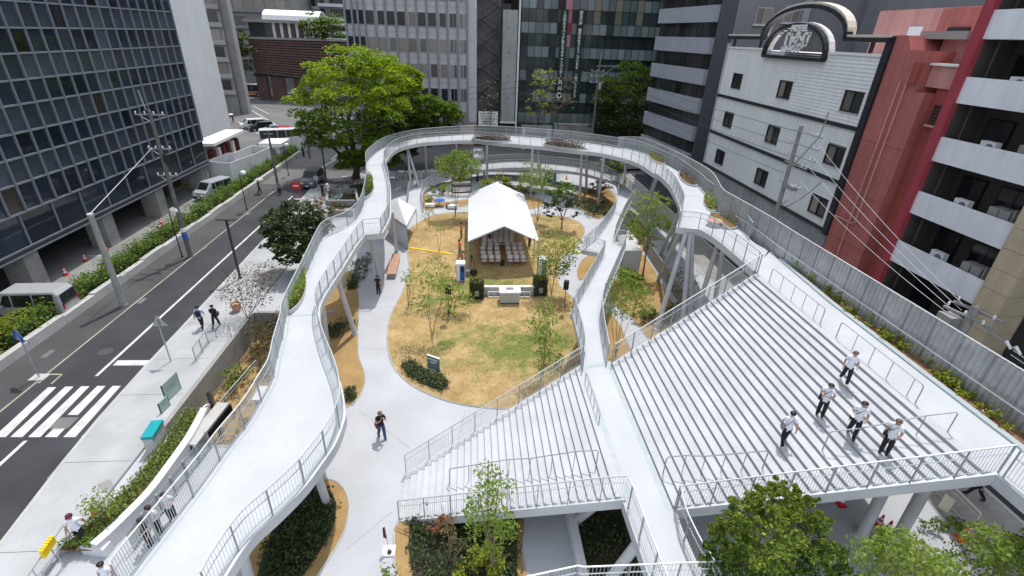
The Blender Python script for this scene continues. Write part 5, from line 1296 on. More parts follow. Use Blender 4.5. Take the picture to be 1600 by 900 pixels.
tree('camphor_tree', 'tall narrow green tree with upright clumps before the pink block', (b1.x-2, b1.y+3, 0), pb([(608,112,18,0),(628,118,15,0),(638,140,14,0),(612,142,22,0),(640,168,14,0),(600,170,24,0)], b1.y+3, 1/10.3), .25, .19, 'lf_camphor', dens=3.2, per=70, m2='lf_camphor2')
# dark street tree on the pavement
b2 = at(470, 424); b2.z = 0.12
tree('street_tree', 'dense dark green round tree on the pavement beside the upper ring', b2, pb([(440,352,26,0),(466,338,26,.3),(490,350,22,.6),(432,376,22,-.2),(462,376,30,-.6),(488,380,20,0),(448,398,18,-.2),(478,400,18,0),(505,352,10,.5)], b2.y, 1/18.5), .13, .11, 'lf_dark', dens=9, per=60, clump=.32, m2='lf_ever')
# evergreen behind the ring, right
tree('evergreen_tree', 'dark evergreen tree with a top painted bright as if sunlit beside the banded office', aty(985, 222, 83), pb([(985,125,26,0),(1008,128,20,0),(962,142,26,0),(945,158,16,-1),(1005,155,24,0),(975,172,34,0),(1008,188,26,0),(950,190,20,0)], 83, 1/9.4), .35, .17, 'lf_everlit', dens=3.4, per=110, clump=.44, m2='lf_ever', space=1.05)
shrub('evergreen_shrub', 'dark clipped evergreen mass under the evergreen tree behind the fence', Vector((27.5, 84, 0)), 6, 2.5, 5.5, .22, 'lf_ever', 2500)
# foreground bushy tree, lower right
bq = (8.8, 8.6, 0)
tree('bushy_tree', 'bushy green tree in the foreground before the upper steps', bq, pb([(1205,792,30,0),(1160,802,22,-.2),(1252,796,24,.3),(1138,842,26,0),(1200,845,40,-.6),(1262,842,32,0),(1298,872,24,.2),(1165,890,38,-.2),(1238,900,40,-.3),(1122,885,22,.2),(1212,762,15,.2),(1240,768,11,.2),(1180,778,12,0),(1285,815,13,.2),(1320,898,20,.2),(1105,860,12,.1),(1118,820,10,.1),(1272,778,9,.2)], 8.4, 1/55), .09, .052, 'lf_oak', dens=30, per=75, clump=.34, bark='bark', m2='lf_oak2', upb=.15, core=.25, space=1.2, low=-.8)
for lab, base, bl, Y in (('leafy young tree at the bottom edge right of the bushy tree', (11.5, 8.2, 0), [(1400,850,20,0),(1430,880,34,0),(1380,890,34,0),(1470,900,30,0)], 8.0),
                         ('leafy young tree in the bottom right corner by the alley', (15.0, 8.5, 0), [(1545,850,24,0),(1575,880,34,0),(1530,895,40,0),(1600,905,40,0),(1600,850,16,0)], 8.2)):
    tree('young_tree', lab, base, pb(bl, Y, 1/50), .05, .055, 'lf_sap', dens=34, per=24, clump=.5, bark='bark_lt')
# slender tree, bottom centre, in front of the lower steps
sapling('slender pale green tree before the lower steps at the bottom centre', aty(772, 905, 11.2), [aty(762,728,11.0), aty(782,735,11.3), aty(748,770,10.9), aty(800,790,11.4)],
        pb([(762,745,18,0),(780,765,20,0),(752,790,22,0),(778,805,22,0),(790,830,18,0),(745,825,16,0),(735,800,10,0),(770,850,16,0)], 11.1, 1/50), leaf=.055, m='lf_sap', dens=40, per=9, clump=.6, r0=.045, name='slender_tree')
shrub('yellow_shrub', 'yellow green shrub at the foot of the slender tree', at(752, 905), .95, .7, 1.2, .05, 'lf_yel', 2400)
shrub('rust_shrub', 'rust brown withered shrub beside the lower steps', at(690, 842), .38, .32, 1.5, .045, 'lf_brown', 700)
sapling('thin brown shrub with bare twigs in the bed below the lower steps', at(703, 880), [aty(690,790,11.9), aty(715,800,12), aty(735,830,12)], pb([(700,830,14,0),(712,850,14,0)], 12, 1/48), m='lf_mix', dens=30, per=5, r0=.03, name='twiggy_shrub')
shrub('pale_plant', 'small grey green upright plant at the bottom edge beside the path', at(608, 912), .28, .28, .9, .05, 'lf_hedge', 260)
# saplings on the lawn
def sap(lab, bp, tops, blobs, **k):
    b_ = at(*bp); sapling(lab, b_, [aty(t[0], t[1], b_.y + (t[2] if len(t) > 2 else 0)) for t in tops], pb(blobs, b_.y, 1/(770/ (b_ - Vector(CAMP)).length)), **k)
sap('three stemmed pale sapling on the left of the lawn in front', (675,530), [(655,425),(668,405),(700,440),(690,470)], [(655,440,18),(672,425,22),(690,455,16),(650,480,10),(700,490,12),(660,470,14)], dens=16, per=7, leaf=.075)
sap('slim single stemmed sapling left of the speaker on the lawn', (689,480), [(688,405),(694,430)], [(688,425,16),(680,440,12),(698,445,12)], dens=16, per=8, leaf=.075)
sap('thin dark stemmed sapling at the lawn edge near the timber bench', (638,482), [(632,425),(640,430)], [(634,435,10),(640,450,8)], dens=12, per=5, leaf=.07, r0=.03)
sap('leafy low sapling behind the left speaker stand', (702,490), [(712,450),(700,455)], [(712,462,16),(726,470,12),(704,472,10)], dens=18, per=10, leaf=.08)
sap('bright green tall sapling right of the tent in front', (862,462), [(858,372),(868,380),(876,395),(850,400)], [(862,385,22),(850,400,18),(876,400,20),(890,385,16),(862,420,16),(880,420,10)], dens=22, per=12, leaf=.08)
sap('multi stemmed sapling on the right of the lawn near the steps', (848,590), [(842,480),(850,470),(858,490)], [(846,500,18),(854,480,12),(840,520,16),(858,525,14),(848,545,14)], dens=22, per=9, leaf=.07)
sap('small leafy sapling beside the ramp at the right lawn edge', (852,572), [(862,545),(848,548)], [(858,555,16),(870,562,10)], dens=18, per=8, leaf=.07)
sap('thin staked sapling near the left back of the lawn', (686,395), [(683,345),(688,350)], [(684,352,9),(688,362,7)], dens=12, per=5, leaf=.08)
sap('very thin sapling left of the staked sapling on the lawn', (671,357), [(668,320),(672,325)], [(668,330,9),(664,338,7)], dens=12, per=5, leaf=.08)
sap('tall two stemmed sapling beside the tent at the back left', (711,338), [(708,248),(724,250)], [(705,262,18),(722,258,20),(735,262,12),(695,258,12),(715,245,10),(720,275,10)], dens=14, per=14, leaf=.12, r0=.05)
sap('loose five stemmed sapling behind the right corner of the tent', (840,346), [(828,285),(838,275),(846,290),(852,300)], [(830,270,16),(845,275,18),(838,290,12),(822,280,10),(855,282,10)], dens=12, per=9, leaf=.1, r0=.035)
b_ = at(878, 359)
tree('small_tree', 'small round dark leaved tree right of the tent', b_, pb([(868,305,13),(885,302,14),(877,318,15),(896,318,10),(862,322,10),(880,292,10),(858,335,7),(898,335,6)], b_.y, 1/14.2), .09, .12, 'lf_hedge', dens=6, per=26, clump=.4, bark='bark_lt', m2='lf_dark')
# right garden between the ramps and the fence
b_ = at(1004, 432)
tree('small_tree', 'dense light green tree between the ramp and the right columns', b_, pb([(1008,318,18),(1025,330,18),(998,340,20),(1018,352,20),(1034,350,12),(992,362,14),(1012,372,16),(1030,315,10)], b_.y, 1/17), .08, .085, 'lf_sap', dens=7, per=30, clump=.5, m2='lf_sap', bark='bark_lt', space=1.0, core=.2, low=-1)
sap('feathery many stemmed sapling beside the ramp in the right garden', (962,555), [(955,450),(968,440),(985,450),(1000,460),(975,470)], [(968,455,18),(985,450,20),(1000,465,16),(960,480,16),(985,480,20),(1010,480,10),(975,430,12)], dens=20, per=10, leaf=.075)
shrub('low_shrub', 'bright green low shrub in the right garden behind the white canopy', at(985, 442), 1.1, 1.0, 1.3, .09, 'lf_sap', 900)
shrub('low_shrub', 'dark low shrub beside the slanted columns in the right garden', at(1010, 500), 1.3, .7, .8, .07, 'lf_dark', 900)
shrub('low_shrub', 'yellow green shrub among the columns under the top landing', at(1045, 500), .8, .8, 1.6, .08, 'lf_mix', 500)
sap('twiggy sapling with reddish leaves under the right ring', (1070,480), [(1058,425),(1072,420),(1080,440)], [(1062,430,14),(1075,440,14),(1058,455,12)], dens=14, per=6, leaf=.08, m='lf_mix')
# back garden
shrub('bright_shrub', 'bright green bushy shrub behind the tent', at(783, 306), 2.6, 1.5, 2.3, .17, 'lf_yel', 1500)
shrub('low_hedge', 'dark low hedge at the back right corner of the tent', at(815, 304), 2.4, .8, .9, .12, 'lf_dark', 700)
shrub('mixed_shrub', 'dark mixed shrubs under the ring at the back right', at(928, 330), 1.8, 2.2, 1.0, .12, 'lf_dark', 1000)
shrub('mixed_shrub', 'olive shrubs under the ring near the right columns', at(935, 302), 1.6, 1.6, 1.4, .12, 'lf_mix', 700)
shrub('mixed_shrub', 'leafy shrub by the outer columns at the back right', at(950, 270), 2, 1.5, 2.4, .14, 'lf_hedge', 900)
shrub('climbing_plants', 'light green plants below the lower ramp at the back left', at(690, 305), 1.8, .8, 1.4, .12, 'lf_sap', 700)
shrub('pot_plants', 'leafy plants at the back left beside the blue tabletop', at(673, 318), .7, .6, .9, .09, 'lf_hedge', 300)
shrub('street_shrub', 'yellow leaved young tree beyond the back of the ring', aty(840, 200, 75), 1.7, 1.3, 8.2, .17, 'lf_yel', 500)
shrub('street_shrub', 'brownish young tree beyond the back of the ring', aty(872, 205, 75), 2.6, 1.3, 8.0, .15, 'lf_mix', 420)
shrub('street_shrub', 'thin brown tree in front of the billboard', aty(765, 208, 76), 1.0, 1.0, 8.0, .13, 'lf_mix', 260)
# left: pavement plants and sunken garden
sap('reddish spreading shrub with thin branches on the pavement edge', (388,500), [(352,445),(372,432),(395,428),(412,440)], [(360,445,20),(385,438,22),(405,445,18),(372,462,18),(400,465,18),(415,425,12)], dens=20, per=9, leaf=.06, m='lf_rust', r0=.03)
p_ = at(371, 488); p_.z = .12
pt = thing('flower_pot', 'brown round plant pot standing on the pavement', 'pot', p_)
g = MB(); g.lathe([(.22,0),(.30,.25),(.34,.6),(.30,.6),(.28,.5)], p_, 14); g.build('pot', M['wood'], pt)
shrub('climbing_shrub', 'green shrub growing against the outer ring railing', Vector((-10.2, 24.3, PZ)), .9, 1.6, 3.6, .09, 'lf_hedge', 1300)
shrub('climbing_shrub', 'olive shrub in the sunken garden below the reddish shrub', Vector((-12.6, 27, PZ)), 1.0, 1.4, 1.6, .08, 'lf_mix', 600)
shrub('sunken_shrub', 'yellow green shrub beside the equipment box in the sunken garden', Vector((-11.6, 20.6, PZ)), .7, .9, .9, .07, 'lf_yel', 500)
shrub('climbing_shrub', 'tangled brown and green shrubs on the pavement wall by the black railing', Vector((-13.9, 29.3, PZ)), 1.0, 1.9, 2.0, .09, 'lf_mix', 1100)
shrub('sunken_shrub', 'dark leaved shrub low in the sunken garden against the wall', Vector((-14.2, 25.4, PZ)), .6, 1.6, 1.2, .08, 'lf_hedge', 600)
cover('sunken_cover', [(-15, 19), (-10.2, 19), (-10.2, 30.5), (-15, 30.5)], 1800, .25, .06, 'lf_mix', PZ)
shrub('street_planting', 'rusty grasses in the raised planter beyond the dark street tree', at(517, 335), 1.6, 1.3, 1.2, .12, 'lf_mix', 700)
shrub('street_planting', 'tall dry grasses left of the planter by the zebra sign', at(500, 325), .6, .8, 1.3, .1, 'lf_brown', 300)
cover('ground_cover', [(p.x, p.y) for p in BED_OV], 1500, .5, .10, 'lf_dark')
# ring planters: rim, soil and plants
def planter(label, poly_px, z, m, n, h=.45, leaf=.07, soil='soil_red', rim='fascia'):
    P = [at(p[0], p[1], z) for p in poly_px]; P = catmull(P, 4, True); c = sum(P, Vector()) / len(P)
    r = thing('walkway_planter', label, 'planter', c)
    g = MB(); k = len(P); I = [p.lerp(c, .06) for p in P]
    g.add([(p.x, p.y, z+.004) for p in P] + [(p.x, p.y, z+.20) for p in P] + [(p.x, p.y, z+.20) for p in I] + [(p.x, p.y, z+.1) for p in I],
          [q for i in range(k) for q in ((i, (i+1)%k, k+(i+1)%k, k+i), (k+i, k+(i+1)%k, 2*k+(i+1)%k, 2*k+i), (2*k+i, 2*k+(i+1)%k, 3*k+(i+1)%k, 3*k+i))])
    g.build('rim', M[rim], r); g = MB(); g.sheet(I, z+.12); g.build('soil', M[soil], r)
    q = inpoly([(p.x, p.y) for p in I], n); q[:, 2] = z + .12 + RNG.uniform(0, 1, n)**.8*h
    leaf_obj('foliage', q, leaf, m, r, .6); return r
planter('lens shaped planter of green shrubs on the street side near the lower left', [(451,490),(464,483),(475.5,465),(479.5,444),(476.5,429),(470,440),(460,464)], 4.75, 'lf_sap', 900, .7)
planter('lens shaped planter of green shrubs on the street side at the far left bend', [(568,312),(578,307),(583.5,299),(584,293),(582,287),(576,284.5),(572,298)], 5.2, 'lf_hedge', 900, .9, .09)
planter('dark low planter on the inner edge at the middle of the far curve', [(737,218.5),(750,216),(768,214.5),(785,217),(800,222),(770,222.5)], 5.95, 'lf_heath', 1500, .5, .09, soil='soil_dark')
planter('heather planter on the inner edge right of the far middle', [(849,227.5),(860,223.5),(875,223.5),(895,228),(918,235),(885,234)], 6.15, 'lf_heath', 1700, .65, .09, soil='soil_dark')
planter('green planter on the outer edge where the ring turns towards the stairs', [(1012,240.5),(1022,243),(1038,254),(1040,258),(1028,257),(1015,248)], 6.4, 'lf_sap', 260, .5, .09)
planter('yellow green planter on the outer edge above the right columns', [(1060,270),(1072,277),(1087,290),(1086,293),(1074,290),(1063,281)], 6.55, 'lf_mix', 330, .4, .08)
planter('grassy planter on the outer edge beside the round timber seat', [(1100,306),(1108,312),(1118,328),(1117,333),(1106,330),(1099,320)], 6.65, 'lf_sap', 330, .6, .08)
planter('round glass edged planter with a few plants by the top of the stairs', [(1107,339),(1120,336),(1140,345),(1152,358),(1135,360),(1116,352)], 6.72, 'lf_sap', 120, .4, .07, rim='border')
sd = thing('timber_bench', 'oval timber bench on the ring beside the grassy planter', 'bench', at(1118, 346, 6.8))
c_ = at(1117, 344, 7.15); g = MB(); g.lathe([(.52, -.1), (.55, -.04), (.52, 0), (.0, 0)], c_, 18); g.build('seat_top', M['wood'], sd)
g = MB(); g.lathe([(.42, -.42), (.42, -.1)], c_, 14); g.build('base', M['fascia'], sd)
# planted strip along the screen
q = []
for k in range(90):
    y = RNG.uniform(7, 25); x = 17.7 + RNG.uniform(.1, .55) + (.0 if y < 20 else .25); h = RNG.uniform(.12, .5); n = int(RNG.uniform(12, 36))
    p = RNG.normal(size=(n, 3)) * (.10, .10, .0); p[:, 2] = RNG.uniform(0, h, n); q.append(p + np.array((x, y, ZT)))
o = leaf_obj('strip_plants', np.concatenate(q), .07, 'lf_yel', None, .5); o['kind'] = 'stuff'
# beds
cover('bed_planting', [(p.x, p.y) for p in inset(BED_F, .62)], 4200, .38, .075, 'lf_ground')
cover('bed_planting', [(at(*p).x, at(*p).y) for p in ((640,812),(638,860),(646,905),(655,960),(808,960),(808,800),(760,765),(690,785))], 5200, .45, .07, 'lf_ground')
g = MB(); g.sheet([at(*p) for p in ((640,812),(638,860),(646,905),(655,960),(808,960),(808,800),(760,765),(690,785))], .028); o = g.build('planting_soil', M['soil_dark']); o['kind'] = 'structure'
g = MB(); g.sheet(inset(BED_F, .5), .028); o = g.build('planting_soil', M['soil_dark']); o['kind'] = 'structure'
g = MB(); g.sheet([at(*p) for p in ((895,790),(905,860),(915,905),(930,960),(1010,960),(1000,860),(985,795))], .024); o = g.build('planting_soil', M['soil_dark']); o['kind'] = 'structure'
cover('bed_planting', [(at(*p).x, at(*p).y) for p in ((898,795),(908,860),(916,905),(930,960),(1005,960),(995,860),(980,800))], 1800, .35, .07, 'lf_ground')
for lab, pp, m_, n_, h_ in (('dark low planting under the ring at the foot of the slanted column', [(508,515),(530,507),(556,500),(557,515),(540,520),(528,530),(510,528)], 'lf_ground', 900, .45),
                   ('dark planting patch by the farther ring column', [(540,442),(556,442),(558,452),(545,454)], 'lf_ground', 500, .5), ('small dark planting at the near tip of the soil bed', [(537,612),(553,608),(555,618),(548,630),(540,628)], 'lf_ground', 350, .3)):
    o = cover('bed_planting', [(at(*p).x, at(*p).y) for p in pp], n_, h_, .07, m_)
cover('bed_planting', [(at(*p).x, at(*p).y) for p in ((548,455),(575,430),(580,400),(570,395),(540,425))], 900, .35, .08, 'lf_ground')
shrub('lawn_shrub_bed', 'dark low planting around the green information panel on the lawn', at(664, 588), .5, .3, .3, .05, 'lf_ground', 10, stems=False)
cover('lawn_bed', [(at(*p).x, at(*p).y) for p in ((629,570),(640,565),(660,577),(695,592),(701,603),(690,611),(665,603),(640,588))], 2600, .38, .065, 'lf_dark')
g = MB(); g.sheet([at(*p) for p in ((629,570),(640,565),(660,577),(695,592),(701,603),(690,611),(665,603),(640,588))], .03); o = g.build('planting_soil', M['soil_dark']); o['kind'] = 'structure'
# grass tufts in the greener part of the lawn
q = inpoly([(p.x, p.y) for p in LAWN], 15000)
gm = np.array([max(1.6*math.exp(-(((x-3)/4.6)**2 + ((y-26.5)/3.4)**2)), 1.1*math.exp(-(((x-1.2)/5)**2 + ((y-35)/2.4)**2)), .8*math.exp(-(((x+1.6)/2)**2 + ((y-27)/2)**2)), .14) for x, y, _ in q])
ok = RNG.uniform(0, 1, len(q)) < gm; q[:, 2] = .05
o = leaf_obj('grass', q[ok], .055, 'grass_blade', None, .05, .25); o['kind'] = 'stuff'
o = leaf_obj('dry_grass', q[~ok][:5000], .05, 'straw', None, .05, .25); o['kind'] = 'stuff'
# hedge along the left boundary wall
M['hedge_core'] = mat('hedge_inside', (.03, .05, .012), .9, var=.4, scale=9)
wl_ = thing('boundary_wall', 'long low pale concrete wall along the street in front of the hedge', 'wall', (-26.8, 45, 0))
yy = 6.0
while yy < 80:
    g = MB(); h = .62 + .05*math.sin(yy); g.box((-27.05, yy+.01, 0), (-26.62, yy+2.98, h)); g.build('wall_section', M['concrete_lt'], wl_); yy += 3
hd = thing('hedge', 'long clipped green hedge behind the low street wall', 'hedge', (-27.9, 50, 0))
q = []
for k in range(1500):
    y = RNG.uniform(27, 84); hh = 1.35 + .2*math.sin(y*1.9) + .12*math.sin(y*4.3)
    c_ = np.array((-27.85 + RNG.uniform(-.55, .6), y, hh*RNG.uniform(.35, 1))); p = RNG.normal(size=(26, 3)) * (.22, .3, .16); q.append(c_ + p)
leaf_obj('foliage', np.concatenate(q), .085, 'lf_hedge', hd, .7)
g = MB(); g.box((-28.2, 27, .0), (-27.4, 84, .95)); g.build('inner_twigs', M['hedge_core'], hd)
h2 = thing('hedge', 'large bright topped rounded hedge at the left edge beside the blue sign', 'hedge', at(45, 545))
c_ = at(30, 545); q = []
for (x, y, rx, ry, h) in ((-29.2, 26.6, 1.7, 1.9, 1.75), (-31.3, 27.2, 2.0, 2.1, 1.9), (-33.5, 27.4, 2, 2, 1.9), (-28.6, 29.3, 1.0, 1.0, 1.3)):
    n = 1700; d = RNG.normal(size=(n, 3)); d /= np.linalg.norm(d, axis=1)[:, None]; d[:, 2] = np.abs(d[:, 2]); d *= (np.abs(d)**.0)
    sq = np.sign(d)*np.abs(d)**.55; q.append(np.array((x, y, 0)) + sq*np.array((rx, ry, h))*RNG.uniform(.86, 1.0, n)[:, None])
leaf_obj('foliage', np.concatenate(q), .10, 'lf_yel', h2, .9)
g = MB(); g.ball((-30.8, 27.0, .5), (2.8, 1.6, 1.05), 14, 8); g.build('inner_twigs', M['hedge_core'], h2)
shrub('roof_garden_shrub', 'green roof garden shrubs on top of the louvred building', aty(512, 62, 146), 6, 3, 5.5, .4, 'lf_hedge', 1500, stems=False)
shrub('street_conifer', 'dark narrow tree beside the louvred building', aty(385, 122, 142), 2.6, 2.5, 12, .4, 'lf_ever', 900)
# ------------------------------------------------------------------ vehicles
def paint(name, c): M[name] = mat(name, c, .28, 0.0, var=.02, scale=1.5, spec=.6, stain=.08, sscale=1.0); return M[name]
paint('car_white', (.70, .71, .71)); paint('car_white_shaded', (.36, .37, .38)); paint('car_silver', (.38, .41, .44)); paint('car_grey', (.10, .12, .125)); paint('car_black', (.012, .012, .014)); paint('car_red', (.45, .02, .03)); paint('car_blue', (.30, .36, .46))
M['lamp_white'] = mat('headlamp_lens', (.7, .7, .68), .1, var=.05); M['lamp_red'] = mat('tail_lamp_lens', (.35, .01, .01), .15, var=.1)
PROF = {
 'van': (4.7, 1.7, [(-2.35,.34),(-2.36,1.0),(-2.28,1.72),(-2.05,1.95),(.95,1.98),(1.75,1.18),(2.22,1.0),(2.34,.7),(2.34,.34)], 1.05, [(-2.0,-.85),(-.75,.35),(.45,1.15)], (4,5), (1,2)),
 'minivan': (4.6, 1.75, [(-2.3,.32),(-2.3,.95),(-2.12,1.55),(-1.9,1.78),(.25,1.82),(1.25,1.12),(2.05,.96),(2.28,.7),(2.3,.3)], 1.0, [(-1.95,-.95),(-.85,.05),(.12,.95)], (4,5), (1,3)),
 'sedan': (4.5, 1.72, [(-2.25,.32),(-2.27,.8),(-2.15,.98),(-1.45,1.03),(-.85,1.42),(.35,1.46),(1.15,1.0),(2.0,.84),(2.24,.62),(2.25,.3)], .95, [(-1.2,-.3),(-.22,.75)], (5,6), (3,4)),
 'hatch': (4.2, 1.7, [(-2.1,.32),(-2.1,.95),(-1.85,1.4),(-1.6,1.5),(.3,1.53),(1.1,1.02),(1.9,.88),(2.1,.62),(2.1,.3)], .95, [(-1.55,-.5),(-.4,.75)], (4,5), (1,3)),
 'bus': (10.5, 2.5, [(-5.25,.4),(-5.25,2.6),(-5.1,3.0),(-4.8,3.1),(4.9,3.1),(5.15,2.8),(5.25,1.2),(5.25,.4)], 1.35, [(-5.0,-3.4),(-3.3,-1.7),(-1.6,0),(.1,1.7),(1.8,3.4),(3.5,4.7)], (5,6), (1,2)),
}
def car(label, loc, rz, kind, body, scale=1.0, cat='car', name='parked_car', stripe=None):
    L, W, P, belt, wins, ws, rw = PROF[kind]; r = thing(name, label, cat, (0,0,0)); hw = W/2; H = max(p[1] for p in P)
    tum = lambda z: 1 - .14*max(0, (z-belt)/(H-belt))
    g = MB(); n = len(P); cx = 0; cz = .8
    sl = []
    for s, k in ((-1, .965), (-.92, 1.0), (.92, 1.0), (1, .965)):
        sl.append([(cx + (x-cx)*k, s*hw*tum(z), cz + (z-cz)*k) for x, z in P])
    vs = sum(sl, []); fs = []
    for j in range(3):
        for i in range(n): fs.append((j*n+i, j*n+(i+1)%n, (j+1)*n+(i+1)%n, (j+1)*n+i))
    fs += [tuple(range(n)), tuple(range(3*n, 4*n))[::-1]]
    g.add(vs, fs); g.build('body', M[body], r)
    def side(x0, x1, s):
        z0, z1 = belt, H-.17
        def xa(x, z):   # keep the glass inside the front and rear slope
            return x
        xf0, xf1 = x1, x1 - (.38 if x1 == max(w[1] for w in wins) and kind != 'bus' else 0)
        xb1 = x0 + (.22 if x0 == min(w[0] for w in wins) and kind in ('sedan', 'hatch') else 0)
        g = MB(); o = .012
        g.add([(x0, s*(hw*tum(z0)+o), z0), (xf0, s*(hw*tum(z0)+o), z0), (xf1, s*(hw*tum(z1)+o), z1), (xb1, s*(hw*tum(z1)+o), z1)], [(0,1,2,3) if s < 0 else (3,2,1,0)])
        g.build('side_window', M['carglass'], r)
    for s in (-1, 1):
        for x0, x1 in wins: side(x0, x1, s)
    for (i, j), nm in ((ws, 'windscreen'), (rw, 'rear_window')):
        a, b_ = Vector((P[i][0], 0, P[i][1])), Vector((P[j][0], 0, P[j][1])); d = b_-a; nrm = Vector((d.z, 0, -d.x)).normalized() * .012
        nrm = nrm if nrm.z > 0 or nrm.x * a.x > 0 else -nrm
        a2, b2 = a.lerp(b_, .1), a.lerp(b_, .92); g = MB()
        if nm == 'rear_window' and kind in ('van', 'minivan', 'hatch', 'bus'): a2, b2 = a.lerp(b_, .06), a.lerp(b_, .96); nrm = Vector((-.03, 0, .01)) if kind != 'bus' else Vector((-.02, 0, 0))
        g.add([(a2.x+nrm.x, -hw*.84*tum(a2.z), a2.z+nrm.z), (a2.x+nrm.x, hw*.84*tum(a2.z), a2.z+nrm.z), (b2.x+nrm.x, hw*.84*tum(b2.z), b2.z+nrm.z), (b2.x+nrm.x, -hw*.84*tum(b2.z), b2.z+nrm.z)], [(0,1,2,3)])
        g.build(nm, M['carglass'], r)
    wr = .32 if kind != 'bus' else .48
    for x in (L/2-.85 if kind != 'bus' else 3.3, -L/2+.85 if kind != 'bus' else -3.0):
        for s in (-1, 1):
            g = MB(); c_ = Vector((x, s*(hw-.09), wr)); 
            ring = [Vector((x + wr*math.cos(2*PI*k/16), 0, wr + wr*math.sin(2*PI*k/16))) for k in range(16)]
            g.add([(p.x, s*(hw+.015), p.z) for p in ring] + [(p.x, s*(hw-.2), p.z) for p in ring], [tuple(range(16)) if s > 0 else tuple(range(16))[::-1]] + [(k, (k+1)%16, 16+(k+1)%16, 16+k) for k in range(16)])
            w = g.build('wheel', M['tyre'], r)
            g = MB(); g.add([(x + wr*.62*math.cos(2*PI*k/12), s*(hw+.02), wr + wr*.62*math.sin(2*PI*k/12)) for k in range(12)], [tuple(range(12))]); g.build('rim', M['metal'], w)
    for s in (-1, 1):
        g = MB(); g.box((L/2-.12, s*hw*.62-.17, .66), (L/2+.005 if kind != 'bus' else L/2+.02, s*hw*.62+.17, .82)); g.build('headlight', M['lamp_white'], r)
        g = MB(); g.box((-L/2-.03, s*hw*.84-.09, .75), (-L/2+.1, s*hw*.84+.07, 1.1)); g.build('tail_light', M['lamp_red'], r)
        if kind != 'bus': g = MB(); g.box((wins[-1][1]-.25, s*hw*1.0, belt-.02), (wins[-1][1]-.1, s*(hw+.17), belt+.14)); g.build('mirror', M[body], r)
    g = MB(); g.box((L/2-.06, -hw*.86, .3), (L/2+.03, hw*.86, .52)); g.build('front_bumper', M['black'] if kind == 'van' else M[body], r)
    g = MB(); g.box((-L/2-.05, -hw*.86, .3), (-L/2+.06, hw*.86, .55)); g.build('rear_bumper', M[body], r)
    g = MB(); g.box((L/2+.032, -.17, .36), (L/2+.04, .17, .5)); g.build('number_plate', M['white'], r)
    g = MB(); g.box((-L/2+.1, -hw*.9, .2), (L/2-.1, hw*.9, .36)); g.build('underbody', M['black'], r)
    if stripe:
        for k, (m_, z0, z1, xa, xb) in enumerate(stripe):
            for s in (-1, 1):
                g = MB(); g.box((xa, s*(hw+.004), z0), (xb, s*(hw+.012), z1)); g.build('livery_band', M[m_], r)
    r.location = loc; r.rotation_euler = (0, 0, rz); r.scale = (scale,)*3
    return r
HD = lambda d: math.radians(d)
va, vb = at(5, 459, 2.0), at(86, 457, 2.0); vd = (va-vb).normalized()
car('white van with pale roof parked under the glass tower beside the hedge', (vb.x+vd.x*2.1-.2, vb.y+vd.y*2.1+.7, 0), math.atan2(vd.y, vd.x), 'van', 'car_white_shaded', 1.04, 'van', 'parked_van')  # white body given grey paint to carry the shade on its sides
car('silver blue van parked behind the hedge farther along the forecourt', (-29.8, 58.6, 0), HD(250), 'van', 'car_silver', .98, 'van', 'parked_van')
p_ = at(488, 291); car('dark grey people carrier driving towards the camera on the street', (p_.x-.1, p_.y+.8, 0), HD(-92), 'minivan', 'car_grey', 1.02, 'car', 'car')
for (px_, c_, k, lab) in (((396,201), 'car_white', 'van', 'small white van at the left end of the parked row'), ((409,204), 'car_black', 'minivan', 'black estate car in the parked row'), ((428,207), 'car_blue', 'sedan', 'pale blue car beside the red one in the parked row'), ((440,210), 'car_red', 'hatch', 'red car at the right end of the parked row')):
    p_ = at(*px_); car(lab, (p_.x, p_.y, 0), HD(212), k, c_, .95)
p_ = at(452, 222); car('white coach parked behind the white hoarding', (p_.x, p_.y-1, 0), HD(20), 'bus', 'car_white', .8, 'coach', 'parked_coach')
p_ = at(388, 150); car('city bus with white roof and orange and red sides crossing in the distance', (p_.x, p_.y, 0), HD(182), 'bus', 'car_white', 1.05, 'bus', 'bus', [('paint_yellow', .55, 1.0, -5, 1), ('car_red', .7, 1.1, 1, 4.5), ('orange', .95, 1.2, -4, 3)])
p_ = at(747, 249); car('small white car in the dark garage beyond the ring', (p_.x, p_.y, 0), HD(-90), 'hatch', 'car_silver', 1.0)
p_ = at(985, 265); car('silver car on the back street behind the ring columns', (p_.x, p_.y, 0), HD(8), 'sedan', 'car_silver', 1.05)

# ------------------------------------------------------------------ poles, lamps, signs
def hpx(foot, head, z=0.0):
    p = at(foot[0], foot[1], z); d = RM @ _ray(*head); t = math.hypot(p.x, p.y) / math.hypot(d[0], d[1]); return CAM_H + t*d[2] - z
pA = at(194, 478); hA = hpx((194,478), (132,338))
r = thing('concrete_pole', 'stout pale concrete pole without wires arms on the left footway', 'utility pole', pA)
g = MB(); g.tube([pA, pA + Vector((0,0,hA))], [.21, .17], 14); g.build('pole', M['polegrey'], r)
g = MB(); g.lathe([(.19, 0), (.19, .12), (.08, .16)], pA + Vector((0,0,hA)), 12); g.build('cap', M['concrete_lt'], r)
g = MB(); g.lathe([(.30, 0), (.28, .12)], pA, 12); g.build('base_collar', M['concrete_dk'], r)
def insul(mb, p): mb.lathe([(.03,0),(.06,.05),(.04,.09),(.06,.14),(.02,.2)], p, 7)
pB = at(298, 401); hB = hpx((298,401), (236,172))
r = thing('utility_pole', 'tall dark utility pole with steel crossarms in front of the glass tower', 'utility pole', pB)
g = MB(); g.tube([pB, pB + Vector((0,0,hB))], [.19, .13], 12); g.build('pole', M['polebrown'], r)
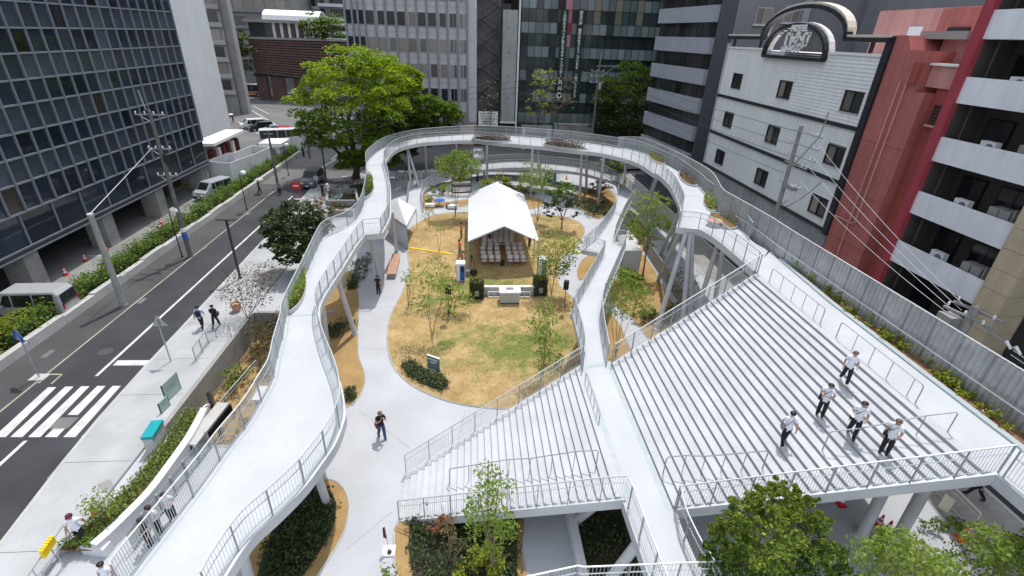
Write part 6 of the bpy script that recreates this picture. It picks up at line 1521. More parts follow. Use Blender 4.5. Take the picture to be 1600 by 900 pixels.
for z, w, yy in ((hB-.35, 1.0, 0), (hB-2.9, .8, 0), (hB-5.0, .7, .3)):
    g = MB(); g.bar(pB + Vector((-w*1.2, .15, z)), pB + Vector((w, .15, z)), .09, .09); g.build('crossarm', M['metal'], r)
    g = MB(); g.bar(pB + Vector((-w, .15, z)), pB + Vector((0, .1, z-.6)), .05, .03); g.build('brace', M['metal'], r)
    for k in range(4):
        g = MB(); insul(g, pB + Vector((-w*1.1 + k*w*.65, .15, z+.05))); g.build('insulator', M['white'], r)
g = MB(); g.tube([pB + Vector((-.2, 0, hB)), pB + Vector((-.35, 0, hB+1.4))], .04, 6); g.build('mast', M['metal'], r)
for z, m_, hh in ((1.6, 'blue', .5), (2.3, 'white', .35)):
    g = MB(); g.lathe([(.205, 0), (.205, hh)], pB + Vector((0,0,z)), 12); g.build('notice_band', M[m_], r)
g = MB(); g.obox(pB + Vector((.28, 0, hB-3.6)), (.16,0,0), (0,.14,0), (0,0,.3)); g.build('junction_box', M['darkmetal'], r)
def wire(a, b_, sag=.25, rr=.018, label='thin overhead wire between utility poles', group='overhead wires', m='darkmetal'):
    a, b_ = Vector(a), Vector(b_); P = [a.lerp(b_, k/12) - Vector((0,0,sag*4*(k/12)*(1-k/12))) for k in range(13)]
    g = MB(); g.tube(P, rr, 4); tag(g.build('overhead_wire', M[m]), label, 'wire', group)
wire(pA + Vector((0,0,hA+.1)), pB + Vector((-.6,.1,hB-2.8)), .02, .03, 'pale stay wire from the stout concrete pole up to the tall utility pole', None, 'metal')
def globe_lamp(label, foot, head, rad=.3, group='globe street lamps'):
    p = at(*foot); h = hpx(foot, head); r = thing('globe_lamp', label, 'street lamp', p, group)
    g = MB(); g.tube([p, p + Vector((0,0,h-.3))], [.055, .04], 8); g.build('pole', M['darkmetal'], r)
    g = MB(); g.tube([p + Vector((0,0,h-.3)), p + Vector((.35,0,h-.22))], .03, 6); g.build('arm', M['darkmetal'], r)
    g = MB(); g.ball(p + Vector((.42,0,h-.12)), (rad, rad, rad*.8), 12, 8); g.build('lamp_globe', M['white'], r)
    g = MB(); g.lathe([(.09, 0), (.09, .15)], p, 10); g.build('base', M['darkmetal'], r)
globe_lamp('white globe lamp nearest the tall dark utility pole', (285,402), (258,327), .32)
globe_lamp('white globe lamp behind the person with the umbrella', (386,328), (374,268), .3)
globe_lamp('white globe lamp beside the white booth', (451,274), (442,225), .3)
def t_lamp(label, foot, head, w=.75):
    p = at(*foot); p.z = .12; h = hpx(foot, head, .12); r = thing('street_lamp', label, 'street lamp', p, 'dark slim street lamps')
    g = MB(); g.box((p.x-.075, p.y-.075, p.z), (p.x+.075, p.y+.075, p.z+h-.06)); g.build('pole', M['darkmetal'], r)
    g = MB(); g.box((p.x-w, p.y-.12, p.z+h-.06), (p.x+w, p.y+.12, p.z+h)); g.build('lamp_head', M['darkmetal'], r)
    g = MB(); g.box((p.x-.13, p.y-.13, p.z), (p.x+.13, p.y+.13, p.z+.06)); g.build('base_plate', M['darkmetal'], r)
t_lamp('dark slim lamp post with flat top bar by the reddish shrub', (376,437), (350,345))
t_lamp('dark slim lamp post with flat top bar behind the grey people carrier', (511,290), (502,229))
p_ = Vector((-13.3, 20.8, PZ)); r = thing('lamp_post', 'short dark post with a small spotlight in the sunken garden', 'lamp post', p_)
g = MB(); g.box((p_.x-.07, p_.y-.07, PZ), (p_.x+.07, p_.y+.07, PZ+3.0)); g.build('post', M['darkmetal'], r)
g = MB(); g.bar(p_ + Vector((0,0,2.3)), p_ + Vector((-.3,-.2,2.2)), .1, .1); g.build('spotlight', M['white'], r)
for lab, foot, head in (('slim wooden utility pole standing behind the panel enclosure', (436,300), (420,205)), ('slim grey pole beside the big tree at the street end', (484,247), (472,182))):
    p = at(*foot); h = hpx(foot, head); r = thing('utility_pole', lab, 'utility pole', p); g = MB(); g.tube([p, p + Vector((0,0,h))], [.16, .11], 10); g.build('pole', M['polebrown'], r)
    g = MB(); g.bar(p + Vector((-.5,0,h-.3)), p + Vector((.5,0,h-.3)), .07, .07); g.build('crossarm', M['metal'], r)
# rear pole, right pole with long arms, near right pole
pR = aty(926, 205, 80); zt = aty(940, 100, 80).z
r = thing('utility_pole', 'utility pole with crossarms behind the far curve of the ring', 'utility pole', (pR.x, pR.y, 0)); pR.z = 0
g = MB(); g.tube([pR, pR + Vector((0,0,zt))], [.2, .13], 10); g.build('pole', M['polebrown'], r)
g = MB(); g.tube([pR + Vector((0,0,zt)), pR + Vector((.1,0,zt+1.6))], .05, 6); g.build('mast', M['metal'], r)
g = MB(); g.bar(pR + Vector((-.4,0,zt-.3)), pR + Vector((3.0,0,zt-.2)), .09, .09); g.build('crossarm', M['metal'], r)
g = MB(); g.bar(pR + Vector((.2,0,zt-1.8)), pR + Vector((2.4,0,zt-.3)), .06, .06); g.build('brace', M['metal'], r)
for z in (zt-1.0, zt-1.7, zt-2.6):
    g = MB(); g.bar(pR + Vector((-1.2,0,z)), pR + Vector((.9,0,z)), .08, .08); g.build('crossarm', M['metal'], r)
    for k in range(3): g = MB(); insul(g, pR + Vector((-1.1+k*.9, 0, z+.04))); g.build('insulator', M['white'], r)
g = MB(); g.lathe([(.22,0),(.26,.1),(.26,.8),(.2,.95)], pR + Vector((.35,-.1,zt-3.6)), 10); g.build('transformer', M['metal'], r)
XA = 22.3
pt, pbm = atx(1252, 196, XA), atx(1210, 342, XA); pC = Vector((XA, pbm.y, 0)); zC = pt.z
r = thing('utility_pole', 'grey utility pole with four long arms in front of the white hotel', 'utility pole', pC)
g = MB(); g.tube([pC, pC + Vector((0,0,zC))], [.2, .13], 12); g.build('pole', M['polegrey'], r)
for (a, b_) in (((1244,203),(1305,203)), ((1238,221),(1300,221)), ((1235,239),(1292,240)), ((1238,255),(1266,256)), ((1220,281),(1258,281))):
    za = atx(*a, XA).z; yb = atx(*b_, XA).y
    g = MB(); g.bar(pC + Vector((-.12, .5, za)), Vector((XA-.12, max(yb, pC.y-2.6), za)), .07, .07); g.build('crossarm', M['metal'], r)
    for k in range(2): g = MB(); insul(g, Vector((XA-.12, max(yb, pC.y-2.6) + .1 + k*.5, za+.03))); g.build('insulator', M['white'], r)
g = MB(); g.bar(pC + Vector((-.12,0,zC-3.2)), pC + Vector((-.12,-2.3,zC-.3)), .06, .06); g.build('brace', M['metal'], r)
g = MB(); g.bar(pC + Vector((-.12,-2.3,zC-.3)), pC + Vector((-.12,-2.45,zC+1.2)), .05, .05); g.build('mast', M['metal'], r)
g = MB(); g.bar(pC + Vector((0,0,zC-5.6)), pC + Vector((-.1,-1.0,zC-4.9)), .05, .05); g.build('brace', M['metal'], r)
g = MB(); g.obox(pC + Vector((-.1,-.9,zC-4.0)), (.2,0,0), (0,.5,0), (0,0,.14)); g.build('junction_box', M['metal'], r)
XD = 21.9
t_ = atx(1526, 480, XD); pD = Vector((XD, t_.y, 0)); zD = t_.z
r = thing('utility_pole', 'nearer utility pole with white insulators and transformer beyond the corrugated fence', 'utility pole', pD)
g = MB(); g.tube([pD, pD + Vector((0,0,zD))], [.2, .15], 12); g.build('pole', M['polegrey'], r)
for z, dx in ((zD-.25, .18), (zD-.5, -.2)):
    g = MB(); g.bar(pD + Vector((dx-.2, 1.0, z)), pD + Vector((dx+.3, -.9, z)), .1, .1); g.build('crossarm', M['metal'], r)
    for k in range(3): g = MB(); insul(g, pD + Vector((dx, 1.0-k*.85, z+.05))); g.build('insulator', M['white'], r)
g = MB(); g.obox(pD + Vector((-.35, .55, zD-1.1)), (.3,0,0), (0,.35,0), (0,0,.4)); g.build('transformer', M['metal'], r)
g = MB(); g.bar(pD + Vector((0, -.6, zD-.6)), pD + Vector((.2, -2.2, zD-.9)), .06, .06); g.build('arm', M['metal'], r)
for k in range(2): g = MB(); g.tube([pD + Vector((.1, -1.6-.4*k, zD-.7)), pD + Vector((.1, -1.9-.4*k, zD-.9))], [.07, .05], 8); g.build('insulator', M['white'], r)
wn_ = ('topmost', 'second highest', 'third highest', 'lowest')
for k, z in enumerate((zC-.4, zC-1.3, zC-2.1, zC-3.3)):
    wire(pC + Vector((-.12, -1.6, z)), pD + Vector((0, .5, zD-.2-.25*k)), .3, .016, f'{wn_[k]} pale overhead wire crossing in front of the red building', 'overhead wires across the red building', 'metal')
    wire(pC + Vector((-.12, .3, z)), Vector((pR.x+.5, pR.y, zt-.4-.8*k)), .5, .016, f'{wn_[k]} thin overhead wire crossing in front of the white hotel', 'overhead wires across the hotel')
for k in range(3): wire(pR + Vector((-1, 0, zt-.6-.8*k)), Vector((-14, 86, 8.5-.9*k)), .5, .02, f'{("topmost", "middle", "lowest")[k]} thin overhead wire crossing in front of the black glass office', 'overhead wires across the glass office')
for k in range(2): wire(pD + Vector((.1, -2, zD-.9-.2*k)), Vector((XD, -6, zD-1.5-.4*k)), .2, .02, f'{("upper", "lower")[k]} overhead wire leaving the nearer utility pole at the right edge', 'overhead wires at the right edge', 'metal')
wire(pC + Vector((0, 0, zC-5.9)), Vector((25, 33, 9.5)), .4, .03, 'dark service cable from the grey pole to the hotel wall', None)
# road signs
p_ = at(62, 590); h = hpx((62,590), (16,527)); r = thing('blue_road_sign', 'blue diamond shaped pedestrian crossing sign on a pale post', 'road sign', p_)
g = MB(); g.tube([p_, p_ + Vector((0,0,h+.2))], .045, 8); g.build('post', M['metal'], r)
n = Vector((-.45, -.9, 0)).normalized(); sx = Vector((-n.y, n.x, 0)); c_ = p_ + Vector((0,0,h-.05)) + n*.06
g = MB(); v = [c_ + sx*x + Vector((0,0,z)) for x, z in ((-.42,-.32),(.42,-.32),(.42,.02),(0,.42),(-.42,.02))]; v2 = [q - n*.03 for q in v]
g.add(v + v2, [(0,1,2,3,4), (9,8,7,6,5)] + [(i, 5+i, 5+(i+1)%5, (i+1)%5) for i in range(5)]); g.build('sign_plate', M['blue'], r)
g = MB(); q = [c_ + n*.012 + sx*x + Vector((0,0,z)) for x, z in ((-.2,-.22),(.2,-.22),(0,.2))]; g.add(q, [(0,1,2)]); g.build('symbol', M['white'], r)
g = MB(); q = [c_ + n*.02 + sx*x + Vector((0,0,z)) for x, z in ((-.05,.08),(.02,.08),(.06,-.2),(0,-.2),(-.02,-.05),(-.08,-.2),(-.12,-.2))]; g.add(q, [tuple(range(7))]); g.build('walker_symbol', M['blue'], r)
g = MB(); g.box((p_.x-.4, p_.y-.3, 0.006), (p_.x+.4, p_.y+.3, .05)); g.build('base', M['concrete_lt'], r)
p_ = at(268, 567); p_.z = .12; h = hpx((268,567), (245,503), .12); r = thing('triangular_road_sign', 'grey back of a triangular stop sign on a post at the kerb', 'road sign', p_)
g = MB(); g.tube([p_, p_ + Vector((0,0,h))], .04, 8); g.build('post', M['metal'], r)
c_ = p_ + Vector((0,.07,h-.15)); g = MB(); v = [c_ + Vector((x, 0, z)) for x, z in ((-.42,-.28),(.42,-.28),(0,.42))]; v2 = [q + Vector((0,.03,0)) for q in v]; g.add(v + v2, [(0,1,2), (5,4,3), (0,3,4,1), (1,4,5,2), (2,5,3,0)]); g.build('sign_plate', M['metal'], r)
p_ = at(466, 312); r = thing('no_entry_sign', 'red sign on a thin post in the road before the grey people carrier', 'road sign', p_); h = hpx((466,312), (462,285))
for dx in (-.35, .35):
    g = MB(); g.tube([p_ + Vector((dx,0,0)), p_ + Vector((dx,0,h))], .025, 6); g.build('post', M['red'], r)
g = MB(); g.box((p_.x-.5, p_.y-.04, h-.75), (p_.x+.5, p_.y+.02, h)); g.build('sign_plate', M['red'], r)
g = MB(); g.box((p_.x-.32, p_.y-.055, h-.45), (p_.x+.32, p_.y-.04, h-.3)); g.build('white_bar', M['white'], r)
g = MB(); g.box((p_.x-.5, p_.y-.3, 0.01), (p_.x+.5, p_.y+.3, .08)); g.build('base', M['metal'], r)
p_ = at(497, 301); p_.z = .12; h = hpx((497,301), (494,277), .12); r = thing('round_road_sign', 'round grey sign back on a pale post beside the grey people carrier', 'road sign', p_)
g = MB(); g.tube([p_, p_ + Vector((0,0,h))], .04, 8); g.build('post', M['metal'], r)
g = MB(); v = [(p_.x+.32*math.cos(2*PI*k/16), p_.y-.05, p_.z+h-.2+.32*math.sin(2*PI*k/16)) for k in range(16)]; v2 = [(a, b_+.03, c) for a, b_, c in v]; g.add(v+v2, [tuple(range(16)), tuple(range(16,32))[::-1]] + [(k, 16+k, 16+(k+1)%16, (k+1)%16) for k in range(16)]); g.build('sign_plate', M['metal'], r)
# glass map panels, teal box
M['green_glass'] = mat('frosted_green_glass', (.33, .45, .41), .25, var=.05, scale=2)
M['print_grey'] = mat('faint_grey_print', (.22, .32, .30), .5, var=.1)
def panel_sign(label, foot, w, h, dirv, m='green_glass', lift=.05, txt=3):
    p = at(*foot, .12); p.z = .12; d = Vector(dirv).normalized(); n = Vector((d.y, -d.x, 0)); r = thing('information_panel', label, 'sign', p)
    g = MB(); g.obox(p + Vector((0,0,lift+h/2)), d*w/2, n*.025, (0,0,h/2)); g.build('panel', M[m], r)
    for s in (-1, 1): g = MB(); g.obox(p + d*s*(w/2+.015) + Vector((0,0,(lift+h)/2)), d*.015, n*.03, (0,0,(lift+h)/2)); g.build('frame_post', M['darkmetal'], r)
    for k in range(txt):
        for s in (-1, 1):
            g = MB(); g.obox(p + n*s*.028 + Vector((0,0,lift+h*(.68-.1*k))), d*w*(.28-.05*(k%2)), n*.002, (0,0,h*.025)); g.build('lettering', M['print_grey'], r)
panel_sign('large greenish glass information panel on top of the pavement wall', (272,618), 1.15, 1.05, (.12, 1, 0))
panel_sign('smaller greenish glass panel beside the large glass panel', (259,640), .62, .6, (.12, 1, 0), txt=2)
p_ = at(238, 690, .12); p_.z = .12; ca, cb = at(230, 687, .95), at(247, 660, .95); ca.z = cb.z = 0; r = thing('street_cabinet', 'pale street cabinet with a teal lid at the pavement edge', 'cabinet', (ca+cb)/2)
g = MB(); g.bar(ca + Vector((0,0,.52)), cb + Vector((0,0,.52)), .42, .84); g.build('casing', M['concrete_lt'], r)
g = MB(); g.bar(ca + Vector((0,0,1.02)), cb + Vector((0,0,1.02)), .50, .16); g.build('lid', M['teal'], r)
# ------------------------------------------------------------------ sunken garden and curved planter at the left
cw_top = [at(x, y, .6) for x, y in ((320,639),(297,682),(262,732),(233,770),(200,804),(170,833),(147,853))]
cp_ = thing('curved_planter', 'white curved planter wall with long strip of green shrubs by the entrance', 'planter', cw_top[3])
C2 = catmull(cw_top, 4); g = MB()
for a, b_ in zip(C2, C2[1:]): g.bar(a - Vector((0,0,.32)), b_ - Vector((0,0,.32)), .34, .86)
g.build('wall', M['steelwhite'], cp_)
g = MB()
a, b_ = at(126, 858, .35), at(165, 862, .35); g.prism([at(125,857,.35).to_tuple(), at(140,846,.35).to_tuple(), at(175,848,.35).to_tuple(), at(163,862,.35).to_tuple()], .0, .45); g.build('end_block', M['steelwhite'], cp_)
lft = [at(150, 845, .1), at(150, 815, .1), at(190, 765, .1), at(215, 720, .1), at(238, 690, .1), at(262, 655, .1), at(275, 640, .1)]
pl = [(p.x, p.y) for p in C2] + [(p.x, p.y) for p in lft[::-1]]
pl = [(p.x-.2, p.y) for p in C2] + [(p.x-1.45 + .35*(1-k/len(C2)), p.y + .1) for k, p in list(enumerate(C2))[::-1]]
g = MB(); g.sheet(pl, .32); g.build('soil', M['soil_red'], cp_)
g = MB(); e = pl[len(C2):]
for a, b_ in zip(e, e[1:]): g.bar((a[0], a[1], .2), (b_[0], b_[1], .2), .1, .4)
g.build('back_kerb', M['concrete_lt'], cp_)
q = inpoly(pl, 3600); q[:, 2] = .3 + RNG.uniform(0, 1, len(q))**.7*.42; leaf_obj('foliage', q, .06, 'lf_hedge', cp_, .6)
q = inpoly(pl, 260); q[:, 2] = .62 + RNG.uniform(0, .15, len(q)); leaf_obj('blossom', q, .035, 'lf_flower', cp_, .8)
sap('thin leafy sapling at the near end of the curved planter', (165, 825), [(150,772),(165,780)], [(152,782,14),(160,795,12),(146,790,8)], dens=30, per=8, leaf=.05)
p_ = at(150, 805, .2); r = thing('orange_marker', 'small orange flag marker beside the sapling on the pavement', 'marker', (p_.x, p_.y, .12))
g = MB(); g.lathe([(.17, 0), (.15, .1), (.05, .62), (.02, .66)], (p_.x, p_.y, .12), 10); g.build('cone', M['orange'], r)
g = MB(); g.lathe([(.125, .2), (.095, .36)], (p_.x, p_.y, .12), 10); g.build('band', M['white'], r)
# equipment box, louvred bench, bamboo rails
r = thing('equipment_box', 'grey equipment box with a white lid in the sunken garden', 'box', (-11.2, 22.6, PZ))
g = MB(); g.box((-11.9, 22.2, PZ), (-10.1, 23.2, PZ+1.25)); g.build('casing', M['concrete'], r)
g = MB(); g.box((-12.0, 22.1, PZ+1.25), (-10.0, 23.3, PZ+1.38)); g.build('lid', M['white'], r)
for k in range(10): g = MB(); g.box((-11.3+.11*k, 22.16, PZ+.2), (-11.25+.11*k, 22.2, PZ+1.1)); g.build('grille_bar', M['darkmetal'], r)
r = thing('garden_bench', 'long slatted bench with a pale top on the sunken garden floor', 'bench', (-12.6, 19.3, 0))
a, b_ = at(300, 706, .1), at(352, 640, .1); d = (b_-a).normalized(); n = Vector((-d.y, d.x, 0))
g = MB(); g.bar(a + Vector((0,0,.42)), b_ + Vector((0,0,.42)), .6, .1); g.build('seat', M['concrete_lt'], r)
for k in range(22): q = a.lerp(b_, k/21); g = MB(); g.obox(q - n*.34 + Vector((0,0,.14)), d*.04, n*.02, (0,0,.23)); g.build('slat', M['black'], r)
g = MB(); g.bar(a + Vector((0,0,.14)), b_ + Vector((0,0,.14)), .6, .4); g.build('base', M['bag_brown'], r)
r = thing('bamboo_fence', 'low bamboo rail fence along the pavement wall', 'fence', (-14.6, 23, PZ))
for z in (.35, .8, 1.25): g = MB(); g.tube([(-14.5, 19.5, PZ+z), (-13.9, 30.5, PZ+z)], .03, 6); g.build('rail', M['bark_lt'], r)
for k in range(8): g = MB(); y = 19.6+1.55*k; x = -14.5+.6*k/7; g.tube([(x, y, PZ), (x, y, PZ+1.45)], .035, 6); g.build('post', M['bark_lt'], r)
rail('railing', 'short black railing around the steps corner on the pavement', [at(307,565,.12), at(333,528,.12), at(362,528,.12)], h=.95, sp=.9, bsp=.12, mid=0, topm='post', group='black railings on the pavement')
rail('railing', 'thin pale railing along the steps below the pavement wall', [Vector((-13.4, 19.4, PZ+1.0)), Vector((-13.0, 25.5, PZ+.6))], h=1.0, sp=1.3, balus=False, group='black railings on the pavement')
# entrance glazing under the ring
M['entrance_glass'] = glassmat('entrance_glass', (.30, .36, .38), .08, var=.2, alpha=.45)
r = thing('glass_entrance', 'glazed entrance wall with grey frames below the ring at the lower left', 'entrance', (-12, 14.5, 0))
a, b_ = at(210, 862, .0), at(330, 700, .0)
for k in range(6):
    p, q = a.lerp(b_, k/6), a.lerp(b_, (k+.94)/6); g = MB(); g.bar(p + Vector((0,0,.5)), q + Vector((0,0,.5)), .03, 1.0); g.build('glass_pane', M['entrance_glass'], r)
    g = MB(); m_ = q.lerp(p, -.03); g.box((m_.x-.05, m_.y-.05, 0), (m_.x+.05, m_.y+.05, 1.05)); g.build('frame_post', M['post'], r)
for lab, a, b_ in (('yellow ribbed hose cover on the thin rail at the lower left', (70, 878), (82, 840)),):
    r = thing('pavement_rail', 'thin grey pavement handrail with a yellow pad at the lower left', 'handrail', at(60, 890, .12))
    for (p, q) in (((40, 905), (103, 815)), ((55, 905), (112, 832))):
        P, Q = at(*p, .9), at(*q, .9); g = MB(); g.tube([P, Q], .025, 6); g.build('rail_tube', M['metal'], r)
        for t in (.15, .55, .95): u = P.lerp(Q, t); g = MB(); g.tube([(u.x, u.y, .12), u], .022, 6); g.build('post', M['metal'], r)
    P, Q = at(66, 868, 1.0), at(84, 842, 1.0); g = MB(); g.bar(P, Q, .1, .34)
    for k in range(6): u = P.lerp(Q, (k+.5)/6); g.box((u.x-.08, u.y-.03, u.z+.12), (u.x+.08, u.y+.03, u.z+.2))
    g.build('yellow_pad', M['yellow'], r)
# low wall and grey path under the lower steps
g = MB(); P = [at(882,798), at(892,850), at(903,905), at(915,960)]
for a, b_ in zip(P, P[1:]): g.bar(a + Vector((.15,0,.25)), b_ + Vector((.15,0,.25)), .34, .5)
tag(g.build('low_wall', M['steelwhite'], None, origin=tuple(at(892,850))), 'low white wall beside the shaded path under the middle landing', 'wall')
# ------------------------------------------------------------------ tents and lawn event
def rooftent(name, label, x0, x1, y0, y1, he, hr, ridge='y', legs=4, walls=False, m='tent', bays=4):
    r = thing(name, label, 'tent', ((x0+x1)/2, (y0+y1)/2, 0)); xm = (x0+x1)/2
    for k in range(bays):
        a, b_ = y0+(y1-y0)*k/bays, y0+(y1-y0)*(k+1)/bays
        for s in (-1, 1):
            xe = x0 if s < 0 else x1; g = MB(); nx = 6
            vs = []
            for i in range(nx+1):
                for j in range(7):
                    u = i/nx; v = j/6; sag = .015*math.sin(PI*v)*(.3+.7*math.sin(PI*u)) ; vs.append((xe+(xm-xe)*u, a+(b_-a)*v, he+(hr-he)*u - sag))
            g.add(vs, [(i*7+j, (i+1)*7+j, (i+1)*7+j+1, i*7+j+1) for i in range(nx) for j in range(6)]); g.build('roof_panel', M[m], r)
    for k in range(bays+1):
        y = y0+(y1-y0)*k/bays
        g = MB(); g.tube([(x0, y, he-.07), (xm, y, hr-.07), (x1, y, he-.07)], .04, 6); g.build('rafter', M['metal'], r)
        for x in (x0+.02, x1-.02): g = MB(); g.tube([(x, y, 0), (x, y, he)], .045, 6); g.build('leg', M['metal'], r)
    for x in (x0, x1):
        g = MB(); g.add([(x, y0, he), (x, y1, he), (x, y1, he-.28), (x, y0, he-.28)], [(0,1,2,3)]); g.build('valance', M[m], r)
    if walls:
        g = MB(); g.add([(x0, y0, he), (x1, y0, he), (x1, y0, .05), (x0, y0, .05)], [(0,1,2,3)]); g.add([(x1, y0, he), (x1, y1, he), (x1, y1, .05), (x1, y0, .05)], [(0,1,2,3)]); g.build('side_wall', M[m], r)
    return r
TX0, TX1, TY0, TY1 = -.25, 5.35, 38.5, 50.5
tl, tr_ = at(731, 377, 2.75), at(842, 375, 2.75); bl, br = at(725, 303, 2.75), at(831, 304, 2.75); rf_, rb_ = at(790, 358, 4.1), at(765, 289, 4.1)
rooftent('event_marquee', 'large white marquee with pitched roof on the lawn over rows of chairs', tl.x, tr_.x, tl.y, (bl.y+br.y)/2, 2.75, 4.1, bays=5)
a = at(622, 352, 2.2)
st_ = thing('small_tent', 'small white pyramid tent beside the ring column', 'tent', at(625, 350))
cs = [at(605, 333, 2.3), at(635, 353, 2.3), at(650, 325, 2.3), at(622, 309, 2.3)]; ap = at(622, 316, 3.3)
for k in range(4):
    g = MB(); A, B = cs[k], cs[(k+1)%4]; g.add([A, B, ap], [(0,1,2)]); g.add([A, B, B - Vector((0,0,.25)), A - Vector((0,0,.25))], [(0,3,2,1)]); g.build('roof_panel', M['tent'], st_)
    g = MB(); g.tube([(A.x, A.y, 0), A], .03, 6); g.build('leg', M['metal'], st_)
g = MB(); g.add([cs[0], cs[1], (cs[1].x, cs[1].y, .0), (cs[0].x, cs[0].y, .0)], [(0,1,2,3)]); g.build('side_wall', M['tent'], st_)
cn = thing('white_canopy', 'white canopy tent with side walls between the ramp and the right fence', 'tent', at(990, 420))
cs = [at(975, 392, 2.2), at(1003, 391, 2.2), at(990, 366, 2.2), at(962, 368, 2.2)]; ap = at(980, 368, 3.0)
for k in range(4):
    g = MB(); A, B = cs[k], cs[(k+1)%4]; g.add([A, B, ap], [(0,1,2)]); g.build('roof_panel', M['tent'], cn)
    g = MB(); g.tube([(A.x, A.y, 0), A], .03, 6); g.build('leg', M['metal'], cn)
    if k < 2: g = MB(); g.add([A, B, (B.x, B.y, .3), (A.x, A.y, .3)], [(0,1,2,3)]); g.build('side_wall', M['tent'], cn)
# folding chairs
M['chair_plastic'] = mat('pale_chair', (.66, .60, .59), .55, var=.04)
ch0 = thing('folding_chair', 'white folding chair in the seating under the marquee', 'chair', (0,0,0), 'chairs under the marquee')
g = MB(); g.box((-.24, -.22, .42), (.24, .22, .45)); g.build('seat', M['chair_plastic'], ch0)
g = MB(); g.obox((0, -.245, .68), (.24,0,0), (0,.012,0), (0,-.04,.16)); g.build('backrest', M['chair_plastic'], ch0)
g = MB()
for s in (-1, 1): g.tube([(s*.2, .2, 0), (s*.2, -.24, .82)], .012, 4); g.tube([(s*.19, -.22, 0), (s*.19, .18, .42)], .012, 4)
g.tube([(-.19,-.1,.2),(.19,-.1,.2)], .01, 4); g.build('frame', M['darkmetal'], ch0)
spots = []
rowsL = [(410, (757, 768, 778.5)), (403.5, (755, 766, 777)), (396, (755, 765.5, 776)), (389.5, (756, 766, 776))]
rowsR = [(410, (797, 807, 817.5)), (403.5, (795, 805.5, 816)), (396, (794, 804, 813)), (389.5, (793, 803, 812))]
nm = ('front', 'second', 'third', 'fourth', 'fifth', 'sixth', 'seventh', 'eighth', 'ninth', 'rearmost'); ps = (('outer', 'middle', 'aisle'), ('aisle', 'middle', 'outer')); od = ('first', 'second', 'third', 'fourth', 'fifth', 'sixth'); labs = []
for s_, rows in enumerate((rowsL, rowsR)):
    for r_, (y, xs_) in enumerate(rows):
        for c_, x in enumerate(xs_): spots.append(at(x, y+4, 0.02)); labs.append(f'white folding chair, {ps[s_][c_]} seat of the {nm[r_]} row on the {("left", "right")[s_]}')
for k in range(6):
    y = 383.5 - 5.6*k
    for j in range(6): spots.append(at(757 + j*8.4 + (k*.3), y+4, 0.02)); labs.append(f'white folding chair, {od[j]} from the left in the {nm[4+k]} row under the marquee')
for i, p in enumerate(spots):
    if i == 0: ch0.location = p; ch0.rotation_euler = (0,0,PI); ch0['label'] = labs[0]
    else: dup(ch0, p, PI + RNG.normal(0, .05), labs[i])
# speakers on tripods
def speaker(label, foot, head, rz):
    p = at(*foot); h = hpx(foot, head); t = thing('speaker_stand', 'black tripod stand under the ' + label, 'stand', p)
    g = MB(); g.tube([p + Vector((0,0,.3)), p + Vector((0,0,h-.6))], .025, 6); g.build('pole', M['black'], t)
    for k in range(3):
        a = rz + 2*PI*k/3; g = MB(); g.tube([p + Vector((0,0,.75)), p + Vector((.55*math.cos(a), .55*math.sin(a), .02))], .016, 5); g.build('leg', M['black'], t)
    r = thing('loudspeaker', label, 'loudspeaker', p + Vector((0,0,h-.62)))
    g = MB(); c_ = p + Vector((0,0,h-.3)); d = Vector((math.cos(rz), math.sin(rz), 0)); n = Vector((-d.y, d.x, 0))
    vs = [c_ + d*.17*s + n*(.2 if s > 0 else .15)*q + Vector((0,0,.32*z)) for z in (-1, 1) for s, q in ((1,-1),(1,1),(-1,1),(-1,-1))]
    g.add(vs, [(0,3,2,1),(4,5,6,7),(0,1,5,4),(1,2,6,5),(2,3,7,6),(3,0,4,7)]); g.build('cabinet', M['black'], r)
    g = MB(); g.obox(c_ + d*.175, d*.006, n*.17, (0,0,.28)); g.build('grille', M['darkmetal'], r)
speaker('black loudspeaker on the right of the lawn', (881,487), (882,439), HD(160))
speaker('black loudspeaker on the left of the lawn', (701,500), (700,446), HD(20))
# lectern console, white fence panels, topiary tubs, coolers
p_ = at(796, 471); r = thing('wooden_console', 'pale box shaped console with an open top on the lawn before the low stage', 'console', p_)
g = MB(); w, d_, h = .72, .45, .95
g.box((p_.x-w, p_.y-d_, .12), (p_.x+w, p_.y+d_, h)); g.build('body', M['concrete_lt'], r)
g = MB(); g.box((p_.x-w-.08, p_.y-d_-.08, h), (p_.x+w+.08, p_.y-d_*.3, h+.1)); g.box((p_.x-w-.08, p_.y+d_*.7, h), (p_.x+w+.08, p_.y+d_+.08, h+.1)); g.box((p_.x-w-.08, p_.y-d_*.3, h), (p_.x-w*.4, p_.y+d_*.7, h+.1)); g.box((p_.x+w*.4, p_.y-d_*.3, h), (p_.x+w+.08, p_.y+d_*.7, h+.1)); g.build('top', M['white'], r)
g = MB(); g.box((p_.x-w*.4, p_.y-d_*.3, h+.01), (p_.x+w*.4, p_.y+d_*.7, h+.04)); g.build('screen', M['cloth_grey'], r)
for sx in (-1, 1): g = MB(); g.box((p_.x+sx*w*.85-.06, p_.y-d_, 0), (p_.x+sx*w*.85+.06, p_.y+d_, .12)); g.build('foot', M['darkmetal'], r)
a, b_ = at(754, 462), at(834, 461); r = thing('low_stage', 'long low pale stage board between the two dark topiary tubs', 'stage', (a+b_)/2)
g = MB(); g.box((a.x, a.y, 0), (b_.x, a.y+.22, .72)); g.build('riser_front', M['concrete_lt'], r); g = MB(); g.box((a.x-.03, a.y-.03, .72), (b_.x+.03, a.y+.26, .77)); g.build('top_board', M['white'], r)
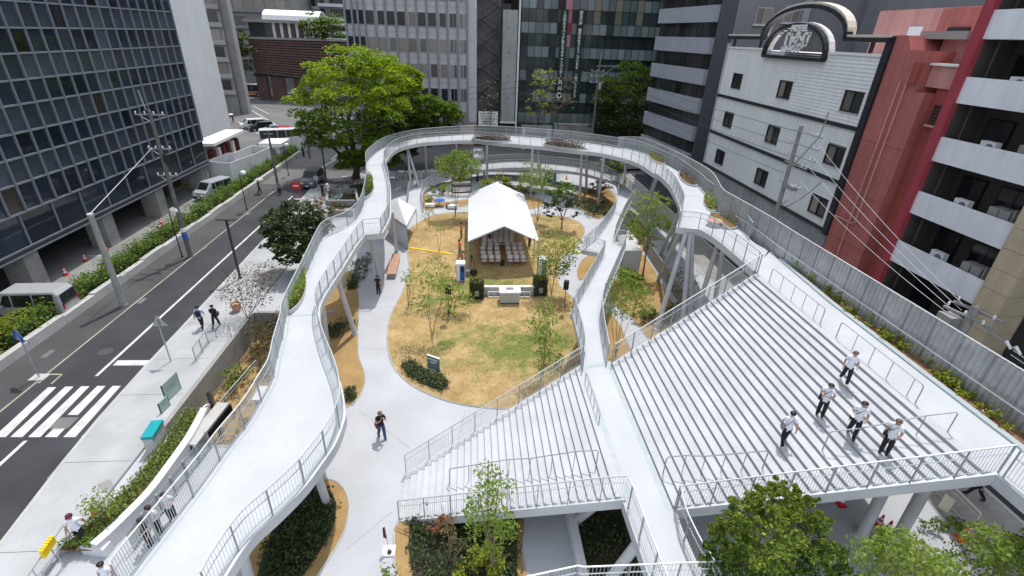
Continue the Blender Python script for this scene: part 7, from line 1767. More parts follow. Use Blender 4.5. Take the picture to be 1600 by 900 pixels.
for lab, xs_ in (('left white open frame rail in front of the low stage', (763, 772, 786)), ('right white open frame rail in front of the low stage', (808, 819, 828))):
    P = [at(x, 465) for x in xs_]; r = thing('frame_rail', lab, 'rail', P[1])
    g = MB(); g.bar(P[0] + Vector((0,0,.06)), P[2] + Vector((0,0,.06)), .06, .06); g.build('bottom_rail', M['white'], r); g = MB(); g.bar(P[0] + Vector((0,0,.5)), P[2] + Vector((0,0,.5)), .05, .05); g.build('top_rail', M['white'], r)
    for q in P: g = MB(); g.bar(q + Vector((0,0,.03)), q + Vector((0,0,.52)), .05, .05); g.build('post', M['white'], r)
for lab, bp, wpx in (('dark square topiary with yellow blossoms left of the low stage', (745,464), 9), ('dark square topiary right of the low stage', (843,459), 9)):
    p = at(*bp); r = thing('topiary_tub', lab, 'topiary', p); w = .5
    n = 900; q = np.stack([RNG.uniform(-w, w, n), RNG.uniform(-w, w, n), RNG.uniform(.1, 1.45, n)], 1); ax = RNG.integers(0, 5, n)
    q[ax == 0, 0] = w; q[ax == 1, 0] = -w; q[ax == 2, 1] = w; q[ax == 3, 1] = -w; q[ax == 4, 2] = 1.45
    leaf_obj('foliage', q + np.array(p), .08, 'lf_dark', r, .3); g = MB(); g.box((p.x-.45, p.y-.45, 0), (p.x+.45, p.y+.45, 1.38)); g.build('core', M['soil_dark'], r)
    k = 90; q = np.stack([RNG.uniform(-w, w, k), RNG.uniform(-w, w, k), RNG.uniform(1.4, 1.62, k)], 1); leaf_obj('blossom', q + np.array(p), .07, 'lf_yel', r, .5)
    g = MB(); g.box((p.x-.16, p.y-.56, .35), (p.x+.16, p.y-.53, .8)); g.build('tag', M['concrete'], r)
for lab, bp in (('white and blue portable cooler left of the marquee', (720,438)), ('white and blue portable cooler right of the marquee', (846,430))):
    p = at(*bp); r = thing('spot_cooler', lab, 'cooler', p, None)
    g = MB(); g.box((p.x-.34, p.y-.34, .08), (p.x+.34, p.y+.34, 1.55)); g.build('casing', M['white'], r)
    g = MB(); g.box((p.x-.05, p.y-.37, .15), (p.x+.32, p.y-.34, 1.45)); g.build('front_panel', M['blue'], r)
    g = MB(); g.box((p.x-.37, p.y-.37, 1.55), (p.x+.37, p.y+.37, 1.63)); g.build('top', M['white'], r)
    for s in (-1, 1): g = MB(); g.ball((p.x+s*.28, p.y-.28, .05), .05, 6, 4); g.build('caster', M['black'], r)
    g = MB(); g.box((p.x+.02, p.y-.38, .95), (p.x+.26, p.y-.365, 1.35)); g.build('vent', M['cloth_navy'], r)
p = at(731, 432); r = thing('fan', 'round black floor fan beside the left cooler', 'fan', p)
g = MB(); g.ball(p + Vector((.45, 0, .4)), (.34, .16, .34), 14, 8); g.build('cage', M['black'], r); g = MB(); g.bar(p + Vector((.2,0,.02)), p + Vector((.7,0,.02)), .3, .04); g.build('base', M['black'], r)
p = at(733, 431); r = thing('grey_crate', 'small grey box between the left cooler and the fan', 'box', p); g = MB(); g.box((p.x-.25, p.y-.2, 0), (p.x+.2, p.y+.25, .5)); g.build('casing', M['cloth_grey'], r); g = MB(); g.box((p.x-.27, p.y-.22, .5), (p.x+.22, p.y+.27, .54)); g.build('lid', M['concrete'], r)
p = at(737, 424); r = thing('camera_tripod', 'black camera tripod at the left front leg of the marquee', 'tripod', p)
for k in range(3): a = 2*PI*k/3+.3; g = MB(); g.tube([p + Vector((0,0,1.25)), p + Vector((.4*math.cos(a), .4*math.sin(a), 0))], .022, 5); g.build('leg', M['black'], r)
g = MB(); g.obox(p + Vector((0,0,1.36)), (.09,0,0), (0,.16,0), (0,0,.09)); g.build('camera', M['black'], r)
p = at(785, 415); r = thing('monitor_speaker', 'small black box in the aisle before the chairs', 'box', p); g = MB(); g.box((p.x-.18, p.y-.15, 0), (p.x+.18, p.y+.15, .5)); g.build('cabinet', M['black'], r); g = MB(); g.box((p.x-.15, p.y-.16, .06), (p.x+.15, p.y-.15, .44)); g.build('grille', M['darkmetal'], r)
for lab, a, b_ in (('long yellow cable cover lying across the left of the lawn', (640,388), (708,398)), ('short yellow cable cover on the path right of the marquee', (891,391), (906,396))):
    P, Q = at(*a), at(*b_); r = thing('cable_cover', lab, 'cable cover', P)
    k = max(2, round((Q-P).length/.9))
    for i in range(k): u, v = P.lerp(Q, i/k), P.lerp(Q, (i+.97)/k); g = MB(); g.bar(u + Vector((0,0,.05)), v + Vector((0,0,.05)), .2, .07); g.build('segment', M['yellow'], r)
# green board in the shrub bed
p = at(678, 583); r = thing('garden_sign', 'dark green information board with white lettering in the shrub bed on the lawn', 'sign', p)
d = Vector((1, -.62, 0)).normalized(); n = Vector((-.62, -1, 0)).normalized()
M['board_green'] = mat('board_green', (.10, .16, .15), .5, var=.06); g = MB(); g.obox(p + Vector((0,0,.72)), d*.42, n*.03, Vector((0,.04,.42))); g.build('board', M['board_green'], r)
g = MB(); g.obox(p + Vector((0,.04,1.16)), d*.44, n*.05, (0,0,.02)); g.build('top_edge', M['white'], r)
for k in range(3): g = MB(); g.obox(p + n*.034 + Vector((0,0,.98-.2*k)), d*(.32 if k != 1 else .2), n*.004, (0,.006,.05)); g.build('lettering', M['concrete_lt'], r)
for s in (-1, 1): g = MB(); g.obox(p + d*s*.3 + Vector((0,0,.16)), d*.03, n*.03, (0,0,.17)); g.build('leg', M['metal'], r)
g = MB(); g.obox(p + n*.14 + Vector((0,0,.28)), d*.44, n*.05, (0,0,.03)); g.build('shelf', M['metal'], r)
# timber bench and white bike rack on the left path
a, b_ = at(612, 436), at(620, 404); r = thing('timber_bench', 'long timber topped bench beside the left path', 'bench', (a+b_)/2)
d = (b_-a).normalized(); n = Vector((-d.y, d.x, 0))
for k in range(5): q = n*(-.3+.15*k); g = MB(); g.bar(a + q + Vector((0,0,.44)), b_ + q + Vector((0,0,.44)), .13, .05); g.build('seat_plank', M['wood'], r)
g = MB(); g.bar(a.lerp(b_, .02) + Vector((0,0,.21)), a.lerp(b_, .98) + Vector((0,0,.21)), .55, .41); g.build('base', M['concrete'], r)
p = at(592, 458); 
# plinth, flagpole and base on the plaza
p = at(608, 862); r = thing('flag_stand', 'small faded flag on a leaning pole in a white square base on the path', 'flag', p)
g = MB(); g.box((p.x-.24, p.y-.22, .004), (p.x+.24, p.y+.22, .09)); g.build('base', M['white'], r)
t_ = aty(601, 823, p.y + .1); g = MB(); g.tube([p + Vector((0,0,.08)), t_], .014, 5); g.build('pole', M['metal'], r)
g = MB(); a = t_; b_ = p.lerp(t_, .52); g.add([a, a + Vector((-.1, .04, -.12)), b_ + Vector((-.14, .05, .02)), b_, a + Vector((-.05,.05,-.3))], [(0,1,4), (1,2,4), (2,3,4), (3,0,4)]); g.build('flag_cloth', M['cloth_maroon'], r)
g = MB(); g.ball(p + Vector((.04,-.1,.14)), .09, 8, 6); g.build('weight', M['darkmetal'], r)
# back terrace: slatted bench fence, blue tabletop, bikes row, blue sheet, cones
r = thing('slatted_screen', 'brown and white slatted screen behind the marquee', 'screen', at(722, 305))
a, b_ = at(707, 306), at(736, 305)
for k in range(6): g = MB(); g.bar(a + Vector((0,0,.4+.42*k)), b_ + Vector((0,0,.4+.42*k)), .05, .2); g.build('slat', M['cream_lt'] if k % 2 else M['bag_brown'], r)
for q in (a, b_): g = MB(); g.bar(q, q + Vector((0,0,2.9)), .1, .1, up=(0,1,0)); g.build('post', M['darkmetal'], r)
p = at(687, 322); r = thing('round_table', 'round blue table near the back left of the lawn', 'table', p)
g = MB(); g.lathe([(.62, 0), (.62, .05)], p + Vector((0,0,.68)), 18); g.build('tabletop', M['blue'], r); g = MB(); g.lathe([(.3, 0), (.05, .05), (.05, .68)], p, 10); g.build('pedestal', M['metal'], r)
for lab, bp in (('low white seat left of the blue table', (672,324)), ('low white seat right of the blue table', (707,326))):
    p = at(*bp); r = thing('garden_bench', lab, 'bench', p); g = MB(); g.box((p.x-.55, p.y-.3, .12), (p.x+.55, p.y+.3, .44)); g.build('seat', M['white'], r); g = MB(); g.box((p.x-.5, p.y-.25, 0), (p.x+.5, p.y+.25, .12)); g.build('plinth', M['cloth_grey'], r)
p = at(700, 325); r = thing('planter_box', 'small brown pot between the blue table and the white seat', 'pot', p); g = MB(); g.lathe([(.2,0),(.26,.45),(.22,.45)], p, 10); g.build('pot', M['bag_brown'], r)
p = at(860, 283); r = thing('covered_stack', 'stack under a bright blue tarpaulin behind the small tree', 'tarpaulin', p)
g = MB(); g.add([(p.x-1.0, p.y-.4, 0), (p.x+.8, p.y-.4, 0), (p.x+.8, p.y+.5, 0), (p.x-1.0, p.y+.5, 0), (p.x-.7, p.y-.2, 1.3), (p.x+.6, p.y-.25, 1.8), (p.x+.65, p.y+.3, 1.75), (p.x-.75, p.y+.3, 1.2)], [(0,1,5,4), (1,2,6,5), (2,3,7,6), (3,0,4,7), (4,5,6,7)]); g.build('sheet', M['blue'], r)
def cone(label, p, m='red', s=1.0):
    r = thing('traffic_cone', label, 'cone', p, 'traffic cones'); p = Vector(p)
    g = MB(); g.box((p.x-.19*s, p.y-.19*s, p.z), (p.x+.19*s, p.y+.19*s, p.z+.04*s)); g.build('base', M[m], r)
    g = MB(); g.lathe([(.14*s, .04*s), (.03*s, .68*s), (.02*s, .7*s)], p, 12); g.build('cone', M[m], r)
    for z0, z1 in ((.22, .34), (.44, .54)): g = MB(); f = lambda z: (.14-.11*(z-.04)/.64)*s+.006; g.lathe([(f(z0), z0*s), (f(z1), z1*s)], p, 12); g.build('band', M['white'], r)
cone('red and white cone standing on the path under the upper steps', at(1383, 834), s=1.15); cone('red cone half hidden behind a column under the upper steps', at(1372, 822)); cone('orange red cone lying far left under the upper steps', at(1313, 788))
cone('orange cone on the alley footway at the bottom right', at(1508, 836), 'orange'); cone('second orange cone just below the alley rail end', at(1500, 842), 'orange')
cone('red cone on the forecourt nearest the white van', at(103, 430)); cone('red cone on the forecourt by the near pillar', at(134, 408)); cone('red cone beside the stout pillar of the glass tower', at(166, 392)); cone('red cone by the hedge near the globe lamp', at(252, 350))
cone('red cone left of the panel enclosure', at(348, 282)); cone('red cone right by the panel enclosure wall', at(359, 275)); cone('small orange cone behind the small tree', at(885, 280), 'orange')
# alley rail and panel under the right stairs
rail('alley_fence', 'pale pipe rail with a mesh panel along the alley footway', [at(1408, 772), at(1462, 772), at(1482, 792), at(1516, 828)][1:], h=1.0, sp=1.5, balus=False, group='rails at the alley', category='fence', topm='cream_lt', pm='cream_lt')
p, q = at(1449, 790), at(1475, 780); r = thing('mesh_panel', 'pale mesh sign panel on the alley rail', 'panel', (p+q)/2); g = MB(); p, q = at(1463, 795), at(1478, 806); g.bar(p + Vector((0,0,.55)), q + Vector((0,0,.55)), .03, .8); g.build('panel', M['cream_lt'], r)
o = shrub('alley_shrub', 'low green shrubs beside the alley rail under the upper steps', at(1470, 822), 1.1, .5, .6, .06, 'lf_hedge', 600)
g = MB()
P = [at(1345, 872, 3.2), at(1515, 868, 3.2), at(1600, 905, 3.2)]
rail('railing', 'white railing of the lower deck at the bottom right behind the leaves', [v - Vector((0,0,1.1)) for v in P[:2]], h=1.1, sp=1.3, bsp=.12)
# bicycles row behind the ring (white saddles and bars)
def bike(p, rz, label):
    r = thing('bicycle', label, 'bicycle', (0,0,0), 'bicycles parked behind the ring')
    for x in (-.52, .52):
        g = MB(); g.tube([(x+.32*math.cos(2*PI*k/14), 0, .33+.32*math.sin(2*PI*k/14)) for k in range(14)], .022, 5, closed=True); g.build('wheel', M['tyre'], r)
    g = MB(); g.tube([(-.52,0,.33),(-.15,0,.3),(.38,0,.72),(-.2,0,.75),(-.15,0,.3)], .02, 5); g.tube([(-.2,0,.75),(-.52,0,.33)], .015, 4); g.tube([(.52,0,.33),(.36,0,.95)], .018, 5); g.build('frame', M['white'], r)
    g = MB(); g.tube([(.25,-.28,.98),(.36,0,.95),(.25,.28,.98)], .015, 5); g.build('handlebar', M['metal'], r)
    g = MB(); g.ball((-.22,0,.88), (.13,.07,.05), 8, 5); g.build('saddle', M['black'], r); g = MB(); g.box((.42,-.16,.75), (.72,.16,1.0)); g.build('basket', M['white'], r)
    r.location = p; r.rotation_euler = (0,0,rz); return r
bn = ('leftmost', 'second', 'third', 'fourth', 'fifth', 'sixth', 'seventh', 'eighth', 'ninth', 'tenth', 'eleventh', 'twelfth', 'thirteenth', 'fourteenth', 'rightmost')
bk0 = bike(at(622, 280), HD(80), 'leftmost bicycle in the parked row behind the ring')
for k in range(1, 15): dup(bk0, at(618 + k*5.6, 280 - k*.12 + (k % 2)*.5), HD(80) + RNG.normal(0, .12), f'{bn[k]} bicycle ' + ('' if k == 14 else 'from the left ') + 'in the parked row behind the ring')
rail('railing', 'pale rail along the terrace wall behind the small tent', [at(662, 318), at(730, 316)], h=1.0, sp=2, balus=False, group='rails at the back terrace')
r = thing('planter_wall', 'concrete planter wall between the pavement and the ring at the far left', 'wall', at(540, 325))
for p, q in (((513,303),(556,303)), ((556,322),(512,322)), ((520,338),(552,338)), ((556,303),(560,322)), ((512,322),(513,303))):
    a, b_ = at(*p), at(*q); g = MB(); g.bar(a + Vector((0,0,.35)), b_ + Vector((0,0,.35)), .25, .7); g.build('wall_section', M['concrete'], r)
r = thing('garden_fence', 'pale low metal fence panels along the right garden boundary', 'fence', at(1000, 410))
a, b_ = at(1005, 388), at(1092, 520)
for k in range(10): p, q = a.lerp(b_, k/10), a.lerp(b_, (k+.96)/10); g = MB(); g.bar(p + Vector((0,0,.6)), q + Vector((0,0,.6)), .05, 1.2); g.build('panel', M['concrete'], r)
p = at(1003, 270); r = thing('banner_flag', 'pink and white banner flag behind the right columns', 'flag', p); g = MB(); g.tube([p, p + Vector((.2,0,2.8))], .03, 5); g.build('pole', M['white'], r); g = MB(); g.add([p + Vector((.2,0,2.7)), p + Vector((-.4,0,2.5)), p + Vector((-.35,.05,1.3)), p + Vector((.1,0,1.2))], [(0,1,2,3)]); g.build('flag_cloth', M['pane_pink'], r)
# ------------------------------------------------------------------ people
def body_mesh(pose):
    """one continuous skinned surface over a posed skeleton, with face and hands; height 1.7 m, facing +Y"""
    V, E, R, lab = [], [], [], []
    def v(p, r, l, par=None):
        V.append(Vector(p)); R.append(r if isinstance(r, tuple) else (r, r)); lab.append(l)
        if par is not None: E.append((par, len(V)-1))
        return len(V)-1
    ln = pose.get('lean', 0.0); hd = pose.get('head', 0.0)
    pel = v((0,0,.94), (.165,.12), 'trousers')
    sp = v((0, .02*ln*5, 1.10), (.158,.118), 'shirt', pel)
    chx = v((0, .10*ln*2, 1.30), (.168,.122), 'shirt', sp)
    ub = v((0, .14*ln*2, 1.42), (.125,.085), 'shirt', chx)
    nk = v((0, .16*ln*2+.01, 1.49), .05, 'skin', ub)
    y0 = .17*ln*2 + .02
    h0 = v((0, y0+.03*hd, 1.555), .074, 'skin', nk); h1 = v((0, y0+.06*hd, 1.625), .097, 'skin', h0); h2 = v((0, y0+.07*hd, 1.685), .074, 'skin', h1)
    for s, key in ((-1, 'L'), (1, 'R')):
        a = pose.get('arm'+key, 'down'); yb = .13*ln*2
        sh = (s*.175, yb, 1.41)
        if a == 'down': el, wr, hn = (s*.235, yb-.03, 1.14), (s*.25, yb+.06, .91), (s*.25, yb+.10, .83)
        elif a == 'swing_f': el, wr, hn = (s*.23, yb+.08, 1.15), (s*.22, yb+.24, .98), (s*.21, yb+.30, .92)
        elif a == 'swing_b': el, wr, hn = (s*.24, yb-.14, 1.16), (s*.26, yb-.20, .93), (s*.26, yb-.18, .85)
        elif a == 'hold': el, wr, hn = (s*.25, yb-.02, 1.15), (s*.12, yb+.22, 1.16), (s*.05, yb+.26, 1.19)
        elif a == 'cam': el, wr, hn = (s*.24, yb+.14, 1.18), (s*.09, yb+.27, 1.36), (s*.05, yb+.27, 1.43)
        elif a == 'up': el, wr, hn = (s*.22, yb+.14, 1.22), (s*.14, yb+.20, 1.46), (s*.12, yb+.20, 1.55)
        elif a == 'front': el, wr, hn = (s*.24, yb+.02, 1.14), (s*.20, yb+.25, 1.06), (s*.18, yb+.33, 1.06)
        S = v(sh, .078, 'sleeve', ub); EL = v(el, .050, 'forearm', S); WR = v(wr, .029, 'forearm', EL); H = v(hn, (.032, .022), 'hand', WR)
        d = (Vector(hn) - Vector(wr)).normalized(); side = Vector((0,1,0)) if abs(d.z) > .6 else Vector((1,0,0)) * s
        side = (side - d*side.dot(d)).normalized(); cur = Vector((-s*.4, 0, 0)) if abs(d.z) > .6 else Vector((0,0,-.5))
        for k, L_ in enumerate((.062, .072, .068, .052)):
            b_ = Vector(hn) + side*(.026-.0175*k) + d*.03; m_ = b_ + d*L_*.55; e = m_ + (d + cur*.8).normalized()*L_*.5
            i1 = v(m_, .0095, 'hand', H); v(e, .008, 'hand', i1)
        t1 = Vector(hn) + side*.045 - d*.01; i1 = v(t1, .0105, 'hand', H); v(t1 + (d*.7 + side*.5).normalized()*.04, .009, 'hand', i1)
        lg = pose.get('leg'+key, 0.0)    # fore-aft swing of the foot
        kn = pose.get('knee'+key, 0.0)
        HP = v((s*.085, 0, .88), (.112,.115), 'trousers', pel); KN = v((s*.10, lg*.5+.03+kn*.1, .49), .088, 'trousers', HP); AN = v((s*.10, lg-.02-kn*.12, .10+kn*.12), .074, 'trousers', KN)
        v((s*.105, lg+.13-kn*.05, .045+kn*.04), (.042,.035), 'shoe', AN)
    me = bpy.data.meshes.new('person'); me.from_pydata([tuple(p) for p in V], E, []); ob = bpy.data.objects.new('tmp', me); COL.objects.link(ob)
    m = ob.modifiers.new('s', 'SKIN'); m.use_smooth_shade = True; m.branch_smoothing = .4
    for i, sv in enumerate(me.skin_vertices[0].data): sv.radius = R[i]; sv.use_root = (i == 0)
    ob.modifiers.new('u', 'SUBSURF').levels = 1
    bpy.context.view_layer.update()
    out = bpy.data.meshes.new_from_object(ob.evaluated_get(bpy.context.evaluated_depsgraph_get())); bpy.data.objects.remove(ob)
    # slots: 0 skin 1 shirt 2 trousers 3 shoes 4 dark (eyes, mouth)
    segs = [(V[a], V[b_], lab[b_], max(R[b_])) for a, b_ in E]; slot = {'skin': 0, 'hand': 0, 'shirt': 1, 'sleeve': 1, 'trousers': 2, 'shoe': 3}
    longs = pose.get('long', False); mi = []
    A = np.array([s_[0] for s_ in segs]); B = np.array([s_[1] for s_ in segs]); RR = np.array([s_[3] for s_ in segs])
    for p in out.polygons:
        c = np.array(p.center); d = B-A; t = np.clip(np.sum((c-A)*d, 1)/np.maximum(np.sum(d*d, 1), 1e-9), 0, 1); q = A + d*t[:, None]
        k = int(np.argmin(np.linalg.norm(c-q, axis=1)/RR)); l = segs[k][2]
        if l == 'forearm': s_ = 1 if (longs or (RR[k] > .04 and t[k] < .55)) else 0
        else: s_ = slot[l]
        if l == 'trousers' and c[2] > .93: s_ = 1
        if l == 'skin' and c[2] < 1.465: s_ = 1
        mi.append(s_)
    bm = MB(); hy = y0 + .06*hd
    bm.ball((0, hy+.095, 1.625), (.014, .022, .022), 6, 5, 0)
    for s in (-1, 1): bm.ball((s*.033, hy+.082, 1.645), (.012, .008, .008), 6, 4, 4); bm.ball((s*.092, hy, 1.625), (.014, .025, .034), 6, 5, 0)
    bm.ball((0, hy+.083, 1.578), (.024, .007, .007), 6, 4, 4)
    nv = len(out.vertices); vs = [tuple(x.co) for x in out.vertices] + bm.v; fs = [tuple(p.vertices) for p in out.polygons] + [tuple(i+nv for i in f) for f in bm.f]; mi += bm.m
    fin = bpy.data.meshes.new('person_body'); fin.from_pydata(vs, [], fs); 
    for _ in range(5): fin.materials.append(M['skin'])
    fin.polygons.foreach_set('material_index', mi); fin.polygons.foreach_set('use_smooth', [True]*len(fs)); fin.update()
    return fin, hy
POSES = {
 'stand': dict(), 'walk': dict(legL=.28, legR=-.30, kneeR=.5, armL='swing_b', armR='swing_f', lean=.08), 'walk2': dict(legL=-.26, legR=.26, kneeL=.5, armL='swing_f', armR='swing_b', lean=.08),
 'photo': dict(legL=.18, legR=-.16, kneeR=.3, armL='cam', armR='cam', lean=.12, head=.6), 'hold': dict(armL='hold', armR='hold', lean=.1, head=.8, legL=.05), 'brolly': dict(armR='up', legL=.22, legR=-.2, kneeR=.3),
 'step': dict(legL=.2, legR=-.22, kneeR=.4, armL='front', armR='down', lean=.12, head=.5), 'look': dict(lean=.12, head=1.0, legR=.08, armL='front'), 'suit': dict(legL=-.30, legR=.30, kneeL=.4, armL='swing_f', armR='swing_b', lean=.15, long=True),
}
_pm = {}
def person(label, pos, rz, height, pose, shirt, trousers, shoes='black', hair='hair', long_hair=False, group=None, extra=None):
    if pose not in _pm: _pm[pose] = body_mesh(POSES[pose])
    me0, hy = _pm[pose]; me = me0.copy()
    for i, m in enumerate(('skin', shirt, trousers, shoes, 'hair')): me.materials[i] = M[m]
    r = thing('person', label, 'person', (0,0,0), group)
    o = bpy.data.objects.new('body', me); COL.objects.link(o); o.parent = r; OFF[o.name] = Vector((0,0,0))
    if hair:
        g = MB(); n, mm = 12, 8; base = len(g.v); c_ = Vector((0, hy-.012, 1.645)); vs = []
        for i in range(mm+1):
            t = PI/2 - i/mm*(PI*.66)
            for j in range(n):
                a = 2*PI*j/n; front = max(0, math.sin(a)); zlow = max(math.sin(t), -.65 + 1.05*front**1.5 if not False else -1)
                rr = math.sqrt(max(0, 1-zlow*zlow)) if zlow > math.sin(t) else math.cos(t)
                vs.append((c_.x + .118*rr*math.cos(a), c_.y + .128*rr*math.sin(a), c_.z + .096*zlow + .008))
        g.add(vs, [(i*n+j, i*n+(j+1)%n, (i+1)*n+(j+1)%n, (i+1)*n+j) for i in range(mm) for j in range(n)])
        if long_hair: g.ball((0, hy-.075, 1.55), (.085, .05, .13), 10, 7)
        g.build('hair', M[hair], r, smooth=True)
    if extra: extra(r, hy)
    r.location = pos; r.rotation_euler = (0,0,rz); r.scale = (height/1.73,)*3
    return r
def held(name, label, cat, build, pos, rz, height):
    r = thing(name, label, cat, (0,0,0)); build(r); r.location = pos; r.rotation_euler = (0,0,rz); r.scale = (height/1.73,)*3; return r
def strapbag(m='black', side=1):
    def f(r):
        g = MB(); g.obox((side*.22, .02, .93), (.05,0,0), (0,.13,0), (0,0,.10)); g.build('pouch', M[m], r)
        g = MB(); g.tube([(side*.2, .0, 1.02), (side*.08, .125, 1.18), (-side*.08, .10, 1.40), (-side*.10, -.02, 1.47), (-side*.06, -.11, 1.38), (side*.1, -.12, 1.15), (side*.2, -.02, 1.02)], .012, 5); g.build('strap', M[m], r)
    return f
def backpack(m='cloth_navy'):
    def f(r):
        g = MB(); g.obox((0, -.17, 1.22), (.14,0,0), (0,.075,0), (0,0,.21)); g.build('pack', M[m], r)
        g = MB(); g.obox((0, -.25, 1.13), (.10,0,0), (0,.02,0), (0,0,.1)); g.build('pocket', M[m], r)
        for s in (-1, 1): g = MB(); g.tube([(s*.1, -.11, 1.08), (s*.12, .06, 1.14), (s*.11, .11, 1.30), (s*.10, .02, 1.46), (s*.09, -.10, 1.40)], .014, 5); g.build('strap', M[m], r)
    return f
def ground_person(label, foot, z, H, rz, pose, *a, bag=None, **k):
    p = at(foot[0], foot[1], z); r = person(label, p, rz, H, pose, *a, **k)
    if bag: held(bag[0], bag[1], bag[2], bag[3], p, rz, H)
    return r
def step_pos(foot):
    z = 5.2
    for _ in range(12):
        p = at(foot[0], foot[1], z); z = .5*z + .5*zR(p.x)
    p = at(foot[0], foot[1], z); z = zR(p.x); return Vector((p.x, p.y, z))
grp = 'students on the upper steps'
for lab, foot, H, rz, pose, sh, hair, lh, bag in (
    ('student with light brown hair walking up highest on the steps', (1317,598), 1.50, HD(150), 'step', 'shirt_white', 'hair_br', False, None),
    ('student in white shirt and black trousers looking down left of the others', (1280,649), 1.50, HD(135), 'hold', 'shirt_white', 'hair', True, ('shoulder_bag', 'small black bag worn by the student looking down', 'bag', strapbag('black', 1))),
    ('student holding white papers in the middle of the steps', (1328,682), 1.58, HD(140), 'step', 'shirt_white', 'hair', True, ('shoulder_bag', 'small dark bag worn by the student with papers', 'bag', strapbag('cloth_navy', 1))),
    ('student seen from behind with a grey bag at the lower left of the steps', (1222,694), 1.48, HD(-20), 'walk2', 'shirt_white', 'hair', False, ('shoulder_bag', 'grey satchel worn by the student seen from behind', 'bag', strapbag('cloth_grey', -1))),
    ('student with long dark hair and black shoulder bag nearest the grab rail', (1380,708), 1.50, HD(125), 'look', 'shirt_white', 'hair_br', True, ('shoulder_bag', 'black shoulder bag on the student by the grab rail', 'bag', strapbag('black', 1)))):
    p = step_pos(foot); person(lab, p, rz, H, pose, sh, 'cloth_black', 'white' if 'brown' in lab else 'black', hair, lh, grp)
    if bag: held(bag[0], bag[1], bag[2], bag[3], p, rz, H)
p = step_pos((1322, 676)); g = MB(); g.obox(p + Vector((-.22, -.15, 1.0)), (.12, .03, 0), (-.03, .10, .05), (0, .002, .004)); tag(g.build('paper_sheet', M['white'], None, origin=tuple(p + Vector((-.22, -.15, 1.0)))), 'white papers in the hands of the student in the middle', 'paper')
# man on the plaza with a camera
p = at(597, 684)
person('man in dark shirt and jeans holding up a camera on the white plaza', p, HD(-150), 1.72, 'photo', 'cloth_black', 'jeans', 'black', 'hair_br')
held('shoulder_bag', 'dark brown bag at the hip of the man on the plaza', 'bag', strapbag('bag_brown', 1), p, HD(-150), 1.72)
held('camera', 'small black camera held by the man on the plaza', 'camera', lambda r: (MBcam := MB(), MBcam.obox((0, .33, 1.44), (.06,0,0), (0,.03,0), (0,0,.045)), MBcam.build('camera_body', M['black'], r)), p, HD(-150), 1.72)
# two men on the left pavement, walking away
p = at(317, 513, .12); p.z = .12
person('man in pale blue shirt with a dark backpack walking on the pavement', p, HD(10), 1.68, 'walk', 'shirt_blue', 'cloth_black', 'black')
held('backpack', 'dark backpack of the man in the pale blue shirt', 'backpack', backpack(), p, HD(10), 1.68)
p = at(339, 512, .12); p.z = .12
person('man in a black suit carrying a maroon bag on the pavement', p, HD(5), 1.68, 'suit', 'cloth_black', 'cloth_black', 'black')
held('hand_bag', 'maroon bag under the arm of the man in black', 'bag', lambda r: (b := MB(), b.obox((.27, .0, 1.08), (.05,0,0), (0,.15,0), (0,0,.12)), b.build('bag_body', M['cloth_maroon'], r), c := MB(), c.tube([(.27,-.1,1.2),(.25,0,1.34),(.27,.1,1.2)], .012, 5), c.build('handle', M['cloth_maroon'], r)), p, HD(5), 1.68)
# man at the bottom left
p = at(132, 849, .12); p.z = .12
person('man in white shirt and red cap walking on the pavement at the lower left', p, HD(200), 1.66, 'walk', 'shirt_white', 'cloth_black', 'black', 'hair', extra=lambda r, hy: (c := MB(), c.lathe([(.108,0),(.104,.05),(.06,.085),(0,.09)], (0, hy, 1.665), 12), c.obox((0, hy+.13, 1.67), (.07,0,0), (0,.05,0), (0,0,.006)), c.build('cap', M['cloth_maroon'], r)))
# students at the entrance, seen through the railing
for lab, foot, rz, sh, pose in (('student in white by the glass entrance standing at the back', (272,812), HD(200), 'shirt_white', 'hold'), ('student in white by the glass entrance nearer the rail', (252,832), HD(160), 'shirt_white', 'look'), ('student with a dark rucksack by the glass entrance', (238,855), HD(150), 'cloth_black', 'stand'), ('person with dark hair at the bottom edge under the ring railing', (180, 925), HD(180), 'shirt_white', 'stand')):
    ground_person(lab, foot, 0, 1.62, rz, pose, sh, 'cloth_black', 'black', 'hair', group='people at the entrance')
# street people
p = at(406, 302); person('person in black clothes under an umbrella on the far footway', p, HD(-60), 1.62, 'brolly', 'cloth_black', 'cloth_black', 'black')
def brolly(m):
    def f(r):
        g = MB(); g.tube([(.12, .2, 1.42), (.12, .2, 2.0)], .012, 5); g.build('shaft', M['metal'], r)
        for k in range(8):
            a0, a1 = 2*PI*k/8, 2*PI*(k+1)/8; g = MB(); c = Vector((.12, .2, 2.0)); rr = .52
            P = lambda a, q, z: (c.x+rr*q*math.cos(a), c.y+rr*q*math.sin(a), c.z-z)
            g.add([tuple(c), P(a0,.6,.06), P(a1,.6,.06), P(a0,1,.2), P(a1,1,.2)], [(0,1,2), (1,3,4,2)]); g.build('panel', M[m], r)
    return f
held('umbrella', 'pale umbrella held by the person in black on the far footway', 'umbrella', brolly('concrete_lt'), p, HD(-60), 1.62)
ground_person('person in grey top crossing the road beside the utility pole', (438,304), 0, 1.6, HD(200), 'walk', 'concrete' if False else 'cloth_grey', 'cloth_black', 'black')
ground_person('person in black walking by the slim grey pole', (475,246), 0, 1.6, HD(190), 'walk', 'cloth_black', 'cloth_black', 'black')
ground_person('person in dark clothes standing on the pavement left of the man with the hat', (505,307), .12, 1.6, HD(180), 'stand', 'cloth_black', 'cloth_black', 'black')
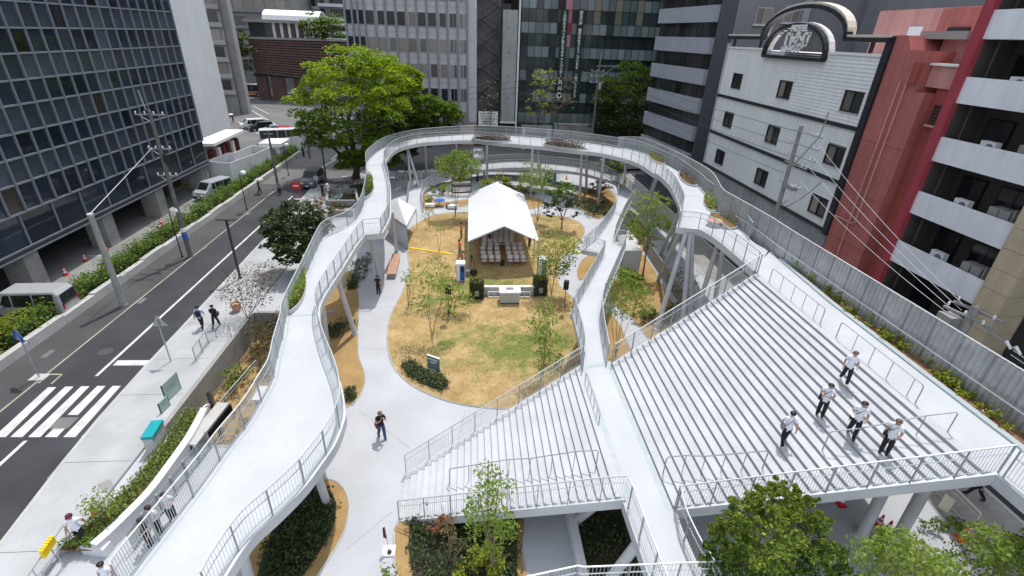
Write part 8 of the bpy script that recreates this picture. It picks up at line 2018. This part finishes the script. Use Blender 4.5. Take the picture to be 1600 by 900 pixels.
ground_person('person in white with a pale sun hat on the pavement by the planter', (514,308), .12, 1.65, HD(180), 'hold', 'shirt_white', 'cloth_grey', 'black', extra=lambda r, hy: (c := MB(), c.lathe([(.22,0),(.12,.03),(.10,.1),(0,.12)], (0, hy, 1.66), 14), c.build('hat', M['white'], r)))
p = at(365, 192); person('person under a white umbrella near the parked cars', p, HD(180), 1.6, 'brolly', 'cloth_maroon', 'cloth_maroon', 'black'); held('umbrella', 'white umbrella near the parked cars', 'umbrella', brolly('white'), p, HD(180), 1.6)
# crew by the marquee, riders and walkers behind, person under the stairs
ground_person('photographer in dark clothes crouching beside the left cooler', (714,436), .02, 1.35, HD(-60), 'hold', 'lf_dark' if False else 'cloth_black', 'cloth_black', 'black')
ground_person('crew member in an orange vest nearest the cooler', (722,418), .02, 1.55, HD(-90), 'hold', 'orange', 'cloth_grey', 'black')
ground_person('crew member in an orange vest farther back along the marquee', (719,400), .02, 1.6, HD(120), 'look', 'orange', 'cloth_grey', 'black')
ground_person('crew member in orange beside the marquee wall', (721,372), .02, 1.6, HD(90), 'stand', 'orange', 'cloth_navy', 'black')
ground_person('seated looking person in black among the chairs', (765,383), .02, 1.25, HD(170), 'hold', 'cloth_black', 'cloth_black', 'black')
ground_person('person in black at the right side of the chairs', (827,385), .02, 1.4, HD(90), 'look', 'cloth_black', 'cloth_black', 'black')
ground_person('person in black under the ring with a white and black bag', (592,460), 0, 1.6, HD(170), 'stand', 'cloth_black', 'cloth_black', 'black')
ground_person('walker in a white top behind the bicycles', (644,281), 0, 1.6, HD(180), 'walk', 'shirt_white', 'cloth_black', 'black')
ground_person('walker in dark clothes on the back street', (683,265), 0, 1.65, HD(100), 'walk2', 'cloth_black', 'cloth_black', 'black')
ground_person('walker in white and black near the right back columns', (938,262), 0, 1.65, HD(200), 'walk', 'shirt_white', 'cloth_black', 'black')
ground_person('person in teal working behind the marquee', (746,284), 0, 1.5, HD(150), 'hold', 'teal', 'cloth_navy', 'black')
ground_person('person in black trousers walking on the alley footway under the upper steps', (1520,778), 0, 1.65, HD(20), 'walk', 'cloth_black', 'cloth_black', 'black')
